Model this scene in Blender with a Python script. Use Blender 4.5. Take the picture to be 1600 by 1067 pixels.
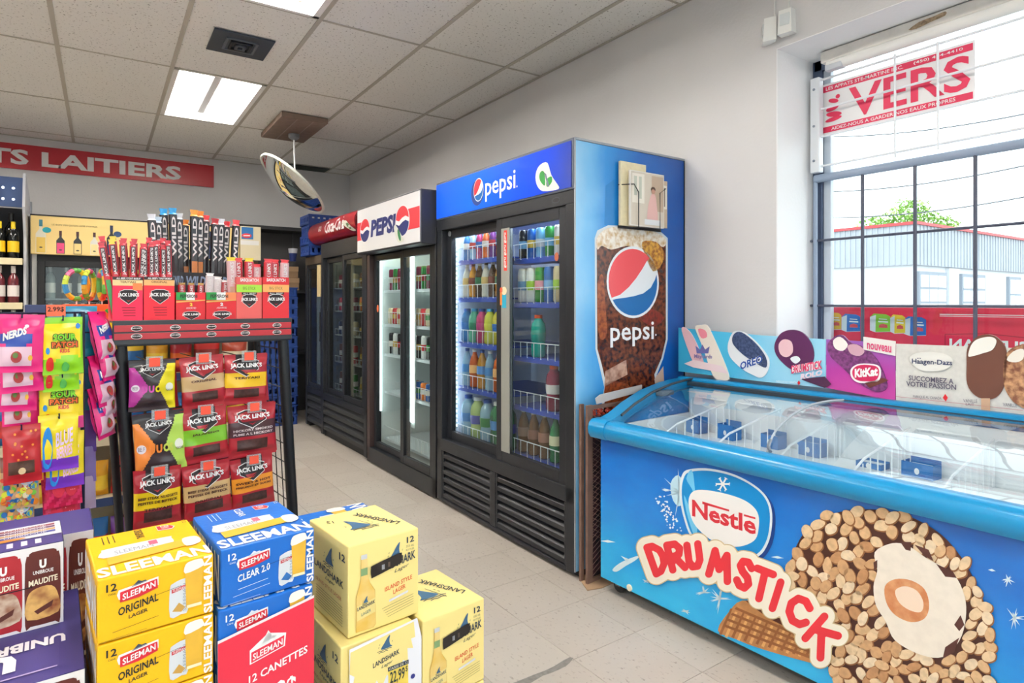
import bpy, bmesh, math, random
from math import sin, cos, pi, radians, sqrt, atan2
from mathutils import Vector, Matrix

for o in list(bpy.data.objects):
    bpy.data.objects.remove(o)
random.seed(7)
SC = bpy.context.scene
COL = SC.collection

# ------------------------------------------------------------------ camera
F_PX, YAW, HORIZON, CAM_H = 957.457, 0.5907, 473.064, 1.2423
cam_data = bpy.data.cameras.new('camera')
cam_data.sensor_width = 36.0
cam_data.lens = 36.0 * F_PX / 1600.0
cam_data.shift_y = -(533.5 - HORIZON) / 1600.0
cam_data.clip_start = 0.05
cam_data.clip_end = 300
cam = bpy.data.objects.new('camera', cam_data)
COL.objects.link(cam)
cam.location = (0, 0, CAM_H)
cam.rotation_euler = (pi / 2, 0, -YAW)
SC.camera = cam

# ------------------------------------------------------------------ world, exposure
world = bpy.data.worlds.new('overcast_sky')
SC.world = world
world.use_nodes = True
bg = world.node_tree.nodes['Background']
bg.inputs[0].default_value = (0.965, 0.98, 1.0, 1)
bg.inputs[1].default_value = 3.0
SC.view_settings.view_transform = 'Standard'
SC.view_settings.look = 'None'
SC.view_settings.exposure = 0.34
SC.view_settings.gamma = 1.0
SC.view_settings.use_curve_mapping = False
TUBE_STRENGTH = 38.0

# ------------------------------------------------------------------ pixel helpers (a pixel is only a direction)
FWD = Vector((sin(YAW), cos(YAW), 0))
RGT = Vector((cos(YAW), -sin(YAW), 0))
CAM = Vector((0, 0, CAM_H))
def ray(u, v):
    d = FWD + RGT * ((u - 800) / F_PX)
    d.z = -(v - HORIZON) / F_PX
    return d
def on_x(u, v, x):
    d = ray(u, v); return CAM + d * (x / d.x)
def on_y(u, v, y):
    d = ray(u, v); return CAM + d * (y / d.y)
def on_z(u, v, z):
    d = ray(u, v); return CAM + d * ((z - CAM_H) / d.z)
def face_uv(ox, oy, ang):
    """pixel -> (local x, z) on the vertical plane through (ox, oy) that runs along ang"""
    U = Vector((cos(ang), sin(ang), 0)); N = Vector((-sin(ang), cos(ang), 0)); o = Vector((ox, oy, 0))
    def g(u, v):
        d = ray(u, v); t = N.dot(o - CAM) / N.dot(d); p = CAM + d * t
        return ((p - o).dot(U), p.z)
    return g

# ------------------------------------------------------------------ materials
MATS = {}
def srgb(c):
    if isinstance(c, str):
        c = tuple(int(c[i:i+2], 16) / 255 for i in (0, 2, 4))
    return tuple(x / 12.92 if x <= 0.04045 else ((x + 0.055) / 1.055) ** 2.4 for x in c)
def M(name, col=None, rough=0.5, metal=0.0, spec=0.5, emit=0.0, noise=0.0, nscale=30.0, bump=0.0, bscale=200.0, col2=None, coat=0.0):
    if name in MATS: return MATS[name]
    m = bpy.data.materials.new(name); m.use_nodes = True
    nt = m.node_tree; b = nt.nodes['Principled BSDF']
    c = srgb(col if col is not None else 'CCCCCC')
    b.inputs['Base Color'].default_value = (*c, 1)
    b.inputs['Roughness'].default_value = rough
    b.inputs['Metallic'].default_value = metal
    b.inputs['Specular IOR Level'].default_value = spec
    b.inputs['Coat Weight'].default_value = coat
    if emit:
        b.inputs['Emission Color'].default_value = (*c, 1)
        b.inputs['Emission Strength'].default_value = emit
    if noise or col2 is not None:
        tc = nt.nodes.new('ShaderNodeTexCoord'); n = nt.nodes.new('ShaderNodeTexNoise')
        n.inputs['Scale'].default_value = nscale; n.inputs['Detail'].default_value = 3
        nt.links.new(tc.outputs['Object'], n.inputs['Vector'])
        mx = nt.nodes.new('ShaderNodeMix'); mx.data_type = 'RGBA'
        c2 = srgb(col2) if col2 is not None else tuple(max(0, x * (1 - noise)) for x in c)
        mx.inputs[6].default_value = (*c, 1); mx.inputs[7].default_value = (*c2, 1)
        rp = nt.nodes.new('ShaderNodeValToRGB'); rp.color_ramp.elements[0].position = .38; rp.color_ramp.elements[1].position = .66
        nt.links.new(n.outputs['Fac'], rp.inputs[0]); nt.links.new(rp.outputs[0], mx.inputs[0])
        nt.links.new(mx.outputs[2], b.inputs['Base Color'])
    if bump:
        tc = nt.nodes.new('ShaderNodeTexCoord'); n = nt.nodes.new('ShaderNodeTexNoise')
        n.inputs['Scale'].default_value = bscale; n.inputs['Detail'].default_value = 2
        nt.links.new(tc.outputs['Object'], n.inputs['Vector'])
        bp = nt.nodes.new('ShaderNodeBump'); bp.inputs['Strength'].default_value = bump; bp.inputs['Distance'].default_value = 0.01
        nt.links.new(n.outputs['Fac'], bp.inputs['Height']); nt.links.new(bp.outputs[0], b.inputs['Normal'])
    MATS[name] = m
    return m
def C(hexcol, rough=0.45, spec=0.4):
    """plain ink or plastic of one colour"""
    return M('ink_%s_%d' % (hexcol, int(rough * 100)), hexcol, rough, spec=spec)
def glass_mat(name, tint='FFFFFF', refl=1.0, haze=0.0, ior=1.45, rough=0.0):
    if name in MATS: return MATS[name]
    m = bpy.data.materials.new(name); m.use_nodes = True; nt = m.node_tree
    nt.nodes.remove(nt.nodes['Principled BSDF']); out = nt.nodes['Material Output']
    tr = nt.nodes.new('ShaderNodeBsdfTransparent'); tr.inputs[0].default_value = (*srgb(tint), 1)
    gl = nt.nodes.new('ShaderNodeBsdfGlossy'); gl.inputs['Roughness'].default_value = rough
    fr = nt.nodes.new('ShaderNodeFresnel'); geo = nt.nodes.new('ShaderNodeNewGeometry')
    io = nt.nodes.new('ShaderNodeMapRange'); io.inputs[3].default_value = ior; io.inputs[4].default_value = 1.0 / ior   # same thin sheet from both sides
    nt.links.new(geo.outputs['Backfacing'], io.inputs[0]); nt.links.new(io.outputs[0], fr.inputs[0])
    mul = nt.nodes.new('ShaderNodeMath'); mul.operation = 'MULTIPLY'; mul.inputs[1].default_value = refl
    mx = nt.nodes.new('ShaderNodeMixShader')
    nt.links.new(fr.outputs[0], mul.inputs[0]); nt.links.new(mul.outputs[0], mx.inputs[0])
    base = tr.outputs[0]
    if haze:
        df = nt.nodes.new('ShaderNodeBsdfDiffuse'); df.inputs[0].default_value = (.85, .88, .9, 1)
        m2 = nt.nodes.new('ShaderNodeMixShader'); m2.inputs[0].default_value = haze
        nt.links.new(tr.outputs[0], m2.inputs[1]); nt.links.new(df.outputs[0], m2.inputs[2]); base = m2.outputs[0]
    nt.links.new(base, mx.inputs[1]); nt.links.new(gl.outputs[0], mx.inputs[2])
    nt.links.new(mx.outputs[0], out.inputs[0])
    MATS[name] = m
    return m
def clear_plastic(name, col, alpha):
    """coloured see-through plastic or liquid: part transparent, part glossy colour"""
    if name in MATS: return MATS[name]
    m = bpy.data.materials.new(name); m.use_nodes = True; nt = m.node_tree
    b = nt.nodes['Principled BSDF']; out = nt.nodes['Material Output']
    b.inputs['Base Color'].default_value = (*srgb(col), 1); b.inputs['Roughness'].default_value = .12
    tr = nt.nodes.new('ShaderNodeBsdfTransparent'); c = srgb(col)
    tr.inputs[0].default_value = (*[0.4 + .6 * x for x in c], 1)
    mx = nt.nodes.new('ShaderNodeMixShader'); mx.inputs[0].default_value = alpha
    nt.links.new(tr.outputs[0], mx.inputs[1]); nt.links.new(b.outputs[0], mx.inputs[2]); nt.links.new(mx.outputs[0], out.inputs[0])
    MATS[name] = m
    return m
def ramp_mat(name, stops, axis='X', lo=0.0, hi=1.0, rough=.3, noise=0.0, nscale=8.0, spec=.5, coat=0.0, nmap=(1, 1, 1), emit=0.0):
    """printed picture: a colour ramp along one object axis, broken up by noise"""
    if name in MATS: return MATS[name]
    m = bpy.data.materials.new(name); m.use_nodes = True; nt = m.node_tree; b = nt.nodes['Principled BSDF']
    b.inputs['Roughness'].default_value = rough; b.inputs['Specular IOR Level'].default_value = spec; b.inputs['Coat Weight'].default_value = coat
    tc = nt.nodes.new('ShaderNodeTexCoord'); sp = nt.nodes.new('ShaderNodeSeparateXYZ')
    nt.links.new(tc.outputs['Object'], sp.inputs[0])
    mr = nt.nodes.new('ShaderNodeMapRange'); mr.inputs[1].default_value = lo; mr.inputs[2].default_value = hi
    nt.links.new(sp.outputs[axis], mr.inputs[0])
    src = mr.outputs[0]
    if noise:
        mp = nt.nodes.new('ShaderNodeMapping'); mp.inputs['Scale'].default_value = nmap
        nt.links.new(tc.outputs['Object'], mp.inputs[0])
        n = nt.nodes.new('ShaderNodeTexNoise'); n.inputs['Scale'].default_value = nscale; n.inputs['Detail'].default_value = 5
        nt.links.new(mp.outputs[0], n.inputs['Vector'])
        ma = nt.nodes.new('ShaderNodeMath'); ma.operation = 'MULTIPLY_ADD'; ma.inputs[1].default_value = noise
        sub = nt.nodes.new('ShaderNodeMath'); sub.operation = 'SUBTRACT'; sub.inputs[1].default_value = .5
        nt.links.new(n.outputs['Fac'], sub.inputs[0]); nt.links.new(sub.outputs[0], ma.inputs[0]); nt.links.new(src, ma.inputs[2]); src = ma.outputs[0]
    rp = nt.nodes.new('ShaderNodeValToRGB'); els = rp.color_ramp.elements
    while len(els) < len(stops): els.new(.5)
    for e, (p, c) in zip(els, stops): e.position = p; e.color = (*srgb(c), 1)
    nt.links.new(src, rp.inputs[0]); nt.links.new(rp.outputs[0], b.inputs['Base Color'])
    if emit:
        nt.links.new(rp.outputs[0], b.inputs['Emission Color']); b.inputs['Emission Strength'].default_value = emit
    MATS[name] = m
    return m

# ------------------------------------------------------------------ mesh builder
class MB:
    def __init__(s): s.v = []; s.f = []; s.mi = []; s.mats = []
    def slot(s, m):
        if m not in s.mats: s.mats.append(m)
        return s.mats.index(m)
    def add(s, vs, fs, m):
        b = len(s.v); k = s.slot(m); s.v += [tuple(v) for v in vs]
        for f in fs: s.f.append([b + i for i in f]); s.mi.append(k)
        return s
    def box(s, lo, hi, m, bev=0.0, mat4=None):
        x0, y0, z0 = lo; x1, y1, z1 = hi
        if bev <= 0:
            vs = [Vector(p) for p in ((x0,y0,z0),(x1,y0,z0),(x1,y1,z0),(x0,y1,z0),(x0,y0,z1),(x1,y0,z1),(x1,y1,z1),(x0,y1,z1))]
            fs = [(0,3,2,1),(4,5,6,7),(0,1,5,4),(1,2,6,5),(2,3,7,6),(3,0,4,7)]
        else:
            b = min(bev, (x1-x0)*.49, (y1-y0)*.49, (z1-z0)*.49)
            bm = bmesh.new(); bmesh.ops.create_cube(bm, size=1)
            for v in bm.verts:
                v.co = Vector(((x0+x1)/2 + v.co.x*(x1-x0), (y0+y1)/2 + v.co.y*(y1-y0), (z0+z1)/2 + v.co.z*(z1-z0)))
            bmesh.ops.bevel(bm, geom=list(bm.edges), offset=b, segments=2, profile=.5, affect='EDGES')
            bm.verts.index_update(); vs = [v.co.copy() for v in bm.verts]; fs = [[v.index for v in f.verts] for f in bm.faces]; bm.free()
        if mat4 is not None: vs = [mat4 @ v for v in vs]
        return s.add(vs, fs, m)
    def tube(s, pts, r, m, n=8, cap=True):
        pts = [Vector(p) for p in pts]; vs = []; fs = []
        for i, p in enumerate(pts):
            a = pts[max(i-1, 0)]; b = pts[min(i+1, len(pts)-1)]; t = (b - a).normalized()
            ref = Vector((0,0,1)) if abs(t.z) < .9 else Vector((1,0,0))
            e1 = t.cross(ref).normalized(); e2 = t.cross(e1)
            for k in range(n):
                q = 2*pi*k/n; vs.append(p + e1*(r*cos(q)) + e2*(r*sin(q)))
        for i in range(len(pts)-1):
            for k in range(n):
                fs.append((i*n+k, i*n+(k+1) % n, (i+1)*n+(k+1) % n, (i+1)*n+k))
        if cap: fs.append(list(range(n))[::-1]); fs.append([(len(pts)-1)*n+k for k in range(n)])
        return s.add(vs, fs, m)
    def lathe(s, prof, m, n=14, c=(0,0,0), mat4=None):
        vs = []; fs = []
        for r, z in prof:
            for k in range(n):
                q = 2*pi*k/n; vs.append(Vector((c[0]+r*cos(q), c[1]+r*sin(q), c[2]+z)))
        for i in range(len(prof)-1):
            for k in range(n):
                fs.append((i*n+k, i*n+(k+1) % n, (i+1)*n+(k+1) % n, (i+1)*n+k))
        if prof[0][0] > 1e-5: fs.append(list(range(n))[::-1])
        if prof[-1][0] > 1e-5: fs.append([(len(prof)-1)*n+k for k in range(n)])
        if mat4 is not None: vs = [mat4 @ v for v in vs]
        return s.add(vs, fs, m)
    def prism(s, poly, y0, y1, m, fr=None):
        """outline in (x, z), thickness from y0 to y1"""
        n = len(poly)
        vs = [(x, y0, z) for x, z in poly] + [(x, y1, z) for x, z in poly]
        fs = [list(range(n)), [n+i for i in range(n)][::-1]] + [(i, n+i, n+(i+1) % n, (i+1) % n) for i in range(n)]
        if fr: vs = [fr(*v) for v in vs]
        return s.add(vs, fs, m)
    def sweep(s, prof, x0, x1, m):
        """closed profile in (y, z) drawn out along x"""
        n = len(prof)
        vs = [(x0, y, z) for y, z in prof] + [(x1, y, z) for y, z in prof]
        fs = [list(range(n)), [n+i for i in range(n)][::-1]] + [(i, n+i, n+(i+1) % n, (i+1) % n) for i in range(n)]
        return s.add(vs, fs, m)
    def mesh(s, name):
        me = bpy.data.meshes.new(name); me.from_pydata(s.v, [], s.f)
        for m in s.mats: me.materials.append(m)
        for p, k in zip(me.polygons, s.mi): p.material_index = k
        me.update()
        bm = bmesh.new(); bm.from_mesh(me); bmesh.ops.recalc_face_normals(bm, faces=bm.faces); bm.to_mesh(me); bm.free()
        return me
    def build(s, name, parent=None, smooth=False, loc=None, rotz=None):
        me = s.mesh(name)
        if smooth:
            for p in me.polygons: p.use_smooth = True
            me.set_sharp_from_angle(angle=radians(42))
        return link(name, me, parent, loc, rotz)
def link(name, me, parent=None, loc=None, rotz=None):
    o = bpy.data.objects.new(name, me); COL.objects.link(o)
    if parent is not None: o.parent = parent
    if loc is not None: o.location = loc
    if rotz is not None: o.rotation_euler = (0, 0, rotz)
    return o
def tag(o, label, cat, group=None):
    o['label'] = label; o['category'] = cat
    if group: o['group'] = group
    return o
def thing(name, label, cat, loc=(0,0,0), rotz=0.0, group=None):
    o = bpy.data.objects.new(name, None); COL.objects.link(o); o.empty_display_size = .05
    o.location = loc; o.rotation_euler = (0, 0, rotz)
    return tag(o, label, cat, group)
def struct(o): o['kind'] = 'structure'; return o
def dup(root, loc, rotz=None, label=None, group=None, rot=None):
    r = root.copy(); COL.objects.link(r); r.location = loc
    if rotz is not None: r.rotation_euler = (0, 0, rotz)
    if rot is not None: r.rotation_euler = rot
    if label: r['label'] = label
    if group: r['group'] = group
    for ch in list(root.children):
        c = ch.copy(); COL.objects.link(c); c.parent = r
        for g in list(ch.children):
            d = g.copy(); COL.objects.link(d); d.parent = c
    return r
def ordinal(i): return ['first', 'second', 'third', 'fourth', 'fifth', 'sixth', 'seventh', 'eighth', 'ninth', 'tenth', 'eleventh', 'twelfth'][i]

# ------------------------------------------------------------------ printing on surfaces
TXT = {}
def text_shape(t, bold=0.0, shear=0.0):
    key = (t, bold, shear)
    if key in TXT: return TXT[key]
    cu = bpy.data.curves.new('t', 'FONT'); cu.body = t; cu.size = 1; cu.resolution_u = 2; cu.fill_mode = 'FRONT'
    cu.offset = bold; cu.shear = shear
    ob = bpy.data.objects.new('t', cu); me = ob.to_mesh()
    vs = [v.co.copy() for v in me.vertices]; fs = [list(p.vertices) for p in me.polygons]
    ob.to_mesh_clear(); bpy.data.objects.remove(ob); bpy.data.curves.remove(cu)
    x0 = min(v.x for v in vs); x1 = max(v.x for v in vs); y0 = min(v.y for v in vs); y1 = max(v.y for v in vs)
    vs = [((v.x - x0) / (x1 - x0), (v.y - y0) / (y1 - y0)) for v in vs]
    TXT[key] = (vs, fs, (x1 - x0) / (y1 - y0))
    return TXT[key]
def flat(o, U, V, su=1.0, sv=1.0, lift=0.0008, step=0.0004):
    o = Vector(o); U = Vector(U); V = Vector(V); N = U.cross(V)
    return lambda u, v, l: o + U * (u * su) + V * (v * sv) + N * (lift + step * l)
class Print:
    def __init__(s, fr): s.fr = fr; s.mb = MB()
    def poly(s, pts, m, l=0): s.mb.add([s.fr(u, v, l) for u, v in pts], [list(range(len(pts)))], m); return s
    def rect(s, x0, y0, x1, y1, m, l=0): return s.poly([(x0,y0),(x1,y0),(x1,y1),(x0,y1)], m, l)
    def ell(s, cx, cy, rx, ry, m, l=0, n=28, rot=0.0):
        c, d = cos(rot), sin(rot)
        return s.poly([(cx + rx*cos(2*pi*i/n)*c - ry*sin(2*pi*i/n)*d, cy + rx*cos(2*pi*i/n)*d + ry*sin(2*pi*i/n)*c) for i in range(n)], m, l)
    def line(s, pts, w, m, l=0):
        for (a, b), (c, d) in zip(pts[:-1], pts[1:]):
            L = math.hypot(c-a, d-b) or 1e-6; nx, ny = -(d-b)/L*w/2, (c-a)/L*w/2
            s.poly([(a+nx,b+ny),(a-nx,b-ny),(c-nx,d-ny),(c+nx,d+ny)], m, l)
        return s
    def text(s, t, p0, p1, pt, m, l=1, bold=0.0, shear=0.0):
        """p0, p1: lower left and lower right of the words, pt: upper left"""
        vs, fs, _ = text_shape(t, bold, shear)
        ax, ay = p1[0]-p0[0], p1[1]-p0[1]; bx, by = pt[0]-p0[0], pt[1]-p0[1]
        s.mb.add([s.fr(p0[0]+ax*x+bx*y, p0[1]+ay*x+by*y, l) for x, y in vs], fs, m); return s
    def tbox(s, t, x0, y0, x1, y1, m, l=1, bold=0.0, shear=0.0): return s.text(t, (x0,y0), (x1,y0), (x0,y1), m, l, bold, shear)
    def build(s, name, parent):
        me = bpy.data.meshes.new(name); me.from_pydata(s.mb.v, [], s.mb.f)
        for m in s.mb.mats: me.materials.append(m)
        for p, k in zip(me.polygons, s.mb.mi): p.material_index = k
        me.update()
        return link(name, me, parent)
def smooth_poly(pts, n=4):
    """closed Catmull-Rom through the points"""
    out = []; N = len(pts)
    for i in range(N):
        p0, p1, p2, p3 = pts[i-1], pts[i], pts[(i+1) % N], pts[(i+2) % N]
        for k in range(n):
            t = k / n
            out.append(tuple(.5*((2*p1[j]) + (-p0[j]+p2[j])*t + (2*p0[j]-5*p1[j]+4*p2[j]-p3[j])*t*t + (-p0[j]+3*p1[j]-3*p2[j]+p3[j])*t**3) for j in (0, 1)))
    return out

WHITE = C('F2F2F2'); CREAM = C('F3EBD0'); RED = C('D8232E'); BLACK = C('141416'); NAVY = C('1B2A6B')
# ================================================================== ROOM SHELL
WX, WY, CZ = 2.515, 7.313, 2.798          # right wall, back wall, ceiling height
LX, FY = -4.49, -2.1                      # left wall, street-side wall
WIN_Y0, WIN_Y1, WIN_Z0, WIN_Z1 = -1.3, 1.622, .95, 2.382
wall_m = M('painted_wall', 'D9D8D9', .75, spec=.25, noise=.05, nscale=1.6, bump=.12, bscale=60)
reveal_m = M('reveal_white', 'F4F4F6', .7, spec=.25, bump=.1, bscale=60)

# floor: dark slab (joints) with vinyl tiles laid on it
FX, FYO, FR = 1.3617, 1.9583, .0221
slab_m = bpy.data.materials.new('vinyl_tile_floor'); slab_m.use_nodes = True
nt = slab_m.node_tree; b = nt.nodes['Principled BSDF']; b.inputs['Roughness'].default_value = .5
tc = nt.nodes.new('ShaderNodeTexCoord'); br = nt.nodes.new('ShaderNodeTexBrick'); br.offset = 0
br.inputs['Scale'].default_value = 1; br.inputs['Brick Width'].default_value = .305; br.inputs['Row Height'].default_value = .305
br.inputs['Mortar Size'].default_value = .0012
br.inputs['Color1'].default_value = (*srgb('C3BAB0'), 1); br.inputs['Color2'].default_value = (*srgb('BCB3A9'), 1); br.inputs['Mortar'].default_value = (*srgb('6E675F'), 1)
nt.links.new(tc.outputs['Object'], br.inputs['Vector']); nt.links.new(br.outputs['Color'], b.inputs['Base Color'])
mb = MB(); mb.box((LX-.1, FY-.1, -.12), (WX+.35, WY+.1, -.0035), slab_m)
floor = struct(mb.build('floor'))
def tile_mat(i, base, dark):
    m = bpy.data.materials.new('vinyl_tile_%d' % i); m.use_nodes = True; nt = m.node_tree; b = nt.nodes['Principled BSDF']
    b.inputs['Roughness'].default_value = .42; b.inputs['Specular IOR Level'].default_value = .4
    g = nt.nodes.new('ShaderNodeNewGeometry'); mp = nt.nodes.new('ShaderNodeMapping'); mp.inputs['Scale'].default_value = (1, .55, 1); mp.inputs['Rotation'].default_value = (0, 0, .5*i)
    nt.links.new(g.outputs['Position'], mp.inputs[0])
    n1 = nt.nodes.new('ShaderNodeTexNoise'); n1.inputs['Scale'].default_value = 85; n1.inputs['Detail'].default_value = 3
    n2 = nt.nodes.new('ShaderNodeTexNoise'); n2.inputs['Scale'].default_value = 3.0
    nt.links.new(mp.outputs[0], n1.inputs['Vector']); nt.links.new(g.outputs['Position'], n2.inputs['Vector'])
    r1 = nt.nodes.new('ShaderNodeValToRGB'); r1.color_ramp.elements[0].position = .60; r1.color_ramp.elements[1].position = .74
    nt.links.new(n1.outputs['Fac'], r1.inputs[0])
    a = nt.nodes.new('ShaderNodeMix'); a.data_type = 'RGBA'; a.inputs[6].default_value = (*srgb(base), 1); a.inputs[7].default_value = (*[x*.90 for x in srgb(base)], 1)
    nt.links.new(n2.outputs['Fac'], a.inputs[0])
    c = nt.nodes.new('ShaderNodeMix'); c.data_type = 'RGBA'; c.inputs[7].default_value = (*srgb(dark), 1)
    nt.links.new(r1.outputs[0], c.inputs[0]); nt.links.new(a.outputs[2], c.inputs[6]); nt.links.new(c.outputs[2], b.inputs['Base Color'])
    return m
tile_meshes = []
for i, (bc, dc) in enumerate((('C6BDB3', '9A9086'), ('C3BAB0', '978D83'), ('C8C0B6', '9D948A'), ('C1B7AD', '948A80'))):
    tb = MB(); tb.box((.0008, .0008, -.0034), (.3042, .3042, 0), tile_mat(i, bc, dc), bev=.0008); tile_meshes.append(tb.mesh('tile'))
for i in range(-5, 4):
    for j in range(-6, 15):
        x = FX + cos(FR)*.305*i - sin(FR)*.305*j; y = FYO + sin(FR)*.305*i + cos(FR)*.305*j
        if x + .31 > WX or y > 6.4: continue
        t = link('tile', random.choice(tile_meshes), floor, (x, y, 0), FR)
worn_m = M('worn_vinyl', '8D8983', .6, noise=.25, nscale=60)
def floor_patch(name, pts):
    P = Print(lambda u, v, l: Vector((u, v, .0006))); P.poly([tuple(on_z(u, v, 0).xy) for u, v in pts], worn_m); P.build(name, floor)
floor_patch('worn_patch', [(896,1028),(890,1036),(884,1041),(872,1047),(860,1052),(848,1056),(838,1062),(828,1068),(800,1068),(815,1062),(835,1054),(851,1048),(866,1041),(880,1032),(890,1027)])
floor_patch('chipped_patch', [(711,1010),(716,1006),(725,1004),(724,1008),(716,1012),(712,1013)])

# walls
def wall_box(name, lo, hi, m=wall_m):
    q = MB(); q.box(lo, hi, m); return struct(q.build(name))
wall_box('wall_back', (LX-.12, WY, 0), (WX+.35, WY+.12, 3.1))
wall_box('wall_left', (LX-.12, FY, 0), (LX, WY, 3.1))
RX = WX + .34
mb = MB()
mb.box((WX, WIN_Y1, 0), (RX, WY, 3.1), wall_m)
mb.box((WX, FY, 0), (RX, WIN_Y0, 3.1), wall_m)
mb.box((WX, WIN_Y0, 0), (RX, WIN_Y1, WIN_Z0), wall_m)
mb.box((WX, WIN_Y0, WIN_Z1), (RX, WIN_Y1, 3.1), wall_m)
# linings of the window recess, a lighter colour than the wall
mb.box((WX+.001, WIN_Y1-.004, WIN_Z0), (RX, WIN_Y1+.002, WIN_Z1), reveal_m)
mb.box((WX+.001, WIN_Y0, WIN_Z1-.004), (RX, WIN_Y1, WIN_Z1+.002), reveal_m)
struct(mb.build('wall_right'))
# street-side wall behind the camera: shop front with big panes
mb = MB()
SF = (-3.9, 2.0, .55, 2.45)
mb.box((LX-.12, FY-.2, 0), (SF[0], FY, 3.1), wall_m); mb.box((SF[1], FY-.2, 0), (RX, FY, 3.1), wall_m)
mb.box((SF[0], FY-.2, 0), (SF[1], FY, SF[2]), wall_m); mb.box((SF[0], FY-.2, SF[3]), (SF[1], FY, 3.1), wall_m)
struct(mb.build('wall_front'))
alu = M('grey_aluminium', '5C6A80', .4, metal=.3)
pane_m = glass_mat('window_glass', 'F4FAFA', .6)
w2 = MB()
for k in range(5):
    x = SF[0] + (SF[1]-SF[0]-.06) * k / 4; w2.box((x, FY-.13, SF[2]), (x+.06, FY-.07, SF[3]), alu)
w2.box((SF[0], FY-.13, SF[2]), (SF[1], FY-.07, SF[2]+.06), alu); w2.box((SF[0], FY-.13, SF[3]-.06), (SF[1], FY-.07, SF[3]), alu)
w2 = struct(w2.build('window_2'))
q = MB(); q.box((SF[0]+.05, FY-.103, SF[2]+.05), (SF[1]-.05, FY-.097, SF[3]-.05), pane_m); q.build('pane', w2)

# ceiling: deck above, T-bar grid, lay-in tiles
GX, GY = .389, 4.6034
q = MB(); q.box((LX-.12, FY-.2, 3.0), (RX, WY+.12, 3.1), M('ceiling_deck', '8A8A8A', .9)); ceiling = struct(q.build('ceiling'))
ct = bpy.data.materials.new('mineral_fibre_tile'); ct.use_nodes = True; nt = ct.node_tree; b = nt.nodes['Principled BSDF']; b.inputs['Roughness'].default_value = .95
b.inputs['Specular IOR Level'].default_value = .1
g = nt.nodes.new('ShaderNodeNewGeometry'); n = nt.nodes.new('ShaderNodeTexNoise'); n.inputs['Scale'].default_value = 75; n.inputs['Detail'].default_value = 2
nt.links.new(g.outputs['Position'], n.inputs['Vector']); rp = nt.nodes.new('ShaderNodeValToRGB')
rp.color_ramp.elements[0].position = .30; rp.color_ramp.elements[0].color = (*srgb('A8A5A0'), 1); rp.color_ramp.elements[1].position = .37; rp.color_ramp.elements[1].color = (*srgb('F3F2EF'), 1)
nt.links.new(n.outputs['Fac'], rp.inputs[0]); nt.links.new(rp.outputs[0], b.inputs['Base Color'])
xs = [GX + .61*i for i in range(-7, 4)]; xs = [LX] + [x for x in xs if x > LX + .05] + [WX]
ys = [GY + 1.22*j for j in range(-5, 3)]; ys = [FY] + [y for y in ys if y > FY + .05] + [WY]
FIXTURES = [(.389, GY), (.389, GY - 2.44), (.389, GY - 4.88), (GX - .61*4, GY), (GX - .61*4, GY - 2.44), (GX - .61*4, GY - 4.88)]
tile_cache = {}
for a, b_ in zip(xs[:-1], xs[1:]):
    for c, d in zip(ys[:-1], ys[1:]):
        if any(abs(a - fx) < .02 and abs(c - fy) < .02 for fx, fy in FIXTURES): continue
        key = (round(b_-a, 3), round(d-c, 3))
        if key not in tile_cache:
            q = MB(); q.box((.004, .004, 0), (b_-a-.004, d-c-.004, .016), ct); tile_cache[key] = q.mesh('ceiling_tile')
        link('ceiling_tile', tile_cache[key], ceiling, (a, c, CZ + random.choice((0, .001, .002))))
tee = M('painted_tee_bar', 'BDB8AE', .6)
for x in xs[1:-1]:
    q = MB(); q.box((x-.012, FY, CZ-.004), (x+.012, WY, CZ), tee); q.build('grid_runner', ceiling)
for y in ys[1:-1]:
    q = MB(); q.box((LX, y-.007, CZ-.003), (WX, y+.007, CZ+.001), tee); q.build('grid_cross_tee', ceiling)
q = MB(); q.box((LX, WY-.022, CZ-.005), (WX, WY, CZ), tee); q.build('wall_angle', ceiling)
q = MB(); q.box((WX-.018, FY, CZ-.005), (WX, WY, CZ), tee); q.build('wall_angle', ceiling)

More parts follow.
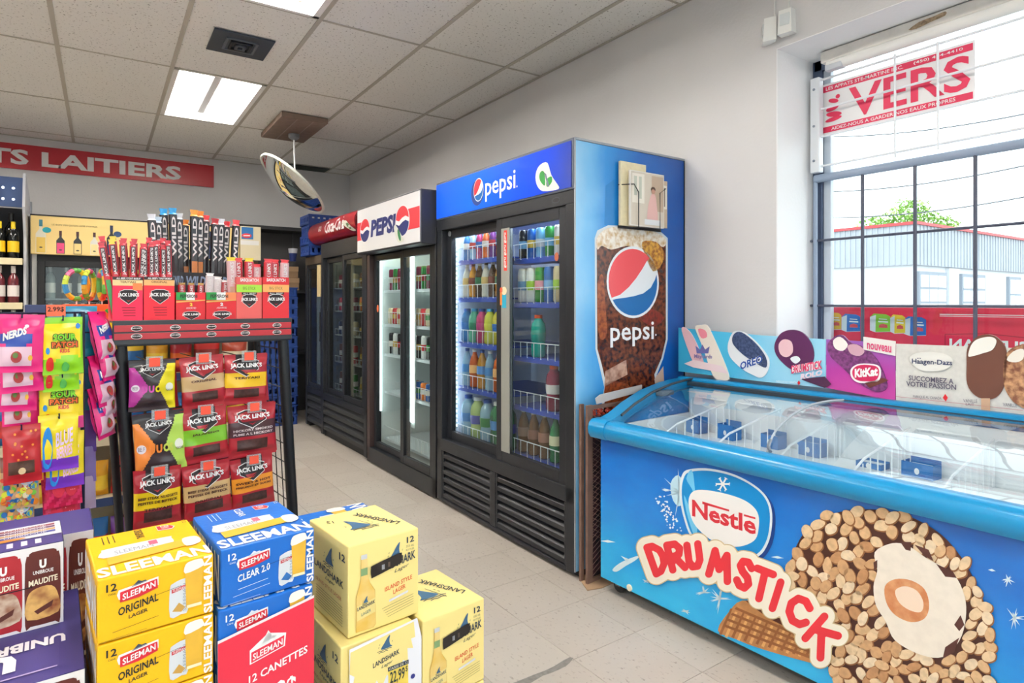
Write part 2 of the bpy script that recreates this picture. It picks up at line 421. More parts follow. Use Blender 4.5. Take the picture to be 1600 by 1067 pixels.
# fluorescent troffers
tube_m = M('fluorescent_tube', 'FFF9F0', .4, emit=TUBE_STRENGTH); encl = M('white_enamel', 'F7F7F5', .35)
def troffer(x, y, label):
    t = thing('ceiling_light', label, 'light', (x, y, CZ), 0, 'recessed fluorescent ceiling lights')
    q = MB(); W, D, Hh = .61, 1.22, .11
    q.box((.006, .006, Hh-.004), (W-.006, D-.006, Hh), encl)
    for lo, hi in (((.006,.006),(.045,D-.006)), ((W-.045,.006),(W-.006,D-.006)), ((.006,.006),(W-.006,.03)), ((.006,D-.03),(W-.006,D-.006))):
        q.box((lo[0], lo[1], -.004), (hi[0], hi[1], .004), encl)
    q.add([(.04,.03,0),(.04,D-.03,0),(.09,D-.10,Hh-.005),(.09,.10,Hh-.005)], [(0,1,2,3)], encl)
    q.add([(W-.04,.03,0),(W-.04,D-.03,0),(W-.09,D-.10,Hh-.005),(W-.09,.10,Hh-.005)], [(0,1,2,3)], encl)
    q.add([(.04,.03,0),(W-.04,.03,0),(W-.09,.10,Hh-.005),(.09,.10,Hh-.005)], [(0,1,2,3)], encl)
    q.add([(.04,D-.03,0),(W-.04,D-.03,0),(W-.09,D-.10,Hh-.005),(.09,D-.10,Hh-.005)], [(0,1,2,3)], encl)
    q.build('housing', t)
    for tx in (.125, .225, .385, .485):
        q = MB(); q.tube([(tx, .08, .055), (tx, D-.08, .055)], .016, tube_m, 10); tb = q.build('tube', t, True)
        for yy in (.06, D-.08):
            q = MB(); q.box((tx-.012, yy, .04), (tx+.012, yy+.02, Hh-.004), encl); q.build('lamp_holder', t)
    q = MB(); q.box((.275, .07, .045), (.335, D-.07, Hh-.004), M('ballast_cover', 'CFD2D6', .4), .008); q.build('ballast_cover', t)
    return t
FLABEL = ['lit four-tube ceiling light just in front of the red dairy sign', 'lit ceiling light cut by the top edge of the photo beside the dark vent',
          'ceiling light above the beer display, behind the viewpoint', 'ceiling light at far left of the room near the back wall', 'ceiling light at left of the room, middle row', 'ceiling light at left of the room nearest the street']
for (fx, fy), lb in zip(FIXTURES, FLABEL): troffer(fx, fy, lb)

# ceiling vent (square diffuser)
vm = M('vent_steel', '3E4757', .45, metal=.4); vm2 = M('vent_steel_dark', '1C222C', .5, metal=.3); vm3 = M('vent_steel_worn', '646C7A', .4, metal=.4)
vt = thing('ceiling_vent', 'dark square air diffuser set in the ceiling beside the lights', 'vent', (.53, 3.80, CZ))
q = MB(); q.box((0,0,-.012), (.33,.34,-.004), vm, .003); q.build('face_plate', vt)
for k, (a, z) in enumerate(((.075, -.018), (.105, -.024), (.135, -.030))):
    q = MB(); w = .016
    for lo, hi in (((a,a),(.33-a,a+w)), ((a,.34-a-w),(.33-a,.34-a)), ((a,a),(a+w,.34-a)), ((.33-a-w,a),(.33-a,.34-a))):
        q.box((lo[0],lo[1],z), (hi[0],hi[1],z+.014), vm3 if k != 1 else vm2, .003)
    q.build('louvre_ring', vt)
# black panel left in the ceiling by the back wall
pn = MB(); pn.box((1.62, 7.05, CZ-.012), (2.2, 7.28, CZ-.006), M('dark_panel', '20302E', .6), .002)
tag(pn.build('ceiling_panel'), 'dark green-black panel in the ceiling behind the convex mirror', 'panel')

# ================================================================== WINDOW IN THE RIGHT WALL
wroot = bpy.data.objects.new('window_1', None); COL.objects.link(wroot); struct(wroot)
q = MB(); fm = M('window_frame_metal', '4F5D78', .4, metal=.35); fx0, fx1 = 2.80, 2.845
q.box((fx0, WIN_Y1-.05, WIN_Z0), (fx1, WIN_Y1-.004, WIN_Z1-.004), fm, .004); q.box((fx0, WIN_Y0, WIN_Z0), (fx1, WIN_Y0+.05, WIN_Z1-.004), fm, .004)
q.box((fx0, WIN_Y0, WIN_Z1-.055), (fx1, WIN_Y1-.01, WIN_Z1-.004), fm, .004); q.box((fx0, WIN_Y0, WIN_Z0), (fx1, WIN_Y1-.01, WIN_Z0+.05), fm, .004)
q.build('window_frame', wroot)
q = MB(); lm = M('window_stop_light', 'C9D3E0', .4)
q.box((fx0+.01, WIN_Y1-.085, WIN_Z0+.05), (fx1-.005, WIN_Y1-.05, WIN_Z1-.055), lm, .004); q.build('glazing_stop', wroot)
q = MB(); q.box((fx0+.024, WIN_Y0+.04, WIN_Z0+.04), (fx0+.028, WIN_Y1-.05, WIN_Z1-.05), pane_m); q.build('pane', wroot)
q = MB(); q.box((WX-.02, WIN_Y0, WIN_Z0-.03), (RX, WIN_Y1-.004, WIN_Z0+.004), reveal_m, .004); q.build('window_sill', wroot)

# roller blind / valance under the soffit
# (its box stands in front of the guard)
rb = thing('roller_blind', 'cream valance box of a rolled-up blind at the window top', 'blind', (0, 0, 0))
vm_ = M('blind_box', 'E3E0DA', .6, noise=.12, nscale=14)
q = MB(); q.box((2.70, WIN_Y0+.02, 2.322), (2.775, 1.525, 2.374), vm_, .006); q.build('valance', rb)
q = MB(); q.tube([(2.725, WIN_Y0+.05, 2.31), (2.725, 1.50, 2.31)], .025, M('blind_roll', 'F4F3EF', .8), 14); q.build('rolled_fabric', rb, True)
q = MB(); q.box((2.70, 1.43, 2.283), (2.74, 1.505, 2.310), M('blind_clip', 'C4CAD2', .4), .004); q.build('end_bracket', rb)
pk = Print(flat((2.6992, 1.16, 2.33), (0,-1,0), (0,0,1))); pk.poly(smooth_poly([(0,.01),(.04,.028),(.09,.030),(.13,.034),(.13,.018),(.08,.012),(.03,.004)],2), M('peeling_paint', 'B9A184', .8, noise=.5, nscale=90)); pk.build('peeled_paint', rb)

# security bars
barw = M('bar_white', 'EEF2F8', .35); bard = M('bar_dark', '4A4E60', .4); barm = M('bar_pipe', '93A3BA', .35)
gb = thing('window_guard', 'white welded rod guard across the upper part of the window', 'window guard', (0,0,0))
for z in (2.272, 2.138, 2.010, 1.873):
    q = MB(); q.tube([(2.765, WIN_Y0+.03, z), (2.765, 1.575, z)], .0055, barw, 8); q.build('rod', gb, True)
for y in (1.236, 1.078):
    q = MB(); q.tube([(2.759, y, 1.850), (2.755, y, 2.280 if y > 1.2 else 2.276)], .005, barw, 8); q.build('upright_rod', gb, True)
q = MB(); q.box((2.745, 1.556, 1.845), (2.785, 1.600, 2.285), M('bracket_white', 'E8ECF2', .35), .006); q.build('hinge_bracket', gb)
for z in (1.90, 2.06, 2.23):
    q = MB(); q.lathe([(.006,0),(.006,.003),(.003,.005)], M('bolt_steel', '8D96A5', .35, metal=.7), 8, mat4=Matrix.Translation((2.745, 1.58, z)) @ Matrix.Rotation(-pi/2, 4, 'Y')); q.build('bolt', gb)
gl_ = thing('window_grille', 'dark barred grille over the lower part of the window', 'window grille', (0,0,0))
q = MB(); q.tube([(2.775, WIN_Y0+.03, 1.820), (2.775, 1.59, 1.820)], .019, barm, 12); q.build('pipe_rail', gl_, True)
for z in (1.532, 1.229):
    q = MB(); q.tube([(2.778, WIN_Y0+.03, z), (2.778, 1.615, z)], .006, bard, 8); q.build('cross_bar', gl_, True)
yb = 1.375
while yb > WIN_Y0 + .1:
    q = MB(); q.tube([(2.772, yb, WIN_Z0), (2.772, yb, 1.815)], .0075, bard, 8); q.build('upright_bar', gl_, True); yb -= .2085
q = MB(); q.tube([(2.775, 1.59, WIN_Z0), (2.775, 1.59, 1.82)], .010, barm, 8); q.build('side_post', gl_, True)

# bait sign hung behind the guard
vs = thing('bait_sign', 'white and red VERS bait sign hanging in the window', 'sign', (2.80, 1.583, 2.022), -pi/2)
SW, SH = .614, .236
q = MB(); q.box((0, 0, 0), (SW, .004, SH), M('coroplast', 'F1F1F3', .5)); q.build('board', vs)
P = Print(flat((0,0,0), (1,0,0), (0,0,1))); pk_ = M('faded_red_ink', 'E0305A', .5)
P.rect(.006, .198, SW-.006, .226, pk_); P.rect(.006, .010, SW-.006, .037, pk_)
P.tbox('LES APPATS STE-MARTINE INC.', .03, .205, .36, .220, WHITE, 2, .01); P.tbox('(450) 454-4410', .40, .205, .575, .220, WHITE, 2, .01)
P.tbox("AIDEZ-NOUS A GARDER NOS EAUX PROPRES", .055, .016, .55, .031, WHITE, 2, .01)
P.tbox('VERS', .135, .050, .600, .188, pk_, 2, .018)
# the sign's small drawing is kept as plain striped red shapes
P.ell(.065, .150, .028, .026, WHITE, 1); P.ell(.065, .15, .024, .010, pk_, 2, rot=-.3); P.ell(.06, .118, .030, .013, pk_, 2, rot=.2); P.ell(.067, .088, .036, .012, pk_, 2, rot=-.15)
P.ell(.065, .066, .038, .010, pk_, 2, rot=.1); P.ell(.085, .165, .010, .010, pk_, 2)
P.build('sign_print', vs)

# red beer banner stuck low on the outside of the glass
bn = thing('window_banner', 'red beer banner seen in reverse along the window bottom', 'banner', (2.862, WIN_Y1-.03, 0), -pi/2)
q = MB(); q.box((0, 0, WIN_Z0+.0), (2.85, .004, 1.222), M('banner_red', 'E4294A', .5)); q.build('sheet', bn)
P = Print(flat((0,0,0), (1,0,0), (0,0,1)))
def pack(x, z, c, w=.085, h=.080):   # pictured beer packs, seen from behind the sheet
    P.poly([(x,z+.004),(x+w*.28,z-.004),(x+w,z),(x+w,z+h*.84),(x+w*.30,z+h*.92),(x,z+h*.80)], C('DADCE4'), 1); P.poly([(x+w*.28,z-.002),(x+w,z+.002),(x+w,z+h*.84),(x+w*.30,z+h*.92)], C(c), 2); P.poly([(x,z+h*.80),(x+w*.30,z+h*.92),(x+w,z+h*.84),(x+w*.8,z+h*.96),(x+w*.2,z+h)], C(c), 2)
    P.poly([(x+w*.45,z+h*.22),(x+w*.88,z+h*.22),(x+w*.86,z+h*.38),(x+w*.66,z+h*.44),(x+w*.46,z+h*.38)], C('D8505A'), 3); P.line([(x+w*.42,z+h*.56),(x+w*.9,z+h*.54)], .006, WHITE, 3); P.line([(x+w*.45,z+h*.70),(x+w*.85,z+h*.68)], .004, WHITE, 3)
pack(.012, 1.118, 'E8B53A', .065); pack(.078, 1.112, '2A6DBE'); pack(.205, 1.115, '8DC63F'); pack(.290, 1.112, 'E8C53A', .06); pack(.345, 1.105, '2A6DBE')
P.line([(.48,1.195),(1.2,1.195)], .003, WHITE, 1); P.line([(.48,1.188),(1.2,1.188)], .002, WHITE, 1)
P.poly([(.498,1.045),(.498,1.115),(.64,1.124),(.80,1.110),(.80,1.045)], C('A81E38'), 1); P.poly([(.501,1.045),(.501,1.112),(.64,1.121),(.797,1.107),(.797,1.045)], C('E4294A', .5), 2); P.tbox('SLEEMAN', .77, 1.052, .515, 1.098, WHITE, 3, .03)
P.build('banner_print', bn)

# ================================================================== OUTSIDE
q = MB(); q.box((RX+.01, -60, -.25), (120, 90, -.15), M('asphalt', '9A9A98', .9, noise=.2, nscale=2)); struct(q.build('ground_outside'))
q = MB(); q.box((-60, -60, -.25), (RX+.01, FY-.21, -.15), M('asphalt', '9A9A98')); struct(q.build('ground_street'))
bd = thing('workshop_building', 'grey metal-clad workshop with red roof edge across the street', 'building', (27.6, 11.6, -.15))
clad = M('corrugated_cladding', 'A9B0BA', .5, noise=.1, nscale=.6); wal = M('pale_wall', 'D7DBE0', .7); redm = M('roof_trim_red', 'C2454A', .5); dk = M('garage_door_grey', '8F98A4', .7)  # dk is the plain grey of the garage doors
q = MB(); q.box((.15, .15, 0), (24, 5.0, 4.55), wal); q.build('wall', bd)
q = MB(); q.box((0, 0, 2.95), (24, 5.1, 4.62), clad); q.build('fascia', bd)
for k in range(70): 
    q = q if k else MB()
    if k < 22: q.box((-.03, .08 + k*.23, 2.97), (0, .15 + k*.23, 4.6), clad)
    q.box((.08 + k*.33, -.03, 2.97), (.18 + k*.33, 0, 4.6), clad)
q.build('cladding_rib', bd)['kind'] = 'stuff'
q = MB(); q.box((-.1, -.1, 4.6), (24.1, 5.2, 4.72), redm); q.build('roof_edge', bd)
def garage(x, w, h=2.7, cols=3, rows=4):
    g_ = MB(); g_.box((x, .02, 0), (x+w, .15, h), dk); o = g_.build('garage_door', bd)
    for i in range(cols):
        for j in range(rows):
            p = MB(); p.box((x+.12+i*(w-.15)/cols, .0, .25+j*(h-.3)/rows), (x+.02+(i+1)*(w-.15)/cols, .025, .15+(j+1)*(h-.3)/rows), M('garage_pane', 'E8EEF2', .15)); p.build('pane', o)
garage(.4, 2.6); garage(4.6, 2.6); garage(10.2, 1.6, 2.7, 2, 3); garage(13.0, 2.6)
q = MB(); q.box((3.2, .0, 0), (4.2, .15, 2.9), wal); q.build('pier', bd)
# tree behind
tr = thing('tree', 'pale green leafy tree rising behind the workshop roof', 'tree', (50.1, 21.9, -.15))
q = MB(); q.tube([(0,0,0),(.2,.1,3),(0,.2,6.5)], .3, M('bark', '7A6A58', .9), 8); q.build('trunk', tr)
leaf = [M('leaf_a', '8FB65C', .6), M('leaf_b', 'A8CB74', .6), M('leaf_c', '74A048', .6)]
q = MB(); rnd = random.Random(3)
blobs = [(RGT.x*a, RGT.y*a, z, r) for a, z, r in ((-.6,7.0,2.0),(.6,8.2,1.5),(-2.2,6.8,1.4),(2.0,7.2,1.5),(3.2,6.8,1.2),(-3.3,6.2,.9),(3.9,6.3,.8),(.4,6.4,2.0))]
for bx, by, bz, br_ in blobs:
    for k in range(420):
        th, ph = rnd.uniform(0, 2*pi), math.acos(rnd.uniform(-1, 1)); r = br_ * rnd.uniform(.35, 1.05)
        c = Vector((bx + r*sin(ph)*cos(th), by + r*sin(ph)*sin(th), bz + r*cos(ph)*.8)); a = Vector((rnd.uniform(-1,1), rnd.uniform(-1,1), rnd.uniform(-1,1))).normalized()*.16
        e = a.cross(Vector((rnd.uniform(-1,1), rnd.uniform(-1,1), 1))).normalized()*.09
        q.add([c-a, c+e, c+a, c-e], [(0,1,2,3)], leaf[k % 3])
q.build('foliage', tr)['kind'] = 'stuff'
for i, (z0, z1, y) in enumerate(((6.9, 7.8, 8.2), (5.6, 6.6, 9.0), (7.9, 8.9, 8.6))):
    w0 = on_x(1285, (300, 340, 214)[i], 17); w1 = on_x(1640, (250, 300, 170)[i], 17)
    q = MB(); d = (w1 - w0); pts = [w0 + d*t + Vector((0,0,-.25*4*t*(1-t)*.6)) for t in [k/12 - .4 for k in range(26)]]
    q.tube(pts, .016, M('cable_black', '5A5F68', .6), 6); tag(q.build('overhead_cable'), ('overhead cable outside the window, the middle one', 'lowest overhead cable outside, just above the workshop roof', 'highest overhead cable outside, crossing behind the rod guard')[i], 'cable', 'overhead cables')

# motion detectors at the window corner
def detector(u, v, label, yaw):
    p = on_x(u, v, WX); t = thing('motion_detector', label, 'sensor', p, yaw)
    q = MB(); wm = M('sensor_white', 'F2F3F1', .4)
    q.add([( -.03,-.055,-.055),(.03,-.055,-.055),(.034,0,-.05),(-.034,0,-.05),(-.026,-.05,.05),(.026,-.05,.05),(.03,0,.055),(-.03,0,.055)], [(0,3,2,1),(4,5,6,7),(0,1,5,4),(1,2,6,5),(2,3,7,6),(3,0,4,7)], wm); q.build('case', t)
    q = MB(); q.box((-.021,-.0565,-.02), (.021,-.052,.03), M('sensor_lens', 'DCE3E6', .25), .002); q.build('lens', t)
    q = MB(); q.box((-.012, -.005, .04), (.012, 0.0, .07), wm, .002); q.tube([(0,-.004,.06),(.004,-.004,.16)], .0025, wm, 6); q.build('wall_mount', t)
detector(1233, 38, 'white motion detector at the window corner, the right one of two', -pi/2 + .2)
detector(1212, 48, 'white motion detector at the window corner, the left one of two', -pi/2 - .9)

# red dairy sign on the back wall
sg = thing('dairy_sign', 'long red PRODUITS LAITIERS sign high on the back wall', 'sign', (0, WY-.014, 0))
q = MB(); q.box((-2.45, 0, 2.488), (1.012, .012, 2.722), M('sign_red', 'B81F2D', .35)); q.build('board', sg)
P = Print(flat((0,0,0), (1,0,0), (0,0,1)))
la = on_y(65, 270, WY-.014).x; lb_ = on_y(283, 270, WY-.014).x; ts = on_y(45, 250, WY-.014).x
P.tbox('LAITIERS', la, 2.530, lb_, 2.672, C('ECEAEA'), 1, .035); P.build('lettering', sg)
P = Print(flat((0,0,0), (1,0,0), (0,0,1))); P.tbox('PRODUITS', ts-1.35, 2.530, ts, 2.672, C('ECEAEA'), 1, .035); P.build('lettering', sg)
# ================================================================== BOTTLES AND CANS (kinds)
BOTTLES = {}
def bottle_kind(key, prof, body_m, cap_m, cap, label_m=None, lab=(.4, .62), n=12, label2=None):
    """returns (body mesh, cap mesh, label mesh) for a drink of this colour"""
    if key in BOTTLES: return BOTTLES[key]
    b = MB(); b.lathe(prof, body_m, n); bm_ = b.mesh('body')
    c = MB(); c.lathe(cap, cap_m, n); cm = c.mesh('cap')
    l = None
    if label_m:
        H = prof[-1][1]; z0, z1 = lab[0]*H, lab[1]*H
        def rad(z):
            for (r0, a), (r1, b2) in zip(prof[:-1], prof[1:]):
                if a <= z <= b2: return r0 + (r1-r0)*((z-a)/max(1e-6, b2-a))
            return prof[0][0]
        q = MB(); zs = [z0 + (z1-z0)*k/3 for k in range(4)]
        q.lathe([(rad(zz)+.0012, zz) for zz in zs], label_m, n); l = q.mesh('wrap_label')
    for me in (bm_, cm, l):
        if me:
            for p in me.polygons: p.use_smooth = True
            me.set_sharp_from_angle(angle=radians(40))
    BOTTLES[key] = (bm_, cm, l); return BOTTLES[key]
SODA = [(.024,0),(.031,.006),(.032,.03),(.030,.05),(.033,.075),(.033,.13),(.031,.15),(.026,.175),(.016,.20),(.0125,.212),(.0125,.222)]
SPORT = [(.030,0),(.037,.008),(.038,.05),(.034,.075),(.037,.10),(.038,.14),(.033,.165),(.020,.185),(.018,.195)]
CANP = [(.026,0),(.033,.008),(.033,.108),(.027,.120),(.026,.122)]
TALL = [(.024,0),(.028,.006),(.028,.145),(.024,.158),(.023,.160)]
WINE = [(.034,0),(.0375,.006),(.0375,.185),(.034,.205),(.018,.232),(.0145,.245),(.0145,.300)]
def CAPP(r, z, h): return [(r, z), (r, z+h), (r*.9, z+h+.001)]
def drink(kind, colour, cap_col=None, lab_col=None, clear=.75):
    key = (kind, colour, cap_col, lab_col)
    if kind in ('can', 'tall'):
        pr = CANP if kind == 'can' else TALL; h = pr[-1][1]; al = M('can_lid', 'C8CCD0', .3, metal=.8)
        return bottle_kind(key, pr, M('can_%s' % colour, colour, .3, metal=.25), al, [(pr[-1][0]-.002, h-.002), (pr[-1][0]-.003, h+.0015)], M('can_band_%s' % lab_col, lab_col, .35) if lab_col else None, (.35, .62))
    pr = {'soda': SODA, 'sport': SPORT, 'wine': WINE}[kind]
    body = clear_plastic('liquid_%s_%d' % (colour, int(clear*100)), colour, clear) if kind != 'wine' else M('wine_glass_%s' % colour, colour, .08)
    r = {'soda': .0142, 'sport': .0205, 'wine': .0155}[kind]; h = pr[-1][1]
    cap = CAPP(r, h-.004, .016) if kind != 'wine' else CAPP(r, h-.055, .057)
    return bottle_kind(key, pr, body, M('cap_%s' % (cap_col or 'FFFFFF'), cap_col or 'FFFFFF', .4), cap, M('wrap_%s' % lab_col, lab_col, .4) if lab_col else None, (.40, .62) if kind != 'wine' else (.18, .48))
def put_drink(spec, p, label, group, cat='bottle', name='drink_bottle', s=1.0, rz=0.0):
    b, c, l = drink(*spec)
    t = thing(name, label, cat, p, rz, group); t.scale = (s, s, s)
    link('body', b, t); link('cap' if cat != 'can' else 'lid', c, t)
    if l: link('wrap_label', l, t)
    return t

# ================================================================== COOLERS
blk = M('cooler_black', '1D2026', .42, spec=.45); blk2 = M('cooler_black_matt', '15171B', .6)
door_glass = glass_mat('cooler_glass', 'F2F7F7', .75, haze=.006)
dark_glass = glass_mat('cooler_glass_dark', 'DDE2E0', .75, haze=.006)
def local_world(root, p): return root.matrix_basis @ Vector(p)
def cabinet(root, L, D, H, z0, z1, x0, x1, skin, liner, wall=.05):
    """open-fronted insulated case: back, sides, floor, roof"""
    def part(name, lo, hi, m, bev=.004):
        q = MB(); q.box(lo, hi, m, bev); return q.build(name, root)
    part('side_wall', (0, .03, 0), (x0-.008, D, H), skin); part('side_wall', (x1+.008, .03, 0), (L, D, H), skin)
    part('roof', (x0-.008, .03, z1+.008), (x1+.008, D, H), skin); part('back_wall', (x0-.008, D-wall, z0), (x1+.008, D, z1+.008), skin)
    part('machine_base', (x0-.008, .06, .03), (x1+.008, D, z0-.008), skin)
    q = MB()
    q.box((x0-.007, .10, z0), (x0, D-wall-.001, z1), liner); q.box((x1, .10, z0), (x1+.007, D-wall-.001, z1), liner)
    q.box((x0, D-wall-.008, z0), (x1, D-wall-.001, z1), liner); q.box((x0, .10, z0-.007), (x1, D-wall-.001, z0), liner); q.box((x0, .10, z1), (x1, D-wall-.001, z1+.007), liner)
    q.build('liner', root)
def sliding_door(root, x0, x1, z0, z1, y, fw, m, gm, handle=None, bot=None):
    d = MB(); bot = bot or fw
    d.box((x0, y, z0), (x0+fw, y+.03, z1), m, .003); d.box((x1-fw, y, z0), (x1, y+.03, z1), m, .003)
    d.box((x0+fw, y, z1-fw), (x1-fw, y+.03, z1), m, .003); d.box((x0+fw, y, z0), (x1-fw, y+.03, z0+bot), m, .003)
    o = d.build('door', root)
    p = MB(); p.box((x0+fw-.004, y+.012, z0+bot-.004), (x1-fw+.004, y+.017, z1-fw+.004), gm); p.build('pane', o)
    if handle is not None:
        h = MB(); h.box((handle-.007, y-.012, (z0+z1)/2-.14), (handle+.007, y+.004, (z0+z1)/2+.14), blk2, .004); h.build('handle', o)
    return o
def grille(root, x0, x1, z0, z1, y, n, m):
    q = MB(); q.box((x0, y+.025, z0), (x1, y+.03, z1), M('grille_dark', '0B0C0E', .8)); pn_ = q.build('grille_panel', root)
    for lo, hi in (((x0,z0),(x0+.012,z1)), ((x1-.012,z0),(x1,z1))):
        q = MB(); q.box((lo[0], y, lo[1]), (hi[0], y+.028, hi[1]), m, .002); q.build('grille_edge', pn_)
    h = (z1-z0)/n
    for k in range(n):
        q = MB(); a = z0 + k*h
        q.sweep([(y+.002, a+h*.12), (y+.002, a+h*.55), (y+.024, a+h*.92), (y+.024, a+h*.80), (y+.010, a+h*.48), (y+.010, a+h*.12)], x0+.012, x1-.012, m); q.build('slat', pn_)
def shelf(root, x0, x1, z, y0, y1, tray_m, wire_m, front_h=.03, guard=.075, gap=.058, lift=.0):
    q = MB(); q.box((x0, y0, z-front_h), (x1, y0+.012, z), tray_m, .003)
    q.box((x0, y0+.012, z-.012), (x1, y1, z-.004), tray_m); o = q.build('shelf', root)
    if guard:
        w = MB(); k = int((x1-x0)/gap); w.tube([(x0+.004, y0-.004, z+guard), (x1-.004, y0-.004, z+guard)], .0024, wire_m, 6)
        for i in range(k+1):
            x = x0+.01+(x1-x0-.02)*i/k; w.tube([(x, y0-.004, z+guard), (x, y0-.004, z-.005), (x, y0+.05, z-.006)], .0022, wire_m, 5, False)
        w.build('wire_guard', o)
    return o
wire_w = M('white_wire', 'E9EDF2', .35)

# ---- blue cooler, nearest
AO = (1.74898, 3.45327); AANG = -pi/2 + .0141; AL, AD, AH = 1.3203, .747, 1.988
A = thing('drinks_cooler', 'tall black two-door cooler with lit blue header and bottle picture on its side', 'cooler', (AO[0], AO[1], 0), AANG)
ga = face_uv(AO[0], AO[1], AANG)
blue_liner = M('cooler_liner_white', 'C9D4E4', .45)
ax0, ax1, az0, az1 = .06, 1.262, .40, 1.70
cabinet(A, AL, AD, AH, az0, az1, ax0, ax1, blk, blue_liner)
q = MB(); q.box((0, 0, 1.69), (AL, .05, 1.754), blk, .004); q.build('top_rail', A)
q = MB(); q.box((0, 0, .33), (AL, .05, .402), blk, .004); q.build('sill_rail', A)
for a, b in ((0, .062), (1.258, AL)):
    q = MB(); q.box((a, 0, .02), (b, .05, 1.692), blk, .004); q.build('jamb', A)
q = MB(); q.box((.062, 0, .015), (1.258, .05, .036), blk, .003); q.build('toe_rail', A)
q = MB(); q.box((.618, 0, .036), (.668, .045, .33), blk, .003); q.build('grille_post', A)
grille(A, .066, .618, .036, .328, .004, 6, blk); grille(A, .668, 1.255, .036, .328, .004, 6, blk)
hd = ramp_mat('backlit_blue', [(0,'1550D8'),(.35,'1058E8'),(.75,'0A3CC4'),(1,'20327E')], 'X', 0, AL, .2, .25, 3, emit=.55)
q = MB(); q.box((0, -.004, 1.754), (AL, .06, AH), M('header_trim', '5A6270', .35, metal=.5), .004); q.build('header_box', A)
q = MB(); q.box((.008, -.008, 1.765), (AL-.014, -.003, AH-.014), hd); q.build('header_panel', A)
P = Print(flat((0,-.008,0), (1,0,0), (0,0,1)))
gx_, gz_, gr = .512, 1.872, .062
P.ell(gx_-.012, gz_-.012, gr*1.12, gr*1.2, C('0B3A8C'), 0, 30); 
def globe(P, cx, cz, rx, rz, l=1, ring=1.08, wh=WHITE, rd=None, bl=None, tilt=.0):
    rd = rd or C('E0283A', .3); bl = bl or C('0B62AE', .3)
    P.ell(cx, cz, rx*ring, rz*ring, wh, l, 36)
    T = lambda a: (cx + rx*cos(a), cz + rz*sin(a))
    a0, a1 = radians(48), radians(208)
    up = [T(a0 + (a1-a0)*k/18) for k in range(19)]
    curve = [(-.88+.0,-.47),(-.55,-.38),(-.2,-.15),(.1,.12),(.35,.40),(.55,.66)]
    P.poly(up + [(cx+rx*x, cz+rz*z) for x, z in curve], rd, l+1)
    b0, b1 = radians(212), radians(375)
    lo = [T(b0 + (b1-b0)*k/18) for k in range(19)]
    P.poly(lo + [(cx+rx*x, cz+rz*z) for x, z in ((.90,.1),(.72,-.15),(.4,-.33),(0,-.42),(-.4,-.47),(-.7,-.50))], bl, l+1)
globe(P, gx_, gz_, .048, .060)
P.tbox('pepsi', .583, 1.795, .872, 1.922, WHITE, 1, .012); P.ell(.885, 1.833, .005, .005, WHITE, 1, 10)
P.build('header_print', A)
P = Print(flat((0,-.008,0), (1,0,0), (0,0,1)))
st = [ga(*p) for p in ((849,256),(858,255),(864,274),(874,289),(876,294),(871,297),(851,299),(842,291),(839,277),(842,264))]
P.poly(smooth_poly(st, 3), C('E3E1DB'), 1); P.poly(smooth_poly([ga(*p) for p in ((848,268),(853,270),(854,290),(847,284),(845,275))],3), C('2C8A3C'), 2)
P.poly(smooth_poly([ga(*p) for p in ((857,280),(864,276),(865,284),(859,292),(856,290))],3), C('2F9640'), 2); P.poly([ga(*p) for p in ((853,270),(858,292),(861,292),(856,272))], C('6C7086'), 3)
P.build('energy_sticker', A)
P = Print(flat((0,0,0), (1,0,0), (0,0,1))); P.ell(1.19, 1.722, .030, .014, C('3A3D44'), 0); P.ell(1.19, 1.722, .025, .010, C('1A1C20'), 1); P.build('maker_badge', A)
# doors: left one runs behind the right one
dA1 = sliding_door(A, .062, .715, .402, 1.69, .040, .052, blk, door_glass); dA2 = sliding_door(A, .668, 1.258, .402, 1.69, .008, .056, blk, door_glass)
q = MB(); q.box((.724, .001, .458), (.800, .0075, 1.634), M('door_strip_grey', '8E8F88', .5), .002); q.build('door_strip', dA2)
P = Print(flat((0,.001,0), (1,0,0), (0,0,1))); P.rect(.752, 1.41, .782, 1.622, C('DE3A30')); P.text('guru guru guru', (.776,1.425), (.776,1.61), (.757,1.425), WHITE, 1, .02)
P.rect(.715,1.23,.735,1.30,C('E0843C')); P.rect(.735,1.215,.775,1.285,C('2AA0C0'),1); P.ell(.755,1.305,.025,.022,C('E6D5B0'),2); P.ell(.728,1.31,.014,.014,C('D85A3A'),2); P.build('door_stickers', dA2)
q = MB(); q.lathe([(.016,0),(.016,.006),(.012,.008)], M('lock_chrome', 'B9BEC4', .3, metal=.8), 12, mat4=Matrix.Translation((.098,.04,1.668)) @ Matrix.Rotation(pi/2, 4, 'X')); q.build('lock', dA1)
# led strips: a channel with a row of lamps
led = M('led_lamp', 'EAF4FF', .4, emit=30.0); ledc = M('led_channel', 'B8BFBC', .4, metal=.3)
for lx in (.088, .684):
    q = MB(); q.box((lx-.016, .074, .46), (lx+.016, .082, 1.65), ledc); o = q.build('led_strip', A)
    q = MB()
    for k in range(40): q.box((lx+.004, .072, .475+k*.0295), (lx+.013, .086, .487+k*.0295), led)
    q.build('led_lamps', o)['kind'] = 'stuff'
added_roof_lamp = M('case_lamp', 'EEF6FF', .4, emit=18.0)  # extra lamp under the roof, added to brighten the bottles inside
q = MB(); q.box((.08, .105, 1.672), (1.24, .135, 1.690), added_roof_lamp); q.build('case_lamp', A)
q = MB(); q.box((.655,.083,.42), (.70,.093,1.68), M('mullion_grey', '7C8080', .5)); q.build('mullion', A)
tray = M('blue_tray', '2C49A8', .4); AZL = [1.505, 1.276, 1.003, .731, .418]; AZR = [1.478, 1.246, .961, .699, .441]
rnd = random.Random(11)
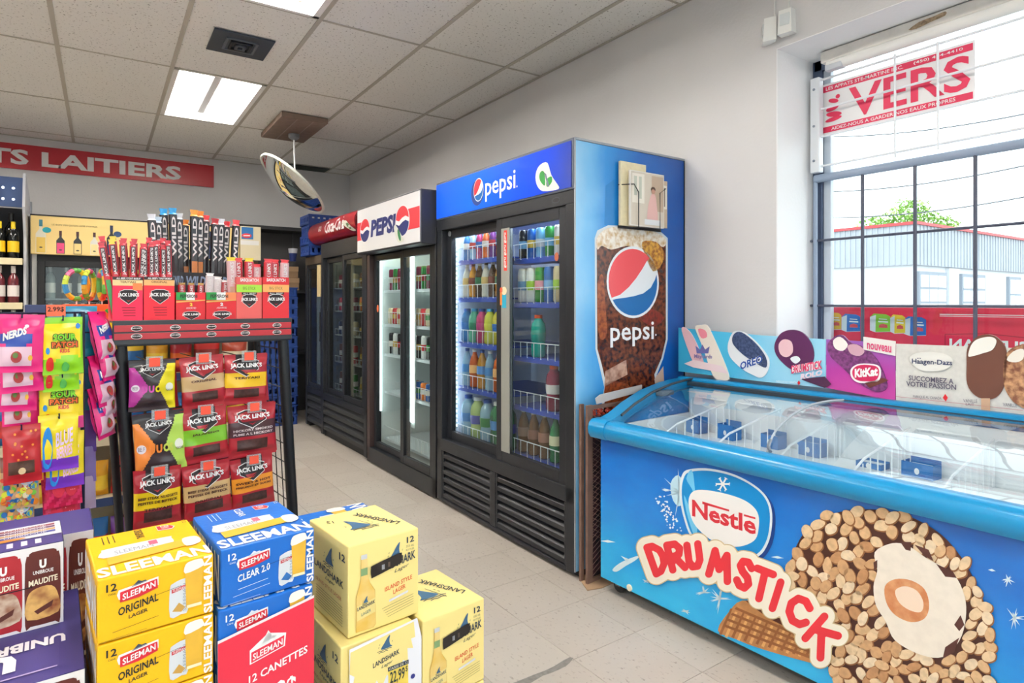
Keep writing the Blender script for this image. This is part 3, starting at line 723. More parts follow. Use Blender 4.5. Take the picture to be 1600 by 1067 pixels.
sodas = ['3B2014','C0392B','2E8B57','E8A33A','7A3B8C','D8D84A','5B3A22','C8487A','3D7FC0','E36C2A']
caps = ['1C4DA0','D8232E','F0F0F0','2E8B57','E8762A']
names = {'3B2014':'dark cola','C0392B':'red soda','2E8B57':'green soda','E8A33A':'amber juice','7A3B8C':'purple soda','D8D84A':'yellow drink','5B3A22':'brown tea','C8487A':'pink drink','3D7FC0':'blue drink','E36C2A':'orange drink','A8D0E8':'clear water','1FA79A':'teal sports drink','8C2244':'crimson sports drink','C9DDE2':'empty-looking clear','E8E4DA':'pale milky','F0F0EE':'white','1D5FAE':'blue','C8202C':'red','2F8F3C':'green','1A1A1E':'black','E87A22':'orange','D9C8A0':'beige','7A5234':'brown'}
SH = ['top', 'second', 'third', 'fourth', 'bottom']
def row(root, kind, cols, xs_, z, y, place, group, cat='bottle', nm='drink_bottle', s=1.0, caps_=None, labs=None, clear=.75):
    for i, (c, x) in enumerate(zip(cols, xs_)):
        cp = caps_[i % len(caps_)] if caps_ else None; lb = labs[i % len(labs)] if labs else None
        p = local_world(root, (x, y, z))
        put_drink((kind, c, cp, lb, clear) if kind not in ('can','tall') else (kind, c, cp, lb), p, '%s %s, %s from left, %s' % (names.get(c, 'coloured'), 'can' if cat == 'can' else 'bottle', ordinal(i), place), group, cat, nm, s, rnd.uniform(0, 6))
bpy.context.view_layer.update()
spanL = lambda n: [.145 + (.585-.145)*k/(n-1) for k in range(n)]; spanR = lambda n: [.745 + (1.20-.745)*k/(n-1) for k in range(n)]
pl = lambda k, side: '%s shelf, %s door, blue-header cooler' % (SH[k], side)
gin = 'bottles in the blue-header cooler'; gcn = 'cans in the blue-header cooler'; YB = .135
row(A, 'soda', ['3D7FC0','A8D0E8','C8487A','E36C2A','7A3B8C','C0392B','3D7FC0'], spanL(7), AZL[0], YB, pl(0,'left'), gin, s=.74, caps_=caps, labs=['E8E4DA','C8202C','1D5FAE'])
row(A, 'soda', ['E8E4DA','E8A33A','5B3A22','E8E4DA','5B3A22','E8A33A','E8A33A'], spanL(7), AZL[1], YB, pl(1,'left'), gin, s=.86, caps_=['F0F0F0','5B3A22'], labs=['C8A868','7A3B2A','2E6B46'])
row(A, 'sport', ['3D7FC0','5FB89A','C8487A','D8D84A','E8D84A','5FB89A'], spanL(6), AZL[2], YB, pl(2,'left'), gin, s=.98, caps_=['1C4DA0','3FA0D8'], labs=['2A6DBE','1F7A5A','B83A7A','C8C83A'])
row(A, 'soda', ['A8D0E8','E36C2A','E8A33A','A8D0E8','E36C2A','A8D0E8'], spanL(6), AZL[3], YB, pl(3,'left'), gin, s=.98, caps_=['1C4DA0','F0F0F0'], labs=['3D7FC0','E8B070','5A8AC8'], clear=.6)
row(A, 'sport', ['A8D0E8','C9E08A','A8D0E8','2E8B57','2E8B57'], spanL(5), AZL[4], YB+.01, pl(4,'left'), gin, s=1.22, caps_=['1C4DA0','F0F0F0'], labs=['3D7FC0','4A4FA8','1F7A3A'], clear=.6)
row(A, 'tall', ['1A1A1E','1D5FAE','7AB8E8','2F8F3C','F0F0EE','C8202C','8C2244'], spanR(7), AZR[0], YB, pl(0,'right'), gcn, 'can', 'drink_can', .95, labs=['7AB8E8','E8C04A','D8D8DC'])
row(A, 'tall', ['F0F0EE','F0F0EE','2F8F3C','1D5FAE','D9C8A0','C8202C','C8202C'], spanR(7), AZR[1], YB, pl(1,'right'), gcn, 'can', 'drink_can', 1.12, labs=['7AA8D8','A8D048','E89AA8'])
row(A, 'sport', ['1FA79A'], [.875], AZR[2], YB, pl(2,'right'), gin, s=1.05, caps_=['E8582A'], labs=['158C84'], clear=.85)
row(A, 'sport', ['C9DDE2','C9DDE2'], [1.03, 1.13], AZR[2], .22, pl(2,'right').replace(' shelf',' shelf rear row'), gin, s=1.0, caps_=['E8582A'], labs=['5A9A94'], clear=.4)
row(A, 'sport', ['8C2244'], [1.005], AZR[3], YB, pl(3,'right'), gin, s=1.1, caps_=['E8582A'], labs=['E8E0E0'], clear=.85)
row(A, 'soda', ['A8D0E8','1A1A1E'], [.88, .97], AZR[3], .30, pl(3,'right').replace(' shelf',' shelf rear row'), gin, s=.85, caps_=['1C4DA0'], labs=['D8D8DC'])
row(A, 'soda', ['7A5234','7A5234','7A5234','2E8B57','E8A33A','7A5234'], spanR(6), AZR[4], YB, pl(4,'right'), gin, s=.98, caps_=['F0F0F0','F0F0F0','F0F0F0','2E8B57','2E8B57'], labs=['8C6A5A','8A5A4A','9C6A5A','E8E4C0','D8D0C0'], clear=.7)
for k, z in enumerate(AZL): shelf(A, .105, .632, z-.001, .094, .62, tray, wire_w)
for k, z in enumerate(AZR): shelf(A, .710, 1.255, z-.001, .094, .62, tray, wire_w)
pt = M('shelf_tag_orange', 'F0764A', .5)
for (u, v) in ((848,400), (767,462)):
    x, z = ga(u, v); q = MB(); q.prism([(x+.016*cos(2*pi*k/12), z+.022*sin(2*pi*k/12)) for k in range(12)], .0845, .0865, pt); q.build('price_tag', A)
# picture on the near side: blue sky print with cola bottle
gs = face_uv(1.7676, 2.1331, .0141)
SIDE = lambda lift=0: flat((AL, 0, 0), (0,1,0), (0,0,1))
blue_print = ramp_mat('side_print_blue', [(0,'A8D4F0'),(.16,'6FB8EA'),(.32,'2A90DC'),(.6,'0C66C2'),(1,'0B4CA0')], 'Y', -.05, .80, .25, .42, 2.6, coat=.2, nmap=(1,1,.7))
P = Print(SIDE()); P.rect(.006, .03, AD-.004, AH-.012, blue_print, 0)
cola = M('cola_print', '34110B', .25, col2='7E3E22', nscale=46); foam = M('foam_print', 'F1EAE0', .3, col2='C9A878', nscale=40); amber = M('amber_print', 'D9A441', .3, col2='8A4A1A', nscale=60)
bot = [(929,372),(933,360),(950,352),(1000,354),(1030,360),(1043,372),(1043,530),(1036,560),(1026,585),(1030,625),(1032,660),(936,660),(940,630),(944,605),(936,570),(930,545)]
P.poly([gs(*p) for p in bot], C('D5DCE0', .25), 1)
P.poly([gs(*p) for p in ((932,376),(1040,376),(1040,530),(1033,560),(1022,585),(1027,625),(1029,660),(939,660),(944,630),(948,605),(940,570),(933,545))], cola, 2)
P.poly(smooth_poly([gs(*p) for p in ((932,372),(950,356),(985,356),(1020,361),(1040,374),(1036,386),(1018,380),(1000,390),(980,384),(955,390),(940,384),(933,390))],3), foam, 3)
P.poly(smooth_poly([gs(*p) for p in ((1003,378),(1024,378),(1036,392),(1034,412),(1020,424),(1008,400))],3), amber, 4)
P.poly(smooth_poly([gs(*p) for p in ((934,440),(942,430),(945,470),(948,520),(938,530),(933,500))],3), M('cola_glint', 'A85A2C', .3, col2='6A2414', nscale=50), 3)
P.poly(smooth_poly([gs(*p) for p in ((1005,480),(1030,488),(1036,500),(1020,510),(1000,498))],3), M('cola_red', '8E2A1A', .3, col2='5A160E', nscale=50), 3)
P.poly([gs(*p) for p in ((945,580),(978,562),(980,585),(944,604))], M('bottle_twist', 'C9A28E', .3, col2='8A5A48', nscale=30), 3); P.poly([gs(*p) for p in ((1022,592),(1036,572),(1037,596),(1026,622))], M('bottle_twist2', 'D6B8A6', .3), 3)
P.poly([gs(*p) for p in ((968,640),(995,612),(1000,618),(978,640))], M('bottle_twist3', 'B89A8C', .3), 3)
P.poly(smooth_poly([gs(*p) for p in ((945,600),(965,596),(985,606),(970,640),(948,640))],3), M('cola_glow', '9A4A22', .3, col2='5A2210', nscale=55), 3)
P.poly([gs(*p) for p in ((944,352),(946,290),(960,280),(962,352))], C('1E7EC8', .25), 1)
cx, cz = gs(989.5, 441); r0 = gs(1029,441)[0]-cx; rz = (gs(989,385)[1]-gs(989,497)[1])/2
globe(P, cx, cz, r0*.93, rz*.93, 4, 1.075, C('E8EDF2', .25), C('E4525A', .25), C('1368AE', .25))
P.text('pepsi', gs(953,543), gs(1021,539), gs(953,504), C('F4F4F6', .25), 6, .012); P.ell(*gs(1024,523), .005, .005, C('F4F4F6', .25), 6, 8)
P.build('side_picture', A)
q = MB(); edge = M('panel_edge', '9FA6AE', .4, metal=.3)
q.box((AL-.001, 0, .03), (AL+.004, .006, AH), edge); q.build('corner_trim', A)
q = MB(); q.box((AL-.001, .004, AH-.010), (AL+.004, AD, AH), edge); q.build('corner_trim', A)
q = MB(); q.box((AL-.001, AD-.006, .03), (AL+.004, AD, AH-.01), blk2); q.build('corner_trim', A)

# brochures in a wire holder on the cooler side
br_o = local_world(A, (AL+.006, 0, 0)); BH = thing('brochure_holder', 'wire brochure holder hung on the side of the blue-header cooler', 'holder', br_o, AANG + pi/2)
wm_ = M('holder_wire', '2A2C30', .4, metal=.4)
hx0, hx1 = gs(964,280)[0], gs(1030,280)[0]; hz0, hz1 = 1.605, 1.885
q = MB()
q.tube([(hx0-.005,-.006,1.80),(hx0+.045,-.062,1.80),(hx0+.075,-.062,1.765),(hx0+.075,-.062,1.60),(hx1-.07,-.062,1.60),(hx1-.07,-.062,1.775),(hx1-.03,-.062,1.80),(hx1+.005,-.006,1.80)], .0025, wm_, 6)
q.tube([(hx0+.075,-.062,1.60),(hx0-.002,-.006,1.598),(hx1,-.006,1.598),(hx1-.07,-.062,1.60)], .0025, wm_, 6); q.build('wire_frame', BH)
q = MB(); q.box((hx0-.002,-.005,1.598),(hx1+.002,-.001,1.61), wm_); q.build('back_clip', BH)
def leaflet(name, x0, x1, z0, z1, y, th, m, label, pr=None, tilt=0.0):
    t = thing(name, label, 'brochure', BH.matrix_basis @ Vector((x0, y, z0)), AANG + pi/2)
    q = MB(); q.box((0,0,0), (x1-x0, th, z1-z0), m, .001); q.build('pages', t)
    if pr:
        P = Print(flat((0,0,0), (1,0,0), (0,0,1), x1-x0, z1-z0)); pr(P); P.build('cover_print', t)
bpy.context.view_layer.update()
def cover(P):
    P.rect(.02,.02,.98,.98,C('D8CDBE')); P.rect(.05,.42,.40,.95,C('EFE8DC'),1); P.rect(.10,.55,.18,.9,C('C2C6B8'),2); P.rect(.24,.5,.32,.9,C('C2C6B8'),2); P.rect(.62,.30,.97,.95,C('C4AE98'),1)
    P.poly(smooth_poly([(.48,.10),(.50,.35),(.55,.50),(.62,.62),(.72,.60),(.76,.45),(.80,.12),(.64,.08)],3), C('E6B9B4'), 3); P.ell(.66,.66,.06,.045,C('C99A86'),4,12); P.ell(.66,.70,.07,.05,C('5A4438'),3,12)
    P.rect(.40,.04,.88,.14,C('E4E6EA'),4)
leaflet('brochure', hx0-.002, hx0+.17, 1.608, 1.912, -.020, .014, M('cream_paper', 'EFE3BE', .7, noise=.1, nscale=40), 'cream stack of leaflets at the back of the wire brochure holder')
leaflet('brochure', hx0+.030, hx1-.030, 1.606, 1.868, -.052, .012, M('gloss_paper', 'E9E4DC', .3), 'glossy brochure with a pink-gowned figure in the wire holder', cover)
leaflet('brochure', hx1-.075, hx1+.012, 1.612, 1.845, -.036, .006, M('gloss_paper2', 'C9B49E', .3), 'tan brochure sticking out at the right of the wire holder', lambda P: (P.rect(.45,.4,.95,.9,C('E9E2D6')), P.rect(.55,.45,.8,.85,C('8A7A6A'),1)))

# ---- white-sign cooler
BO = (1.728, 4.615); BANG = -pi/2 + .02; BL, BD, BHt = 1.140, .72, 1.985
B = thing('drinks_cooler', 'black two-door cooler under a white PEPSI light box', 'cooler', (BO[0], BO[1], 0), BANG)
bpy.context.view_layer.update()
gb_ = face_uv(BO[0], BO[1], BANG)
wl = M('liner_bright', 'EEF4F2', .4)
bx0, bx1, bz0, bz1 = .05, 1.10, .13, 1.70
cabinet(B, BL, BD, BHt-.03, bz0, bz1, bx0, bx1, blk, wl)
q = MB(); q.box((0, 0, 1.612), (BL, .05, 1.72), blk, .003); q.build('top_rail', B)
q = MB(); q.box((0, 0, 0.01), (BL, .05, .125), blk, .003); q.build('kick_plate', B)
for a, b in ((0, .052), (1.092, BL)):
    q = MB(); q.box((a, 0, .02), (b, .05, 1.61), blk if a else M('jamb_brown', '40302E', .45), .003); q.build('jamb', B)
sliding_door(B, .052, .64, .127, 1.61, .036, .045, blk, door_glass); sliding_door(B, .600, 1.098, .127, 1.61, .006, .052, blk, door_glass)
q = MB(); q.box((.08, .115, 1.655), (1.08, .145, 1.672), M('added_case_lamp_b', 'F0FFFA', .4, emit=10.0)); q.build('case_lamp', B)  # added lamp bar, only there to lift the interior brightness
lamp = M('cooler_lamp', 'F2FFFB', .4, emit=9.0)
q = MB(); q.box((.615,.070,.40), (.655,.086,1.585), lamp, .006); q.build('lamp_tube', B)
q = MB(); q.box((.605,.086,.36), (.665,.098,1.60), M('lamp_back', 'DDE6E4', .4)); q.build('lamp_housing', B)
q = MB(); q.box((.06,.075,.40), (.085,.09,1.585), M('cooler_lamp_dim','E8F6F2',.4,emit=2.5)); q.build('lamp_tube', B)
wt = M('white_tray', 'DDE5EA', .4); BZ = [1.34, 1.08, .85, .56, .20]
plb = lambda k, side: '%s shelf, %s door, white-sign cooler' % (SH[k], side)
for k, z in enumerate(BZ):
    shelf(B, .09, 1.095, z-.001, .105, .60, wt, wire_w, .022, .09, .05)
    if k == 4: continue
    pal = [['8C2244','1A1A1E','1A1A1E','2F8F3C','E87A22','C8202C','2F8F3C'], ['D9C8A0','E87A22','D9C8A0','C8202C','2F8F3C','2F8F3C','C8202C'], ['1A1A1E','D9C8A0','2F8F3C','F0F0EE','7A5234','C8202C','7A5234'], ['E87A22','7A5234','8C2244','1D5FAE','C8202C','E87A22','7A5234']][k]
    n0 = 1 if k < 3 else 4; xs__ = [.15 + .079*i for i in range(12)][n0-1:]
    row(B, 'tall' if k in (0, 2) else 'can', [pal[(i*3 + i//2) % 7] for i in range(len(xs__))], xs__, z, .148, '%s shelf of the white-sign cooler' % SH[k], 'cans in the white-sign cooler', 'can', 'drink_can', 1.0, labs=['E8E4DA','D8B04A','C8202C','2F8F3C','F0F0EE'])
x, z = gb_(571.5+12, 482); q = MB(); q.prism([(x+.016*cos(2*pi*k/12), z+.028*sin(2*pi*k/12)) for k in range(12)], .0335, .0355, pt); q.build('price_tag', B)
# light box
LB0, LB1, LZ0, LZ1, LY = .06, 1.135, 1.612, 1.955, -.10
q = MB(); q.box((LB0, LY, LZ0), (LB1, .06, LZ1), M('lightbox_frame', '2E3038', .45), .006); q.build('sign_box', B)
q = MB(); q.box((LB0+.010, LY-.004, LZ0+.012), (LB1-.008, LY+.001, LZ1-.012), M('lightbox_face', 'E2E3E6', .3)); q.build('sign_face', B)
so = B.matrix_basis @ Vector((0, LY-.004, 0)); gB = face_uv(so.x, so.y, BANG)
P = Print(flat((0, LY-.004, 0), (1,0,0), (0,0,1))); rs = C('C9303C'); nb = C('27306E')
za, zb = LZ0+.10, LZ0+.235
P.rect(LB0+.010, za, LB0+.20, zb, rs, 0); P.rect(LB1-.24, za, LB1-.008, zb, rs, 0)
def old_globe(cx, cz, rx, rz):
    P.ell(cx, cz, rx*1.12, rz*1.10, C('E8E8EA'), 1); n = 16
    P.poly([(cx+rx*cos(pi*k/n), cz+rz*.14+rz*.86*sin(pi*k/n)) for k in range(n+1)] + [(cx-rx*.5, cz+rz*.02), (cx, cz+rz*.22), (cx+rx*.5, cz+rz*.30)], rs, 2)
    P.poly([(cx+rx*cos(-pi*k/n), cz-rz*.14-rz*.86*sin(pi*k/n)) for k in range(n+1)] + [(cx-rx*.5, cz-rz*.28), (cx, cz-rz*.08), (cx+rx*.5, cz+rz*.02)], nb, 2)
old_globe(.225, (za+zb)/2, .085, .085); old_globe(.875, (za+zb)/2, .098, .098)
P.tbox('PEPSI', .335, za+.005, .775, zb-.005, nb, 2, .05, .12)
P.poly(smooth_poly([(.745,.0+za+.03),(.775,za+.05),(.87,za-.03),(.90,za-.062),(.84,za-.072),(.79,za-.05)],3), C('D9DCD2'), 4); P.ell(.83, za-.022, .018, .045, C('2E7A48'), 5, rot=.5)
P.build('sign_print', B)

# ---- red-drum-sign cooler
CO = (1.713, 5.772); CANG = -pi/2 + .02; CL, CD, CH = 1.125, .70, 1.80
Cc = thing('drinks_cooler', 'dim black two-door cooler under a red rolled cola sign', 'cooler', (CO[0], CO[1], 0), CANG)
bpy.context.view_layer.update()
gc = face_uv(CO[0], CO[1], CANG)
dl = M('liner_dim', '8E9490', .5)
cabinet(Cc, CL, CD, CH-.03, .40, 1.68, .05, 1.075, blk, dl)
q = MB(); q.box((0, 0, 1.655), (CL, .06, 1.79), blk, .003); q.build('top_rail', Cc)
q = MB(); q.box((0, 0, .345), (CL, .05, .405), blk, .003); q.build('sill_rail', Cc)
for a, b in ((0, .06), (1.065, CL)):
    q = MB(); q.box((a, 0, .02), (b, .05, 1.66), blk, .003); q.build('jamb', Cc)
grille(Cc, .04, 1.09, .06, .345, .002, 4, M('grille_grey', '2C2E30', .5))
q = MB(); q.box((.03,.03,.005), (1.10,.06,.06), blk2); q.build('toe_rail', Cc)
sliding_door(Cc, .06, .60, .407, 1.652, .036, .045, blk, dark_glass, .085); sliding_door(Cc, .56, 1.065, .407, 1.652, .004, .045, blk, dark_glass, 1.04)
q = MB(); q.box((.50,.09,.42), (.55,.11,1.66), M('mullion_cream', 'A79E80', .5)); q.build('mullion', Cc)
q = MB(); q.box((.80,.09,.42), (.84,.11,1.66), M('mullion_cream', 'A79E80')); q.build('mullion', Cc)
q = MB(); q.box((.08, .115, 1.655), (1.05, .135, 1.668), M('added_case_lamp_c', 'F6F0DC', .4, emit=5.0)); q.build('case_lamp', Cc)  # weak extra lamp, added because the interior came out too dark
plc = lambda k: '%s shelf of the red-sign cooler' % SH[k]
for k, z in enumerate([1.38, 1.17, .95, .70, .44]):
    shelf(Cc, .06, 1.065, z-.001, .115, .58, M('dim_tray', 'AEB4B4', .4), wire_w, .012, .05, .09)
    cols = [['8C2244','C8202C','D9C8A0','7A5234','8C2244','C8202C'], ['C8202C','8C2244','8C2244','E87A22','C8202C','E87A22'], ['1A1A1E','2F8F3C','D9C8A0','1A1A1E','2F8F3C','D9C8A0'], ['7A5234','E87A22','C8202C','7A5234','2F8F3C','D9C8A0'], ['7A5234','1A1A1E','2F8F3C','D9C8A0','7A5234','1A1A1E']][k]
    row(Cc, 'can' if k < 3 else 'tall', cols, [.12,.28,.44,.64,.78,.96], z, .165, plc(k), 'cans in the red-sign cooler', 'can', 'drink_can', 1.0, labs=['E8E4DA','D8B04A'])
# rolled sign
cs = thing('cola_sign', 'red rolled cola sign with white script on the third cooler', 'sign', (CO[0], CO[1], 0), CANG)
redc = M('cola_red_sign', '9A1A28', .3, noise=.25, nscale=12); prof = []
cy_, cz_, ry_, rz_ = .045, 1.902, .105, .105
n = 20; q = MB(); ring = [(cy_ + ry_*cos(pi/2 + 2*pi*k/n), cz_ + rz_*sin(pi/2 + 2*pi*k/n)) for k in range(n)]
q.sweep(ring, -.20, 1.02, redc); q.build('drum', cs, True)
for xx in (-.212, 1.02):
    q = MB(); q.sweep([(cy_ + (ry_-.006)*cos(2*pi*k/n), cz_ + (rz_-.006)*sin(2*pi*k/n)) for k in range(n)], xx, xx+.012, M('drum_end', '5A1018', .4)); q.build('end_cap', cs, True)
def drum(u, v, l):   # u along the drum, v = angle from the front, positive upwards
    r = ry_ + .002 + .0006*l; return Vector((u, cy_ - r*cos(v), cz_ + r*sin(v)))
P = Print(drum)
vs_, fs_, _ = text_shape('Cola', .02, .3)
def drum_text(t, u0, u1, a0, a1, m, l=1, bold=.02, shear=.3):
    P.text(t, (u0, a0), (u1, a0), (u0, a1), m, l, bold, shear)
drum_text('Coca-Cola', .30, .78, -.42, .62, C('EDE6E6'), 2, .03, .35); P.build('sign_print', cs); P = Print(drum); drum_text('GO', .12, .20, -.1, .35, C('E2D4D4'), 2)
P.poly(smooth_poly([(.74,.1),(.84,.15),(.93,-.35),(.99,-.75),(.93,-.80),(.85,-.45)],3), C('C9CDBE'), 3); P.poly(smooth_poly([(.84,-.1),(.89,-.1),(.93,-.5),(.89,-.55)],3), C('5A7A54'), 4)
P.build('sign_print', cs)

# ---- narrow cooler at the far end
DO = (1.722, 6.33); D_ = thing('drinks_cooler', 'narrow black single-door cooler at the far end by the crates', 'cooler', (DO[0], DO[1], 0), CANG)
bpy.context.view_layer.update()
DL, DD, DH = .53, .66, 1.70
cabinet(D_, DL, DD, DH, .40, 1.62, .05, .48, blk, M('liner_far', 'C4CCCC', .5))
q = MB(); q.box((0,0,1.62), (DL,.05,DH), M('top_rail_tan', '54483A', .5), .003); q.build('top_rail', D_)
q = MB(); q.box((0,0,.35), (DL,.05,.405), blk, .003); q.build('sill_rail', D_)
for a, b in ((0,.05), (.48,DL)):
    q = MB(); q.box((a,0,.02), (b,.05,1.62), blk, .003); q.build('jamb', D_)
grille(D_, .02, .51, .05, .345, .002, 4, M('grille_grey', '2C2E30', .5))
sliding_door(D_, .05, .48, .407, 1.618, .01, .04, blk, dark_glass, .45)
q = MB(); q.box((.44,-.02,1.30), (.53,-.004,1.60), M('cream_card', 'CDB98A', .7)); q.build('door_card', D_)
for k, z in enumerate([1.36, 1.12, .88, .64, .42]):
    shelf(D_, .06, .475, z, .12, .55, wt, wire_w, .015, .05, .06)
    row(D_, 'can', [['C8202C','8C2244','C8202C'], ['8C2244','C8202C','1A1A1E'], ['2F8F3C','8C2244','2F8F3C'], ['C8202C','8C2244','C8202C'], ['7A5234','C8202C','1A1A1E']][k], [.20,.30,.40], z, .18, '%s shelf of the narrow far cooler' % SH[k], 'cans in the narrow far cooler', 'can', 'drink_can', 1.0, labs=['E8E4DA'])
# ================================================================== ICE-CREAM CHEST FREEZER
ZO = (1.791, 1.984); ZANG = -pi/2 + radians(3.64); ZL, ZD = 1.70, .60
Z = thing('ice_cream_freezer', 'long blue chest freezer with curved glass lids and cone picture', 'freezer', (ZO[0], ZO[1], 0), ZANG)
bpy.context.view_layer.update()
gf = face_uv(ZO[0], ZO[1], ZANG)
ARC = [(-.025,.727),(.02,.735),(.074,.750),(.16,.790),(.278,.831),(.414,.858),(.52,.868),(.60,.870)]
def arc_z(y):
    for (a, b), (c, d) in zip(ARC[:-1], ARC[1:]):
        if a <= y <= c: return b + (d-b)*(y-a)/(c-a)
    return ARC[-1][1]
teal = M('freezer_rim_teal', '0C84BC', .28, spec=.5, coat=.1); fwhite = M('freezer_white', 'EDF1F4', .35); dkr = M('lid_track', '2A3440', .35)
fprint = ramp_mat('freezer_print_blue', [(0,'2CB8EC'),(.28,'149AE0'),(.6,'1478D0'),(1,'1859B4')], 'Z', .02, .72, .22, .55, 3.2, coat=.25, nmap=(1,1,2.2))
side_m = M('freezer_side_blue', '1F8FD0', .35)
def fpart(name, lo, hi, m, bev=.003):
    q = MB(); q.box(lo, hi, m, bev); return q.build(name, Z)
fpart('front_panel', (0,0,.06), (ZL,.035,.672), fprint, .002); fpart('end_panel', (0,.036,.06), (.035,ZD-.001,.71), side_m); fpart('end_panel', (ZL-.035,.036,.06), (ZL,ZD-.001,.71), side_m)
fpart('back_panel', (.036,ZD-.03,.06), (ZL-.036,ZD,.86), side_m); fpart('base_pan', (.036,.036,.06), (ZL-.036,ZD-.031,.20), M('base_dark', '3A3A3E', .6))
q = MB(); q.box((.036,.036,.20), (ZL-.036,ZD-.031,.207), fwhite); q.box((.036,.036,.207), (.044,ZD-.031,.715), fwhite); q.box((ZL-.044,.036,.207), (ZL-.036,ZD-.031,.715), fwhite)
q.box((.044,.036,.207), (ZL-.044,.044,.70), fwhite); q.box((.044,ZD-.039,.207), (ZL-.044,ZD-.031,.83), fwhite); q.build('tub', Z)
q = MB(); q.sweep([(-.004,.662),(-.024,.664),(-.035,.680),(-.038,.702),(-.033,.722),(-.018,.735),(.004,.740),(.030,.738),(.034,.725),(.034,.676),(-.004,.672)], .055, ZL+.02, teal); q.build('front_rim', Z, True)
q = MB(); q.sweep([(-.004,.660),(-.026,.662),(-.039,.680),(-.042,.702),(-.036,.726),(-.018,.740),(.02,.742),(.036,.735),(.036,.674),(-.004,.670)], -.035, .055, teal); q.build('rim_corner', Z, True)
# curved end frames
for x0, x1, nm in ((-.028, .040, 'end_frame'), (ZL-.03, ZL+.028, 'end_frame')):
    q = MB(); up = [(y, z+.004) for y, z in ARC[1:]]; lo = [(y, z-.045) for y, z in ARC[1:]][::-1]
    q.sweep(up+lo, x0, x1, teal); q.build(nm, Z, True)
    q = MB(); q.prism([(y, z-.05) for y, z in ARC[1:]] + [(.598,.70),(.02,.70)], x0+.03 if x0 < 0 else x0, x0+.04 if x0 < 0 else x0+.01, side_m, fr=lambda a, b, c: (b, a, c)); q.build('end_cheek', Z)
q = MB(); q.sweep([(.565,.842),(.565,.872),(.575,.880),(.600,.882),(.612,.874),(.612,.842)], -.03, ZL+.02, teal); q.build('back_rim', Z, True)
q = MB(); q.sweep([(.548,.846),(.548,.862),(.564,.866),(.564,.846)], .04, ZL-.03, dkr); q.build('lid_track', Z)
q = MB(); q.tube([(.052, y, z+.006) for y, z in ARC[2:]], .006, dkr, 6); q.build('lid_seal', Z)
lid_glass = glass_mat('lid_glass', 'F3F9FB', 1.9, haze=.008)
def lid(x0, x1, dz, name, rounded=0.0):
    q = MB(); ys_ = [.012 + (.560-.012)*k/20 for k in range(21)]; vs = []; fs = []
    for k, y in enumerate(ys_):
        t = k/20; inset = rounded * (abs(2*t-1)**3)
        for x in (x0+inset, (x0+x1)/2, x1): vs.append((x, y, arc_z(y)+dz))
    for k in range(20):
        for i in range(2): fs.append((k*3+i, k*3+i+1, k*3+i+4, k*3+i+3))
    q.add(vs, fs, lid_glass); return q.build(name, Z, True)
l1 = lid(.045, .95, -.016, 'glass_lid'); l2 = lid(.70, ZL-.035, -.006, 'glass_lid', .06)
q = MB(); q.tube([(.70 + .06*abs(2*k/20-1)**3, .012+.548*k/20, arc_z(.012+.548*k/20)-.004) for k in range(21)], .004, M('lid_edge_trim', 'AEB9C2', .25), 6); q.build('edge_trim', l2, True)
q = MB(); q.tube([(.72, .10, arc_z(.10)+.002), (.735, .06, arc_z(.06)+.004), (.76, .03, arc_z(.03)+.004)], .006, M('lid_grip', '6A7480', .3), 6); q.build('grip', l2, True)
y_ = .36; q = MB(); q.box((.040,y_-.045,arc_z(y_)-.030), (.075,y_+.045,arc_z(y_)-.008), M('latch_grey', '5F6E7C', .35), .003); q.build('latch', l1)
# wire dividers and cartons inside
cw = M('basket_wire', 'F2F5F8', .3)
for k, x in enumerate((.28, .52, .76, 1.00, 1.24, 1.48)):
    q = MB(); q.tube([(x,.055,.645),(x,.055,.705),(x,.16,.745),(x,.53,.80),(x,.53,.645)], .004, cw, 6)
    for j in range(8): q.tube([(x, .10+j*.055, .645), (x, .10+j*.055, .722+j*.0095)], .0022, cw, 5)
    q.build('wire_divider', Z)
for k in range(7):
    q = MB(); xa = .06+k*.235; q.tube([(xa,.552,.645),(xa,.552,.78),(xa+.015,.552,.795),(xa+.19,.552,.795),(xa+.205,.552,.78),(xa+.205,.552,.645)], .004, cw, 6); q.build('wire_hoop', Z)
q = MB(); q.box((.05,.05,.634), (ZL-.05,.555,.640), fwhite); q.build('basket_floor', Z)
carton_b = M('carton_blue', '1C6FB4', .5); sweet = M('carton_pink', 'E3A4A0', .6, noise=.3, nscale=60)
def carton(u, v, w, h, label, full):
    d = ray(u, v)   # rests on the basket floor: follow the ray down to z = .641
    t = (.641 - CAM_H)/d.z; p = CAM + d*t
    lp = Z.matrix_basis.inverted() @ p; lp.y = min(max(lp.y, .10), .50); p = Z.matrix_basis @ lp
    o = thing('ice_cream_carton', label, 'carton', p, ZANG - .1, 'open cartons inside the chest freezer')
    q = MB(); 
    for lo, hi in (((-w/2,-.03,0),(w/2,-.027,h)), ((-w/2,.027,0),(w/2,.03,h*1.2)), ((-w/2,-.027,0),(-w/2+.003,.027,h)), ((w/2-.003,-.027,0),(w/2,.027,h)), ((-w/2+.003,-.027,0),(w/2-.003,.027,.004))): q.box(lo, hi, carton_b)
    q.build('box', o)
    q = MB(); 
    q.box((-w/2+.006,-.024,.005), (w/2-.006,.024,h*.85), sweet if full else M('carton_inside', 'C9D6E0', .6), .012); q.build('contents', o)
    P = Print(flat((0,-.03,0), (1,0,0), (0,0,1))); P.ell(0, h*.45, .008, .011, WHITE); P.build('front_mark', o)
carton(1119, 669, .075, .06, 'open blue carton nearest the left end inside the freezer', True)
carton(1180, 676, .08, .065, 'blue carton second from left inside the freezer', False)
carton(1241, 690, .085, .055, 'open blue carton with pink treats, third from left in freezer', True)
carton(1325, 694, .09, .055, 'pale blue carton under the lid edge, fourth from left in freezer', False)
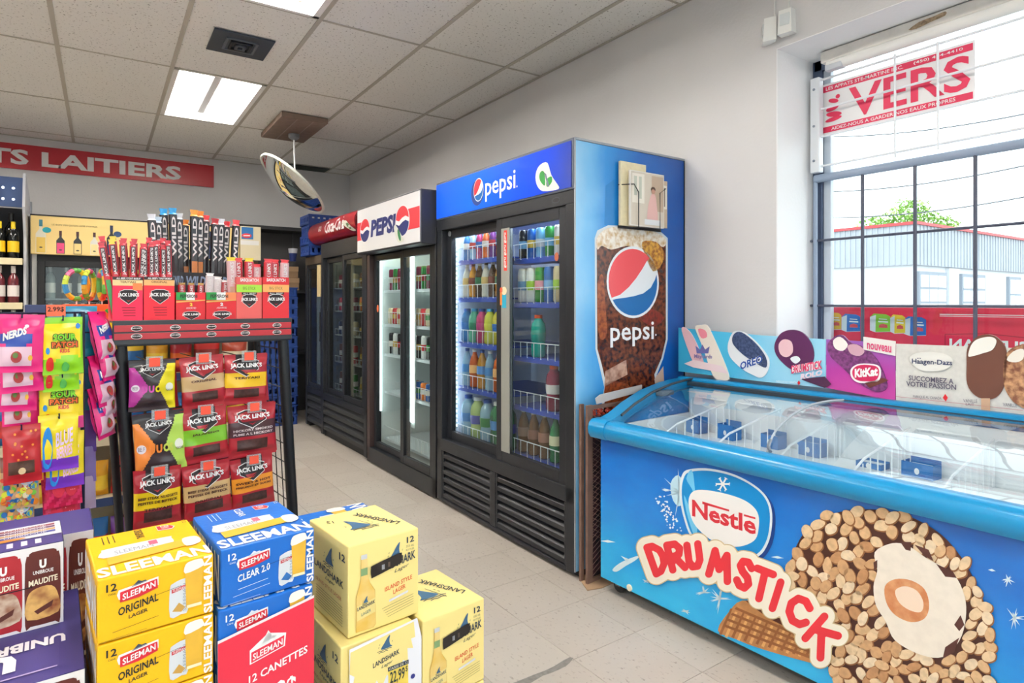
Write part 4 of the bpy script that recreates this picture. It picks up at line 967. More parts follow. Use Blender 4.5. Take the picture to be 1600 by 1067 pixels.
carton(1368, 728, .09, .02, 'flat blue carton near the front glass of the freezer', False)
carton(1490, 722, .10, .05, 'blue carton at the right inside the freezer', False)
# casters
for x in (.06, ZL-.08):
    for y in (.06, ZD-.06):
        q = MB(); q.lathe([(.030,-.012),(.032,-.006),(.032,.006),(.030,.012)], M('caster_rubber', '232527', .6), 14, mat4=Matrix.Translation((x,y,.032)) @ Matrix.Rotation(pi/2, 4, 'X')); c_ = q.build('caster', Z, True)
        q = MB(); q.box((x-.012,y-.02,.03), (x+.012,y-.015,.062), M('caster_fork', '8A8F94', .4, metal=.6)); q.box((x-.012,y+.015,.03), (x+.012,y+.02,.062), M('caster_fork', '8A8F94')); q.build('fork', c_)
q = MB(); q.lathe([(.014,0),(.014,.004),(.011,.006)], C('EDE6D0'), 16, mat4=Matrix.Translation((*[gf(984,918)[0]], 0, gf(984,918)[1])) @ Matrix.Rotation(pi/2, 4, 'X')); q.build('drain_plug', Z)

# ---- printed front
P = Print(flat((0,0,0), (1,0,0), (0,0,1), lift=.0006, step=.0003)); G = lambda pts: [gf(*p) for p in pts]
# frost streaks and flash
fr_ = M('frost_print', 'D6EEF8', .25); rnd = random.Random(5)
def flash(u, v, R, n, m=fr_, l=1):
    for k in range(n):
        a = rnd.uniform(0, 2*pi); r = R*rnd.uniform(.4, 1)
        P.poly([gf(u+1.5*sin(a), v-1.5*cos(a)), gf(u+r*cos(a), v+r*sin(a)), gf(u-1.5*sin(a), v+1.5*cos(a))], m, l)
P.poly(G(smooth_poly([(957,890),(968,880),(985,872),(1000,868),(992,876),(978,884),(964,893)],3)), fr_, 1); P.poly(G([(970,868),(984,874),(980,878)]), fr_, 1)
flash(1062,770,40,16); P.poly(G(smooth_poly([(1048,755),(1060,742),(1068,760),(1064,790),(1052,782)],3)), C('BFE2F4', .25), 1)
for k in range(60):
    t = rnd.random(); u = 1030+t*28+rnd.uniform(-8,8); v = 778+t*52+rnd.uniform(-6,6); r = rnd.uniform(.8,2.2); P.poly(G([(u-r,v),(u,v-r),(u+r,v),(u,v+r)]), C('E6F4FA', .25), 2)
flash(1125,935,26,14); flash(1100,925,14,8); flash(1575,905,14,10); flash(1585,965,20,12); flash(1010,908,8,6); flash(1072,955,9,6)
for (u, v, w) in ((950,845,12),(1215,870,10),(1040,765,6),(1550,890,6)): P.poly(G([(u-w,v),(u,v-1.5),(u+w,v+2),(u,v+2.5)]), fr_, 1)
# logo shield
outer = [(1066,742),(1078,733),(1110,732),(1150,742),(1185,762),(1203,785),(1207,815),(1200,850),(1180,872),(1130,880),(1085,845),(1069,810),(1062,770)]
P.poly(G(smooth_poly([(x+5, y+4) for x, y in outer], 5)), C('1A3F86', .25), 2); P.poly(G(smooth_poly(outer, 5)), C('DDE9F2', .25), 3)
cxo, cyo = 1135, 800
P.poly(G(smooth_poly([(cxo+(x-cxo)*.95, cyo+(y-cyo)*.945) for x, y in outer], 5)), C('1585CB', .25), 4)
P.poly(G(smooth_poly([(cxo+(x-cxo)*.90, cyo+(y-cyo)*.90) for x, y in outer[:2]+outer[-3:]] + [(1082,800),(1084,770)], 4)), C('6CC0EA', .25), 5)
inner = [(1078,775),(1092,765),(1130,770),(1165,782),(1184,800),(1186,825),(1178,845),(1150,854),(1115,845),(1088,822),(1078,798)]
P.poly(G(smooth_poly(inner, 5)), C('F0EFEF', .25), 6)
P.text('Nestle', gf(1082,806), gf(1182,836), gf(1082,780), C('C8323F', .25), 7, .03); P.poly(G([(1098,783),(1140,796),(1140,799),(1098,787)]), C('C8323F', .25), 7); P.poly(G([(1163,803),(1181,808),(1181,811),(1163,806)]), C('C8323F', .25), 7)
for k in range(3):
    a = k*pi/3; P.poly(G([(1130+11*cos(a)-1.3*sin(a),756+11*sin(a)+1.3*cos(a)),(1130-11*cos(a)-1.3*sin(a),756-11*sin(a)+1.3*cos(a)),(1130-11*cos(a)+1.3*sin(a),756-11*sin(a)-1.3*cos(a)),(1130+11*cos(a)+1.3*sin(a),756+11*sin(a)-1.3*cos(a))]), WHITE, 7)
    for s_ in (1,-1):
        e = (1130+s_*8*cos(a), 756+s_*8*sin(a))
        for d_ in (.7,-.7): P.poly(G([e,(e[0]+s_*4*cos(a+d_)-.8,e[1]+s_*4*sin(a+d_)),(e[0]+s_*4*cos(a+d_)+.8,e[1]+s_*4*sin(a+d_)+.8)]), WHITE, 7)
# cone and nut ball
cone = [(1122,985),(1140,955),(1160,938),(1200,945),(1260,975),(1320,1012),(1330,1040),(1300,1042),(1240,1028),(1180,1010),(1150,998)]
P.poly(G(smooth_poly(cone,3)), M('waffle_print', 'B9814E', .3, noise=.25, nscale=30), 4)
P.poly(G([(1165,938),(1200,945),(1260,975),(1318,1010),(1310,1024),(1250,990),(1200,965)]), C('5A2E22', .3), 5)
wf = C('8A5630', .3); wf2 = C('D6A46A', .3)
for k in range(9):
    u = 1142+k*19; P.poly(G([(u,950+k*6.5),(u+3,951+k*6.5),(u-14,992+k*5),(u-18,990+k*5)]), wf, 5); P.poly(G([(u+7,955+k*6.5),(u+11,956+k*6.5),(u-5,996+k*5),(u-9,994+k*5)]), wf2, 5)
for k in range(4): P.poly(G([(1130+k*6,978-k*9),(1133+k*6,975-k*9),(1310,1040-k*8),(1305,1043-k*8)]), wf, 6)
ball = [(1232,905),(1238,870),(1255,835),(1280,812),(1320,798),(1370,796),(1420,806),(1465,830),(1495,860),(1520,900),(1540,945),(1550,990),(1545,1035),(1530,1075),(1330,1075),(1300,1050),(1275,1000),(1245,945)]
P.poly(G(smooth_poly(ball,4)), C('4A2A24', .3), 7)
cream = [(1368,862),(1395,848),(1420,852),(1450,872),(1490,895),(1508,930),(1510,965),(1500,1000),(1475,1025),(1440,1022),(1400,1000),(1385,970),(1370,945),(1366,915),(1372,890)]
nut = [M('nut_print_%d' % k, c, .3, noise=.18, nscale=70) for k, c in enumerate(('D9B48A','CDA277','E6CBA6','C09066','EBD6B8'))]
import itertools
def inside(p, poly):
    r = False; j = len(poly)-1
    for i in range(len(poly)):
        if (poly[i][1] > p[1]) != (poly[j][1] > p[1]) and p[0] < (poly[j][0]-poly[i][0])*(p[1]-poly[i][1])/(poly[j][1]-poly[i][1])+poly[i][0]: r = not r
        j = i
    return r
pts = []; bs = smooth_poly(ball,4); csm = smooth_poly([(1438+(x-1438)*1.06, 940+(y-940)*1.06) for x, y in cream],4)
for _ in range(9000):
    p = (rnd.uniform(1228,1552), rnd.uniform(795,1070))
    if not inside(p, bs) or inside(p, csm): continue
    if all((p[0]-a[0])**2+(p[1]-a[1])**2 > 15.0**2 for a in pts): pts.append(p)
for k, (u, v) in enumerate(pts):
    a0 = rnd.uniform(0, pi); ra, rb_ = rnd.uniform(11.5,15), rnd.uniform(8,10.5); m = nut[rnd.randrange(5)]
    if v < 850 or u > 1490: m = nut[rnd.choice((2,4,0))]
    sh = [(u+ra*rnd.uniform(.82,1.08)*cos(t)*cos(a0)-rb_*rnd.uniform(.82,1.08)*sin(t)*sin(a0), v+ra*cos(t)*sin(a0)+rb_*rnd.uniform(.85,1.08)*sin(t)*cos(a0)) for t in [2*pi*i/8 for i in range(8)]]
    P.poly(G(smooth_poly(sh,2)), C('8E5F3C', .3), 8 + (k % 3)*2) ; P.poly(G(smooth_poly([(u-1+(x-u)*.90, v-1.2+(y-v)*.88) for x, y in sh],2)), m, 9 + (k % 3)*2)
P.poly(G(smooth_poly(cream,4)), M('cream_print', 'EFE6DA', .3, noise=.06, nscale=40), 15)
for sh in ([(1408,846),(1425,846),(1424,860),(1416,858)], [(1430,850),(1452,858),(1460,876),(1446,868)], [(1464,880),(1490,892),(1496,902),(1478,900)], [(1492,975),(1502,960),(1508,975),(1500,985)], [(1478,1010),(1500,995),(1492,1018),(1474,1028)], [(1366,878),(1372,874),(1372,886),(1367,890)]): P.poly(G(sh), C('55322E', .3), 16)
P.poly(G(smooth_poly([(1384,915),(1400,904),(1425,906),(1446,920),(1453,945),(1446,965),(1425,971),(1400,960),(1386,940)],4)), M('caramel_print', 'C27A4E', .3, col2='D9A074', nscale=30), 16)
P.poly(G(smooth_poly([(1400,922),(1415,915),(1434,922),(1444,940),(1440,955),(1422,952),(1406,940)],4)), C('EFD9C6', .3), 17)
# name in fat letters along a falling curve
STROKES = {'D': [[(.12,.04),(.12,.96)], [(.12,.96),(.45,.93),(.80,.72),(.88,.5),(.80,.25),(.45,.06),(.12,.04)]],
 'R': [[(.12,.02),(.12,.96)], [(.12,.96),(.6,.96),(.82,.78),(.70,.56),(.14,.48)], [(.4,.5),(.86,.04)]],
 'U': [[(.12,.96),(.12,.3),(.3,.06),(.65,.06),(.86,.3),(.86,.96)]], 'M': [[(.06,.04),(.22,.96),(.5,.35),(.78,.96),(.94,.04)]],
 'S': [[(.86,.80),(.62,.95),(.30,.90),(.18,.72),(.36,.56),(.70,.44),(.82,.25),(.62,.06),(.30,.06),(.10,.20)]],
 'T': [[(.02,.94),(.98,.94)], [(.5,.94),(.5,.04)]], 'I': [[(.5,.96),(.5,.04)]],
 'C': [[(.90,.76),(.68,.94),(.36,.92),(.14,.66),(.14,.34),(.36,.08),(.68,.06),(.90,.22)]],
 'K': [[(.14,.96),(.14,.04)], [(.88,.94),(.18,.46)], [(.38,.6),(.92,.06)]]}
def seg_dist(p, segs):
    best = 1e9
    for x0, y0, x1, y1, dx, dy, q in segs:
        t = ((p[0]-x0)*dx + (p[1]-y0)*dy)/q; t = 0 if t < 0 else 1 if t > 1 else t
        d = (p[0]-x0-dx*t)**2 + (p[1]-y0-dy*t)**2
        if d < best: best = d
    return sqrt(best)
def fill_near(segs, w, m, l, cell=2.4):
    """fill everything closer than w/2 to the strokes, edge cut cleanly"""
    u0 = min(min(q[0], q[2]) for q in segs)-w; u1 = max(max(q[0], q[2]) for q in segs)+w; v0 = min(min(q[1], q[3]) for q in segs)-w; v1 = max(max(q[1], q[3]) for q in segs)+w
    nx, ny = int((u1-u0)/cell)+1, int((v1-v0)/cell)+1
    f = [[w/2 - seg_dist((u0+i*cell, v0+j*cell), segs) for i in range(nx+1)] for j in range(ny+1)]
    for j in range(ny):
        run = None
        for i in range(nx+1):
            cs_ = [(i,j),(i+1,j),(i+1,j+1),(i,j+1)] if i < nx else None
            vals = [f[b][a] for a, b in cs_] if cs_ else [-1]
            if cs_ and min(vals) > 0:
                if run is None: run = i
                continue
            if run is not None:
                P.poly(G([(u0+run*cell,v0+j*cell),(u0+i*cell,v0+j*cell),(u0+i*cell,v0+(j+1)*cell),(u0+run*cell,v0+(j+1)*cell)]), m, l); run = None
            if not cs_ or max(vals) <= 0: continue
            out = []
            for k in range(4):
                a, b = cs_[k], cs_[(k+1) % 4]; fa, fb = vals[k], vals[(k+1) % 4]
                if fa > 0: out.append((u0+a[0]*cell, v0+a[1]*cell))
                if (fa > 0) != (fb > 0):
                    t = fa/(fa-fb); out.append((u0+(a[0]+(b[0]-a[0])*t)*cell, v0+(a[1]+(b[1]-a[1])*t)*cell))
            if len(out) > 2: P.poly(G(out), m, l)
def strokes_px(ch, a, b, c):
    T = lambda x, y: (a[0]+(b[0]-a[0])*x+(c[0]-a[0])*y, a[1]+(b[1]-a[1])*x+(c[1]-a[1])*y)
    r = []
    for st_ in STROKES[ch]:
        pp = [T(*p) for p in st_]
        for (x0, y0), (x1, y1) in zip(pp[:-1], pp[1:]): r.append((x0, y0, x1, y1, x1-x0, y1-y0, (x1-x0)**2+(y1-y0)**2))
    return r
LET = [  # lower left, lower right, upper left of each letter, in pixels
 ((1025,899),(1048,889),(1009,854)), ((1050,891),(1076,887),(1040,850)), ((1077,888),(1100,885),(1072,850)), ((1107,897),(1140,910),(1112,855)),
 ((1149,913),(1174,925),(1156,868)), ((1174,931),(1200,941),(1185,884)), ((1202,948),(1214,954),(1216,904)), ((1226,966),(1262,982),(1237,925)), ((1254.6,991.9),(1284,1031.6),(1287,955))]
every = [sg_ for ch, (a, b, c) in zip('DRUMSTICK', LET) for sg_ in strokes_px(ch, a, b, c)]
fill_near(every, 35, C('C9B48A', .3), 18); fill_near(every, 32, C('F2ECDC', .3), 19)
for i, (ch, (a, b, c)) in enumerate(zip('DRUMSTICK', LET)): fill_near(strokes_px(ch, a, b, c), 11.2 + .15*i, C('D8323E', .3), 20, 1.6)
P.build('front_picture', Z)

# ---- advertising strip standing along the back rim
so = Z.matrix_basis @ Vector((0, .618, 0)); gz = face_uv(so.x, so.y, ZANG); Y0 = .618
AD_ = thing('advert_strip', 'row of ice-cream advert boards standing along the back of the freezer', 'advert', (ZO[0], ZO[1], 0), ZANG)
def board(name, pts, m, y=Y0, th=.004):
    q = MB(); q.prism([gz(*p) for p in pts], y, y+th, m); return q.build(name, AD_)
lb = ramp_mat('ad_blue', [(0,'2FA6D4'),(.5,'4FB8E0'),(1,'9AD4EE')], 'X', -.05, .5, .35, .3, 6)
board('advert_board', [(1060,512),(1190,524),(1290,530),(1290,606),(1190,596),(1060,580)], lb)
board('advert_board', [(1291,530),(1399,536),(1399,626),(1291,606)], ramp_mat('ad_purple', [(0,'8A5AB0'),(.5,'B03A9C'),(1,'C8489E')], 'Z', 1.1, .85, .35, .2, 8))
board('advert_board', [(1400,537),(1700,548),(1700,680),(1400,626)], M('ad_silver', 'D9D7D2', .35, noise=.08, nscale=60))
board('advert_tag', [(1350,526),(1400,533),(1400,556),(1350,546)], C('E8E4E2', .35), Y0-.006)
bpy.context.view_layer.update()
P = Print(lambda u, v, l: Vector((u, Y0-.001-.0005*l, v))); Q = lambda pts: [gz(*p) for p in pts]
def cut(pts, m, l=2, n=4): 
    q = MB(); q.prism([gz(*p) for p in smooth_poly(pts, n)], Y0-.004-.0005*l, Y0+.003, m); q.build('advert_cutout', AD_)
LYR = lambda l: Print(lambda u, v, k: Vector((u, Y0-.0062-.0005*k, v)))
cut([(1087,512),(1096,508),(1108,512),(1130,560),(1140,588),(1136,594),(1120,592),(1112,580),(1098,540)], C('EFE3D6', .35)); cut([(1066,516),(1074,514),(1086,530),(1100,566),(1094,572),(1084,566)], C('E9BCC4', .35))
cut([(1144,522),(1152,517),(1166,521),(1184,536),(1202,560),(1200,580),(1190,590),(1178,586),(1160,576),(1142,558),(1138,540)], C('E6E9EE', .35))
cut([(1212,535),(1222,520),(1240,515),(1258,522),(1270,540),(1272,560),(1262,575),(1240,578),(1222,565),(1212,550)], M('choc_purple', '5A2A58', .3)); 
cut([(1294,538),(1306,525),(1318,524),(1330,535),(1350,542),(1370,560),(1384,590),(1386,606),(1370,612),(1345,600),(1318,575),(1298,556)], M('choc_berry', '5F2A5E', .35, col2='8A4A86', nscale=70))
cut([(1512,545),(1520,532),(1535,523),(1555,525),(1570,540),(1574,560),(1570,600),(1560,618),(1545,624),(1525,618),(1512,600),(1511,570)], M('choc_brown', '6A4236', .3))
cut([(1570,560),(1580,545),(1600,538),(1630,545),(1640,600),(1620,640),(1590,632),(1572,610),(1568,585)], M('choc_nut', '7A4A36', .35, col2='C99A72', nscale=60))
T_ = LYR(3)
T_.poly(Q(smooth_poly([(1092,514),(1103,516),(1106,526),(1097,528)],3)), C('E88A9A',.35), 0); T_.poly(Q([(1070,568),(1085,562),(1130,572),(1140,584),(1085,574)]), C('F2D9DC',.35), 0); T_.text('Maynards', gz(1086,561), gz(1114,562), gz(1086,553), C('8A7AB0',.35), 1, .02); T_.poly(Q([(1090,552),(1088,540),(1095,546),(1099,538),(1103,546),(1110,541),(1108,552)]), C('6A6AA8',.35), 1)
T_.poly(Q(smooth_poly([(1148,522),(1160,519),(1182,536),(1198,558),(1198,574),(1180,566),(1160,552),(1146,536)],4)), M('oreo_dark','2A3A5E',.35,col2='4A5A80',nscale=90), 1)
T_.text('OREO', gz(1158,578), gz(1193,566), gz(1158,566), WHITE, 3, .10); T_.text('OREO', gz(1158,578), gz(1193,566), gz(1158,566), C('2A50A0',.35), 4, .03)
T_.poly(Q(smooth_poly([(1218,538),(1226,530),(1238,534),(1240,550),(1230,558),(1220,552)],4)), C('E2BCC4',.35), 1); T_.poly(Q(smooth_poly([(1236,560),(1246,556),(1252,562),(1244,568)],3)), C('E8F2F6',.35), 2); 
T_.text('DRUMSTICK', gz(1238,584), gz(1286,576), gz(1238,571), WHITE, 2, .12); T_.text('DRUMSTICK', gz(1238,584), gz(1286,576), gz(1238,571), C('D83A6A',.35), 3, .03); T_.poly(Q([(1252,592),(1290,588),(1300,600),(1290,606),(1262,596)]), C('4A2848',.35), 1); T_.text('ROLO', gz(1252,593), gz(1286,586), gz(1253,584), C('F0D8E4',.35), 4, .05)
T_.build('advert_print', AD_); T_ = LYR(3)
T_.poly(Q(smooth_poly([(1303,532),(1314,526),(1326,538),(1318,548),(1306,544)],3)), C('F0EAE6',.35), 1); T_.poly(Q(smooth_poly([(1326,540),(1340,538),(1352,548),(1344,556),(1330,552)],3)), C('C9A0B0',.35), 1)
T_.poly(Q(smooth_poly([(1331,576),(1345,568),(1372,570),(1378,582),(1372,596),(1345,598),(1332,590)],4)), C('F4F0F0',.35), 2); T_.poly(Q(smooth_poly([(1334,577),(1346,570),(1370,572),(1375,582),(1369,594),(1346,595),(1335,589)],4)), C('C8265A',.35), 3); T_.text('KitKat', gz(1337,590), gz(1373,587), gz(1337,576), WHITE, 4, .05)
T_.poly(Q([(1352,598),(1380,590),(1390,594),(1360,606)]), C('6A3A34',.35), 2)
T_.text('nouveau', gz(1356,545), gz(1394,551), gz(1356,535), C('D8487A',.35), 3, .02)
T_.build('advert_print', AD_); T_ = LYR(3)
T_.poly(Q(smooth_poly([(1422,560),(1440,550),(1475,552),(1490,564),(1475,578),(1440,578)],4)), C('E6E4DF',.35), 0); T_.text('Haagen-Dazs', gz(1426,570), gz(1489,573), gz(1426,560), C('2E3A5E',.35), 2, .02); T_.ell(*gz(1435.5,559.5), .0022, .0022, C('2E3A5E',.35), 2, 8); T_.ell(*gz(1439,559.5), .0022, .0022, C('2E3A5E',.35), 2, 8)
dkt = C('5A5468',.35); T_.text('SUCCOMBEZ A', gz(1421,594), gz(1491,600), gz(1421,586), dkt, 1, .02); T_.text('VOTRE PASSION', gz(1417,603), gz(1495,609), gz(1417,595), dkt, 1, .02)
T_.text('FABRIQUE AU CANADA', gz(1428,622), gz(1472,625), gz(1428,617), dkt, 1); T_.poly(Q([(1474,621),(1478,615),(1482,621),(1479,627)]), RED, 1); T_.text('VANILLE', gz(1506,628), gz(1528,629), gz(1506,623), dkt, 1); T_.text('LAIT', gz(1510,633), gz(1523,634), gz(1510,629), dkt, 1); T_.text('VANILLE', gz(1568,634), gz(1590,636), gz(1568,629), dkt, 1)
T_.line([gz(1400,619), gz(1600,641)], .0015, C('C87A80',.35), 0); T_.text('FABRIQUE AU CANADA', gz(1214,598), gz(1246,600), gz(1214,594), C('EAF2F6',.35), 1); T_.poly(Q([(1247,598),(1249.5,594),(1252,598),(1249.5,602)]), RED, 1)
T_.poly(Q(smooth_poly([(1518,540),(1528,530),(1548,526),(1558,532),(1552,546),(1536,552),(1522,556),(1514,556)],4)), C('EFEDE6',.35), 2); T_.poly(Q([(1534,622),(1548,622),(1548,645),(1534,643)]), C('C9A488',.35), 0)
T_.poly(Q(smooth_poly([(1574,562),(1584,549),(1600,545),(1600,560),(1588,566)],3)), C('E9E2D8',.35), 2)
T_.build('advert_print', AD_)

# ================================================================== MESH BIN between cooler and freezer
bo = (1.776, 2.052); BN = thing('mesh_bin', 'narrow brown wire-mesh bin squeezed between the cooler and the freezer', 'bin', (bo[0], bo[1], 0), ZANG + pi/2)
bpy.context.view_layer.update()
brn = M('rusty_brown', '74584C', .6, noise=.2, nscale=20); msh = M('mesh_wire', '8A6A5E', .5, metal=.3); HZ = .79; BW, BDp = .36, .055
for x, y in ((0, 0), (BW-.02, 0), (0, BDp-.014), (BW-.02, BDp-.014)):
    q = MB(); q.box((x, y, 0), (x+(.034 if x == 0 and y == 0 else .02), y+.014, HZ), brn, .002); q.build('corner_post', BN)
for z in (.005, HZ-.02):
    q = MB(); q.box((.02, 0.001, z), (BW-.02, .006, z+.018), brn); q.build('rail', BN)
q = MB()
for k in range(34):
    z = .03 + k*.024
    for s_ in (1, -1):
        x0, x1 = .03, BW-.02; za_, zb_ = (z, z+.19) if s_ > 0 else (z+.19, z)
        pts_ = [(x0, .003, za_), (x1, .003, zb_)]
        if max(za_, zb_) > HZ-.01:
            continue
        q.tube(pts_, .0013, msh, 4, False)
q.build('mesh_panel', BN)['kind'] = 'stuff'
q = MB(); q.box((.022, .012, .02), (BW-.022, BDp-.016, .735), M('bin_bag_dark', '4A2830', .7, col2='23181E', nscale=30), .004); q.build('inner_sack', BN)
q = MB(); rnd = random.Random(9)
for k in range(60): 
    c = Vector((rnd.uniform(.035, BW-.04), rnd.uniform(.020, BDp-.020), .735+rnd.uniform(0,.03))); r = rnd.uniform(.006,.011); q.lathe([(0,-r),(r*.8,-r*.5),(r,0),(r*.8,r*.5),(0,r)], M('red_chips', 'C8472F', .6, noise=.3, nscale=40), 6, c=c)
q.build('red_scraps', BN)['kind'] = 'stuff'
cd_ = thing('cardboard_flap', 'grey cardboard flap lying across the top of the mesh bin', 'cardboard', (1.83, 2.05, .792), ZANG + pi/2)
q = MB(); q.prism([(0,.0),(.10,.012),(.30,.03),(.30,.062),(.12,.048),(.02,.040),(-.008,.026)], .0, .005, M('grey_card', 'B8B2B0', .8)); q.build('sheet', cd_)
fc = thing('floor_scrap', 'torn cardboard lying on the floor under the freezer corner', 'cardboard', (*on_z(928, 912, 0).xy, 0), -.4)
q = MB(); q.prism([(-.05,-.06),(.02,-.05),(.09,-.01),(.08,.08),(0,.10),(-.05,.05)], 0, .004, M('kraft_card', 'A98A6C', .85), fr=lambda a, b, c: (a, c, b+.0008)); q.build('sheet', fc)
# ================================================================== CONVEX MIRROR on the ceiling
mp = thing('convex_mirror', 'oval-looking convex security mirror hanging from a brown ceiling mount', 'mirror', (1.40, 5.55, CZ))
mb_ = M('mount_brown', '8A7468', .6, noise=.15, nscale=20); mdk = M('mount_slat', '6A5850', .6)
q = MB(); q.box((-.19, -.40, -.048), (.19, .36, -.004), mb_, .006); mt_ = q.build('ceiling_mount', mp)
for x in (-.06, .07):
    q = MB(); q.box((x-.004, -.39, -.050), (x+.004, .35, -.0475), M('mount_groove', 'A08C80', .6)); q.build('groove', mt_)
pc = CAM + (FWD + RGT*((457-800)/F_PX) + Vector((0,0,1))*((473.06-288)/F_PX)) * 5.45 - Vector((1.40, 5.55, CZ))
nrm = (-FWD*.36 + (-RGT*.6 - Vector((0,0,1))*.8)*.93).normalized()
q = MB(); hp = Vector((pc.x+.02, pc.y+.03, -.05)); q.lathe([(.05,0),(.046,-.03),(.02,-.05)], M('swivel_grey', '80848A', .4), 14, c=hp); q.build('swivel', mp, True)
q = MB(); q.tube([hp + Vector((0,0,-.04)), pc - nrm*.03 + Vector((0,0,.10))], .007, M('rod_white', 'E2E4E6', .35), 8); q.build('rod', mp, True)
ref = Vector((0,0,1)); e1 = nrm.cross(ref).normalized(); e2 = nrm.cross(e1)
R4 = Matrix(((e1.x, e2.x, nrm.x, pc.x), (e1.y, e2.y, nrm.y, pc.y), (e1.z, e2.z, nrm.z, pc.z), (0,0,0,1)))
RR = .335
q = MB(); q.lathe([(RR*sin(a)/sin(.62), RR/sin(.62)*(cos(a)-cos(.62))) for a in [.62*(1-k/12) for k in range(13)]][:-1] + [(0.0, RR/sin(.62)*(1-cos(.62)))], M('mirror_silver', 'E6EAE8', .02, metal=1.0), 40, mat4=R4); q.build('mirror_dome', mp, True)
q = MB(); q.lathe([(RR-.004,-.012),(RR+.012,-.010),(RR+.014,.004),(RR+.004,.010),(RR-.004,.004)], M('mirror_rim', 'D6D8D0', .4), 40, mat4=R4); q.build('rim', mp, True)
q = MB(); q.lathe([(0.0,-.035),(RR*.5,-.03),(RR,-.006)], M('mirror_back', '3A4A5A', .5), 32, mat4=R4); q.build('back_shell', mp, True)

# ================================================================== BEER DISPLAY (cartons stacked)
TEN = radians(6)
def carton_box(name, label, cat, loc, rotz, W, D, H, m, group, prints, edge=.003, tilt=None):
    t = thing(name, label, cat, loc, rotz, group)
    if tilt: t.rotation_euler = (tilt[0], tilt[1], rotz)
    q = MB(); q.box((0,0,0), (W,D,H), m, edge); q.build('carton', t)
    faces = {'front': flat((0,0,0),(1,0,0),(0,0,1),W,H), 'right': flat((W,0,0),(0,1,0),(0,0,1),D,H), 'left': flat((0,D,0),(0,-1,0),(0,0,1),D,H), 'top': flat((0,0,H),(1,0,0),(0,1,0),W,D)}
    for f, fn in prints.items():
        P = Print(faces[f]); fn(P); P.build(f + '_print', t)
    return t
def lager_front(P, bg_dark, name, line2, foam_):
    ink = C('20242A') if bg_dark == 'y' else WHITE
    P.tbox('12', .07, .78, .155, .90, ink, 1, .02); P.tbox('CANS', .085, .72, .145, .75, ink, 1)
    P.poly([(.17,.62),(.50,.70),(.50,.84),(.36,.81),(.17,.77),(.155,.70)], WHITE, 1); P.poly([(.18,.575),(.33,.585),(.495,.66),(.49,.81),(.18,.735)], C('CE2434'), 2); P.text('SLEEMAN', (.20,.60), (.475,.69), (.20,.70), WHITE, 3, .02)
    P.poly([(.27,.77),(.30,.81),(.33,.86),(.36,.83),(.39,.84),(.41,.81)], C('39475E') if bg_dark == 'y' else C('DDE6F2'), 1)
    P.text(name, (.165,.36), (.50,.45), (.165,.49), ink, 1, .02)
    if line2: P.text(line2, (.25,.28), (.41,.32), (.25,.34), ink, 1, .02)
    P.line([(.17,.24),(.48,.30)], .008, ink, 1) if bg_dark != 'y' else None
    P.line([(.12,.13),(.50,.20)], .006, ink, 1); P.line([(.02,.02),(.4,.05)], .004, ink, 1)
    # can and glass
    P.poly(smooth_poly([(.60,.12),(.60,.58),(.63,.66),(.72,.70),(.76,.64),(.76,.16),(.70,.12)],3), C('D6DAE0'), 1); P.poly([(.615,.50),(.75,.54),(.75,.60),(.615,.56)], C('C83440'), 2); P.tbox('SLEEMAN', .625, .525, .74, .575, WHITE, 3)
    P.poly([(.62,.20),(.68,.32),(.74,.22),(.70,.16)], C('C79A4A') if bg_dark == 'y' else C('2E6EB4'), 2); P.text('SLEEMAN', (.745,.16), (.745,.62), (.715,.16), C('9AA2AE'), 2)
    P.poly([(.745,.20),(.885,.24),(.90,.86),(.735,.80)], M('lager_gold', 'E9B63A', .4, noise=.1, nscale=20), 3); P.poly(smooth_poly([(.735,.78),(.74,.93),(.80,.97),(.88,.97),(.90,.92),(.90,.84)],3), C('F6F2E8'), 4); P.rect(.75,.19,.885,.24,C('F2E6C0'),4)
    P.line([(.36,.52),(.70,.60)], .006, BLACK, 5)
    P.text('SLEEMAN', (.985,.02), (.985,.99), (.905,.02), WHITE, 2, .03)
def lager_top(P, bg_dark):
    ink = C('20242A') if bg_dark == 'y' else WHITE
    P.text('SLEEMAN', (.01,.02), (.99,.02), (.01,.22), WHITE, 1, .03)
    P.poly(smooth_poly([(.10,.42),(.10,.58),(.16,.62),(.70,.62),(.74,.58),(.74,.46),(.68,.42)],3), C('D9DDE4'), 1); P.tbox('SLEEMAN', .2,.45,.55,.53,C('9AA2AE'),2); P.rect(.52,.50,.60,.60,C('C8607A'),2)
    P.poly([(.12,.24),(.84,.30),(.84,.46),(.12,.40)], M('lager_gold', 'E9B63A'), 3); P.poly(smooth_poly([(.82,.28),(.95,.30),(.98,.40),(.94,.48),(.82,.47)],3), C('F2EEE2'), 4)
    P.poly([(.66,.82),(.80,.80),(.84,.86),(.80,.92),(.66,.95)], WHITE, 1); P.poly([(.665,.83),(.80,.815),(.825,.86),(.80,.91),(.665,.94)], C('CE2434'), 2); P.text('SLEEMAN', (.70,.93), (.70,.84), (.78,.93), WHITE, 3)
    P.text('ORIGINAL' if bg_dark == 'y' else 'CLEAR', (.44,.96), (.44,.72), (.52,.96), ink, 1, .02); P.text('12', (.93,.96), (.93,.90), (.97,.96), ink, 1)
    for k in range(3): P.line([(.14+.05*k,.74),(.14+.05*k,.94)], .008, ink, 1)
def lager_side(P): P.text('SLEEMAN', (.04,.08), (.96,.08), (.04,.90), WHITE, 1, .03)
yel = M('carton_yellow', 'F4BC12', .45, spec=.35, bump=.06, bscale=90); blu = M('carton_sky_blue', '1768C4', .4, spec=.4, bump=.06, bscale=90); lsy = M('carton_pale_yellow', 'F3DE90', .45, spec=.35); pur = M('carton_purple', '3C3478', .45)
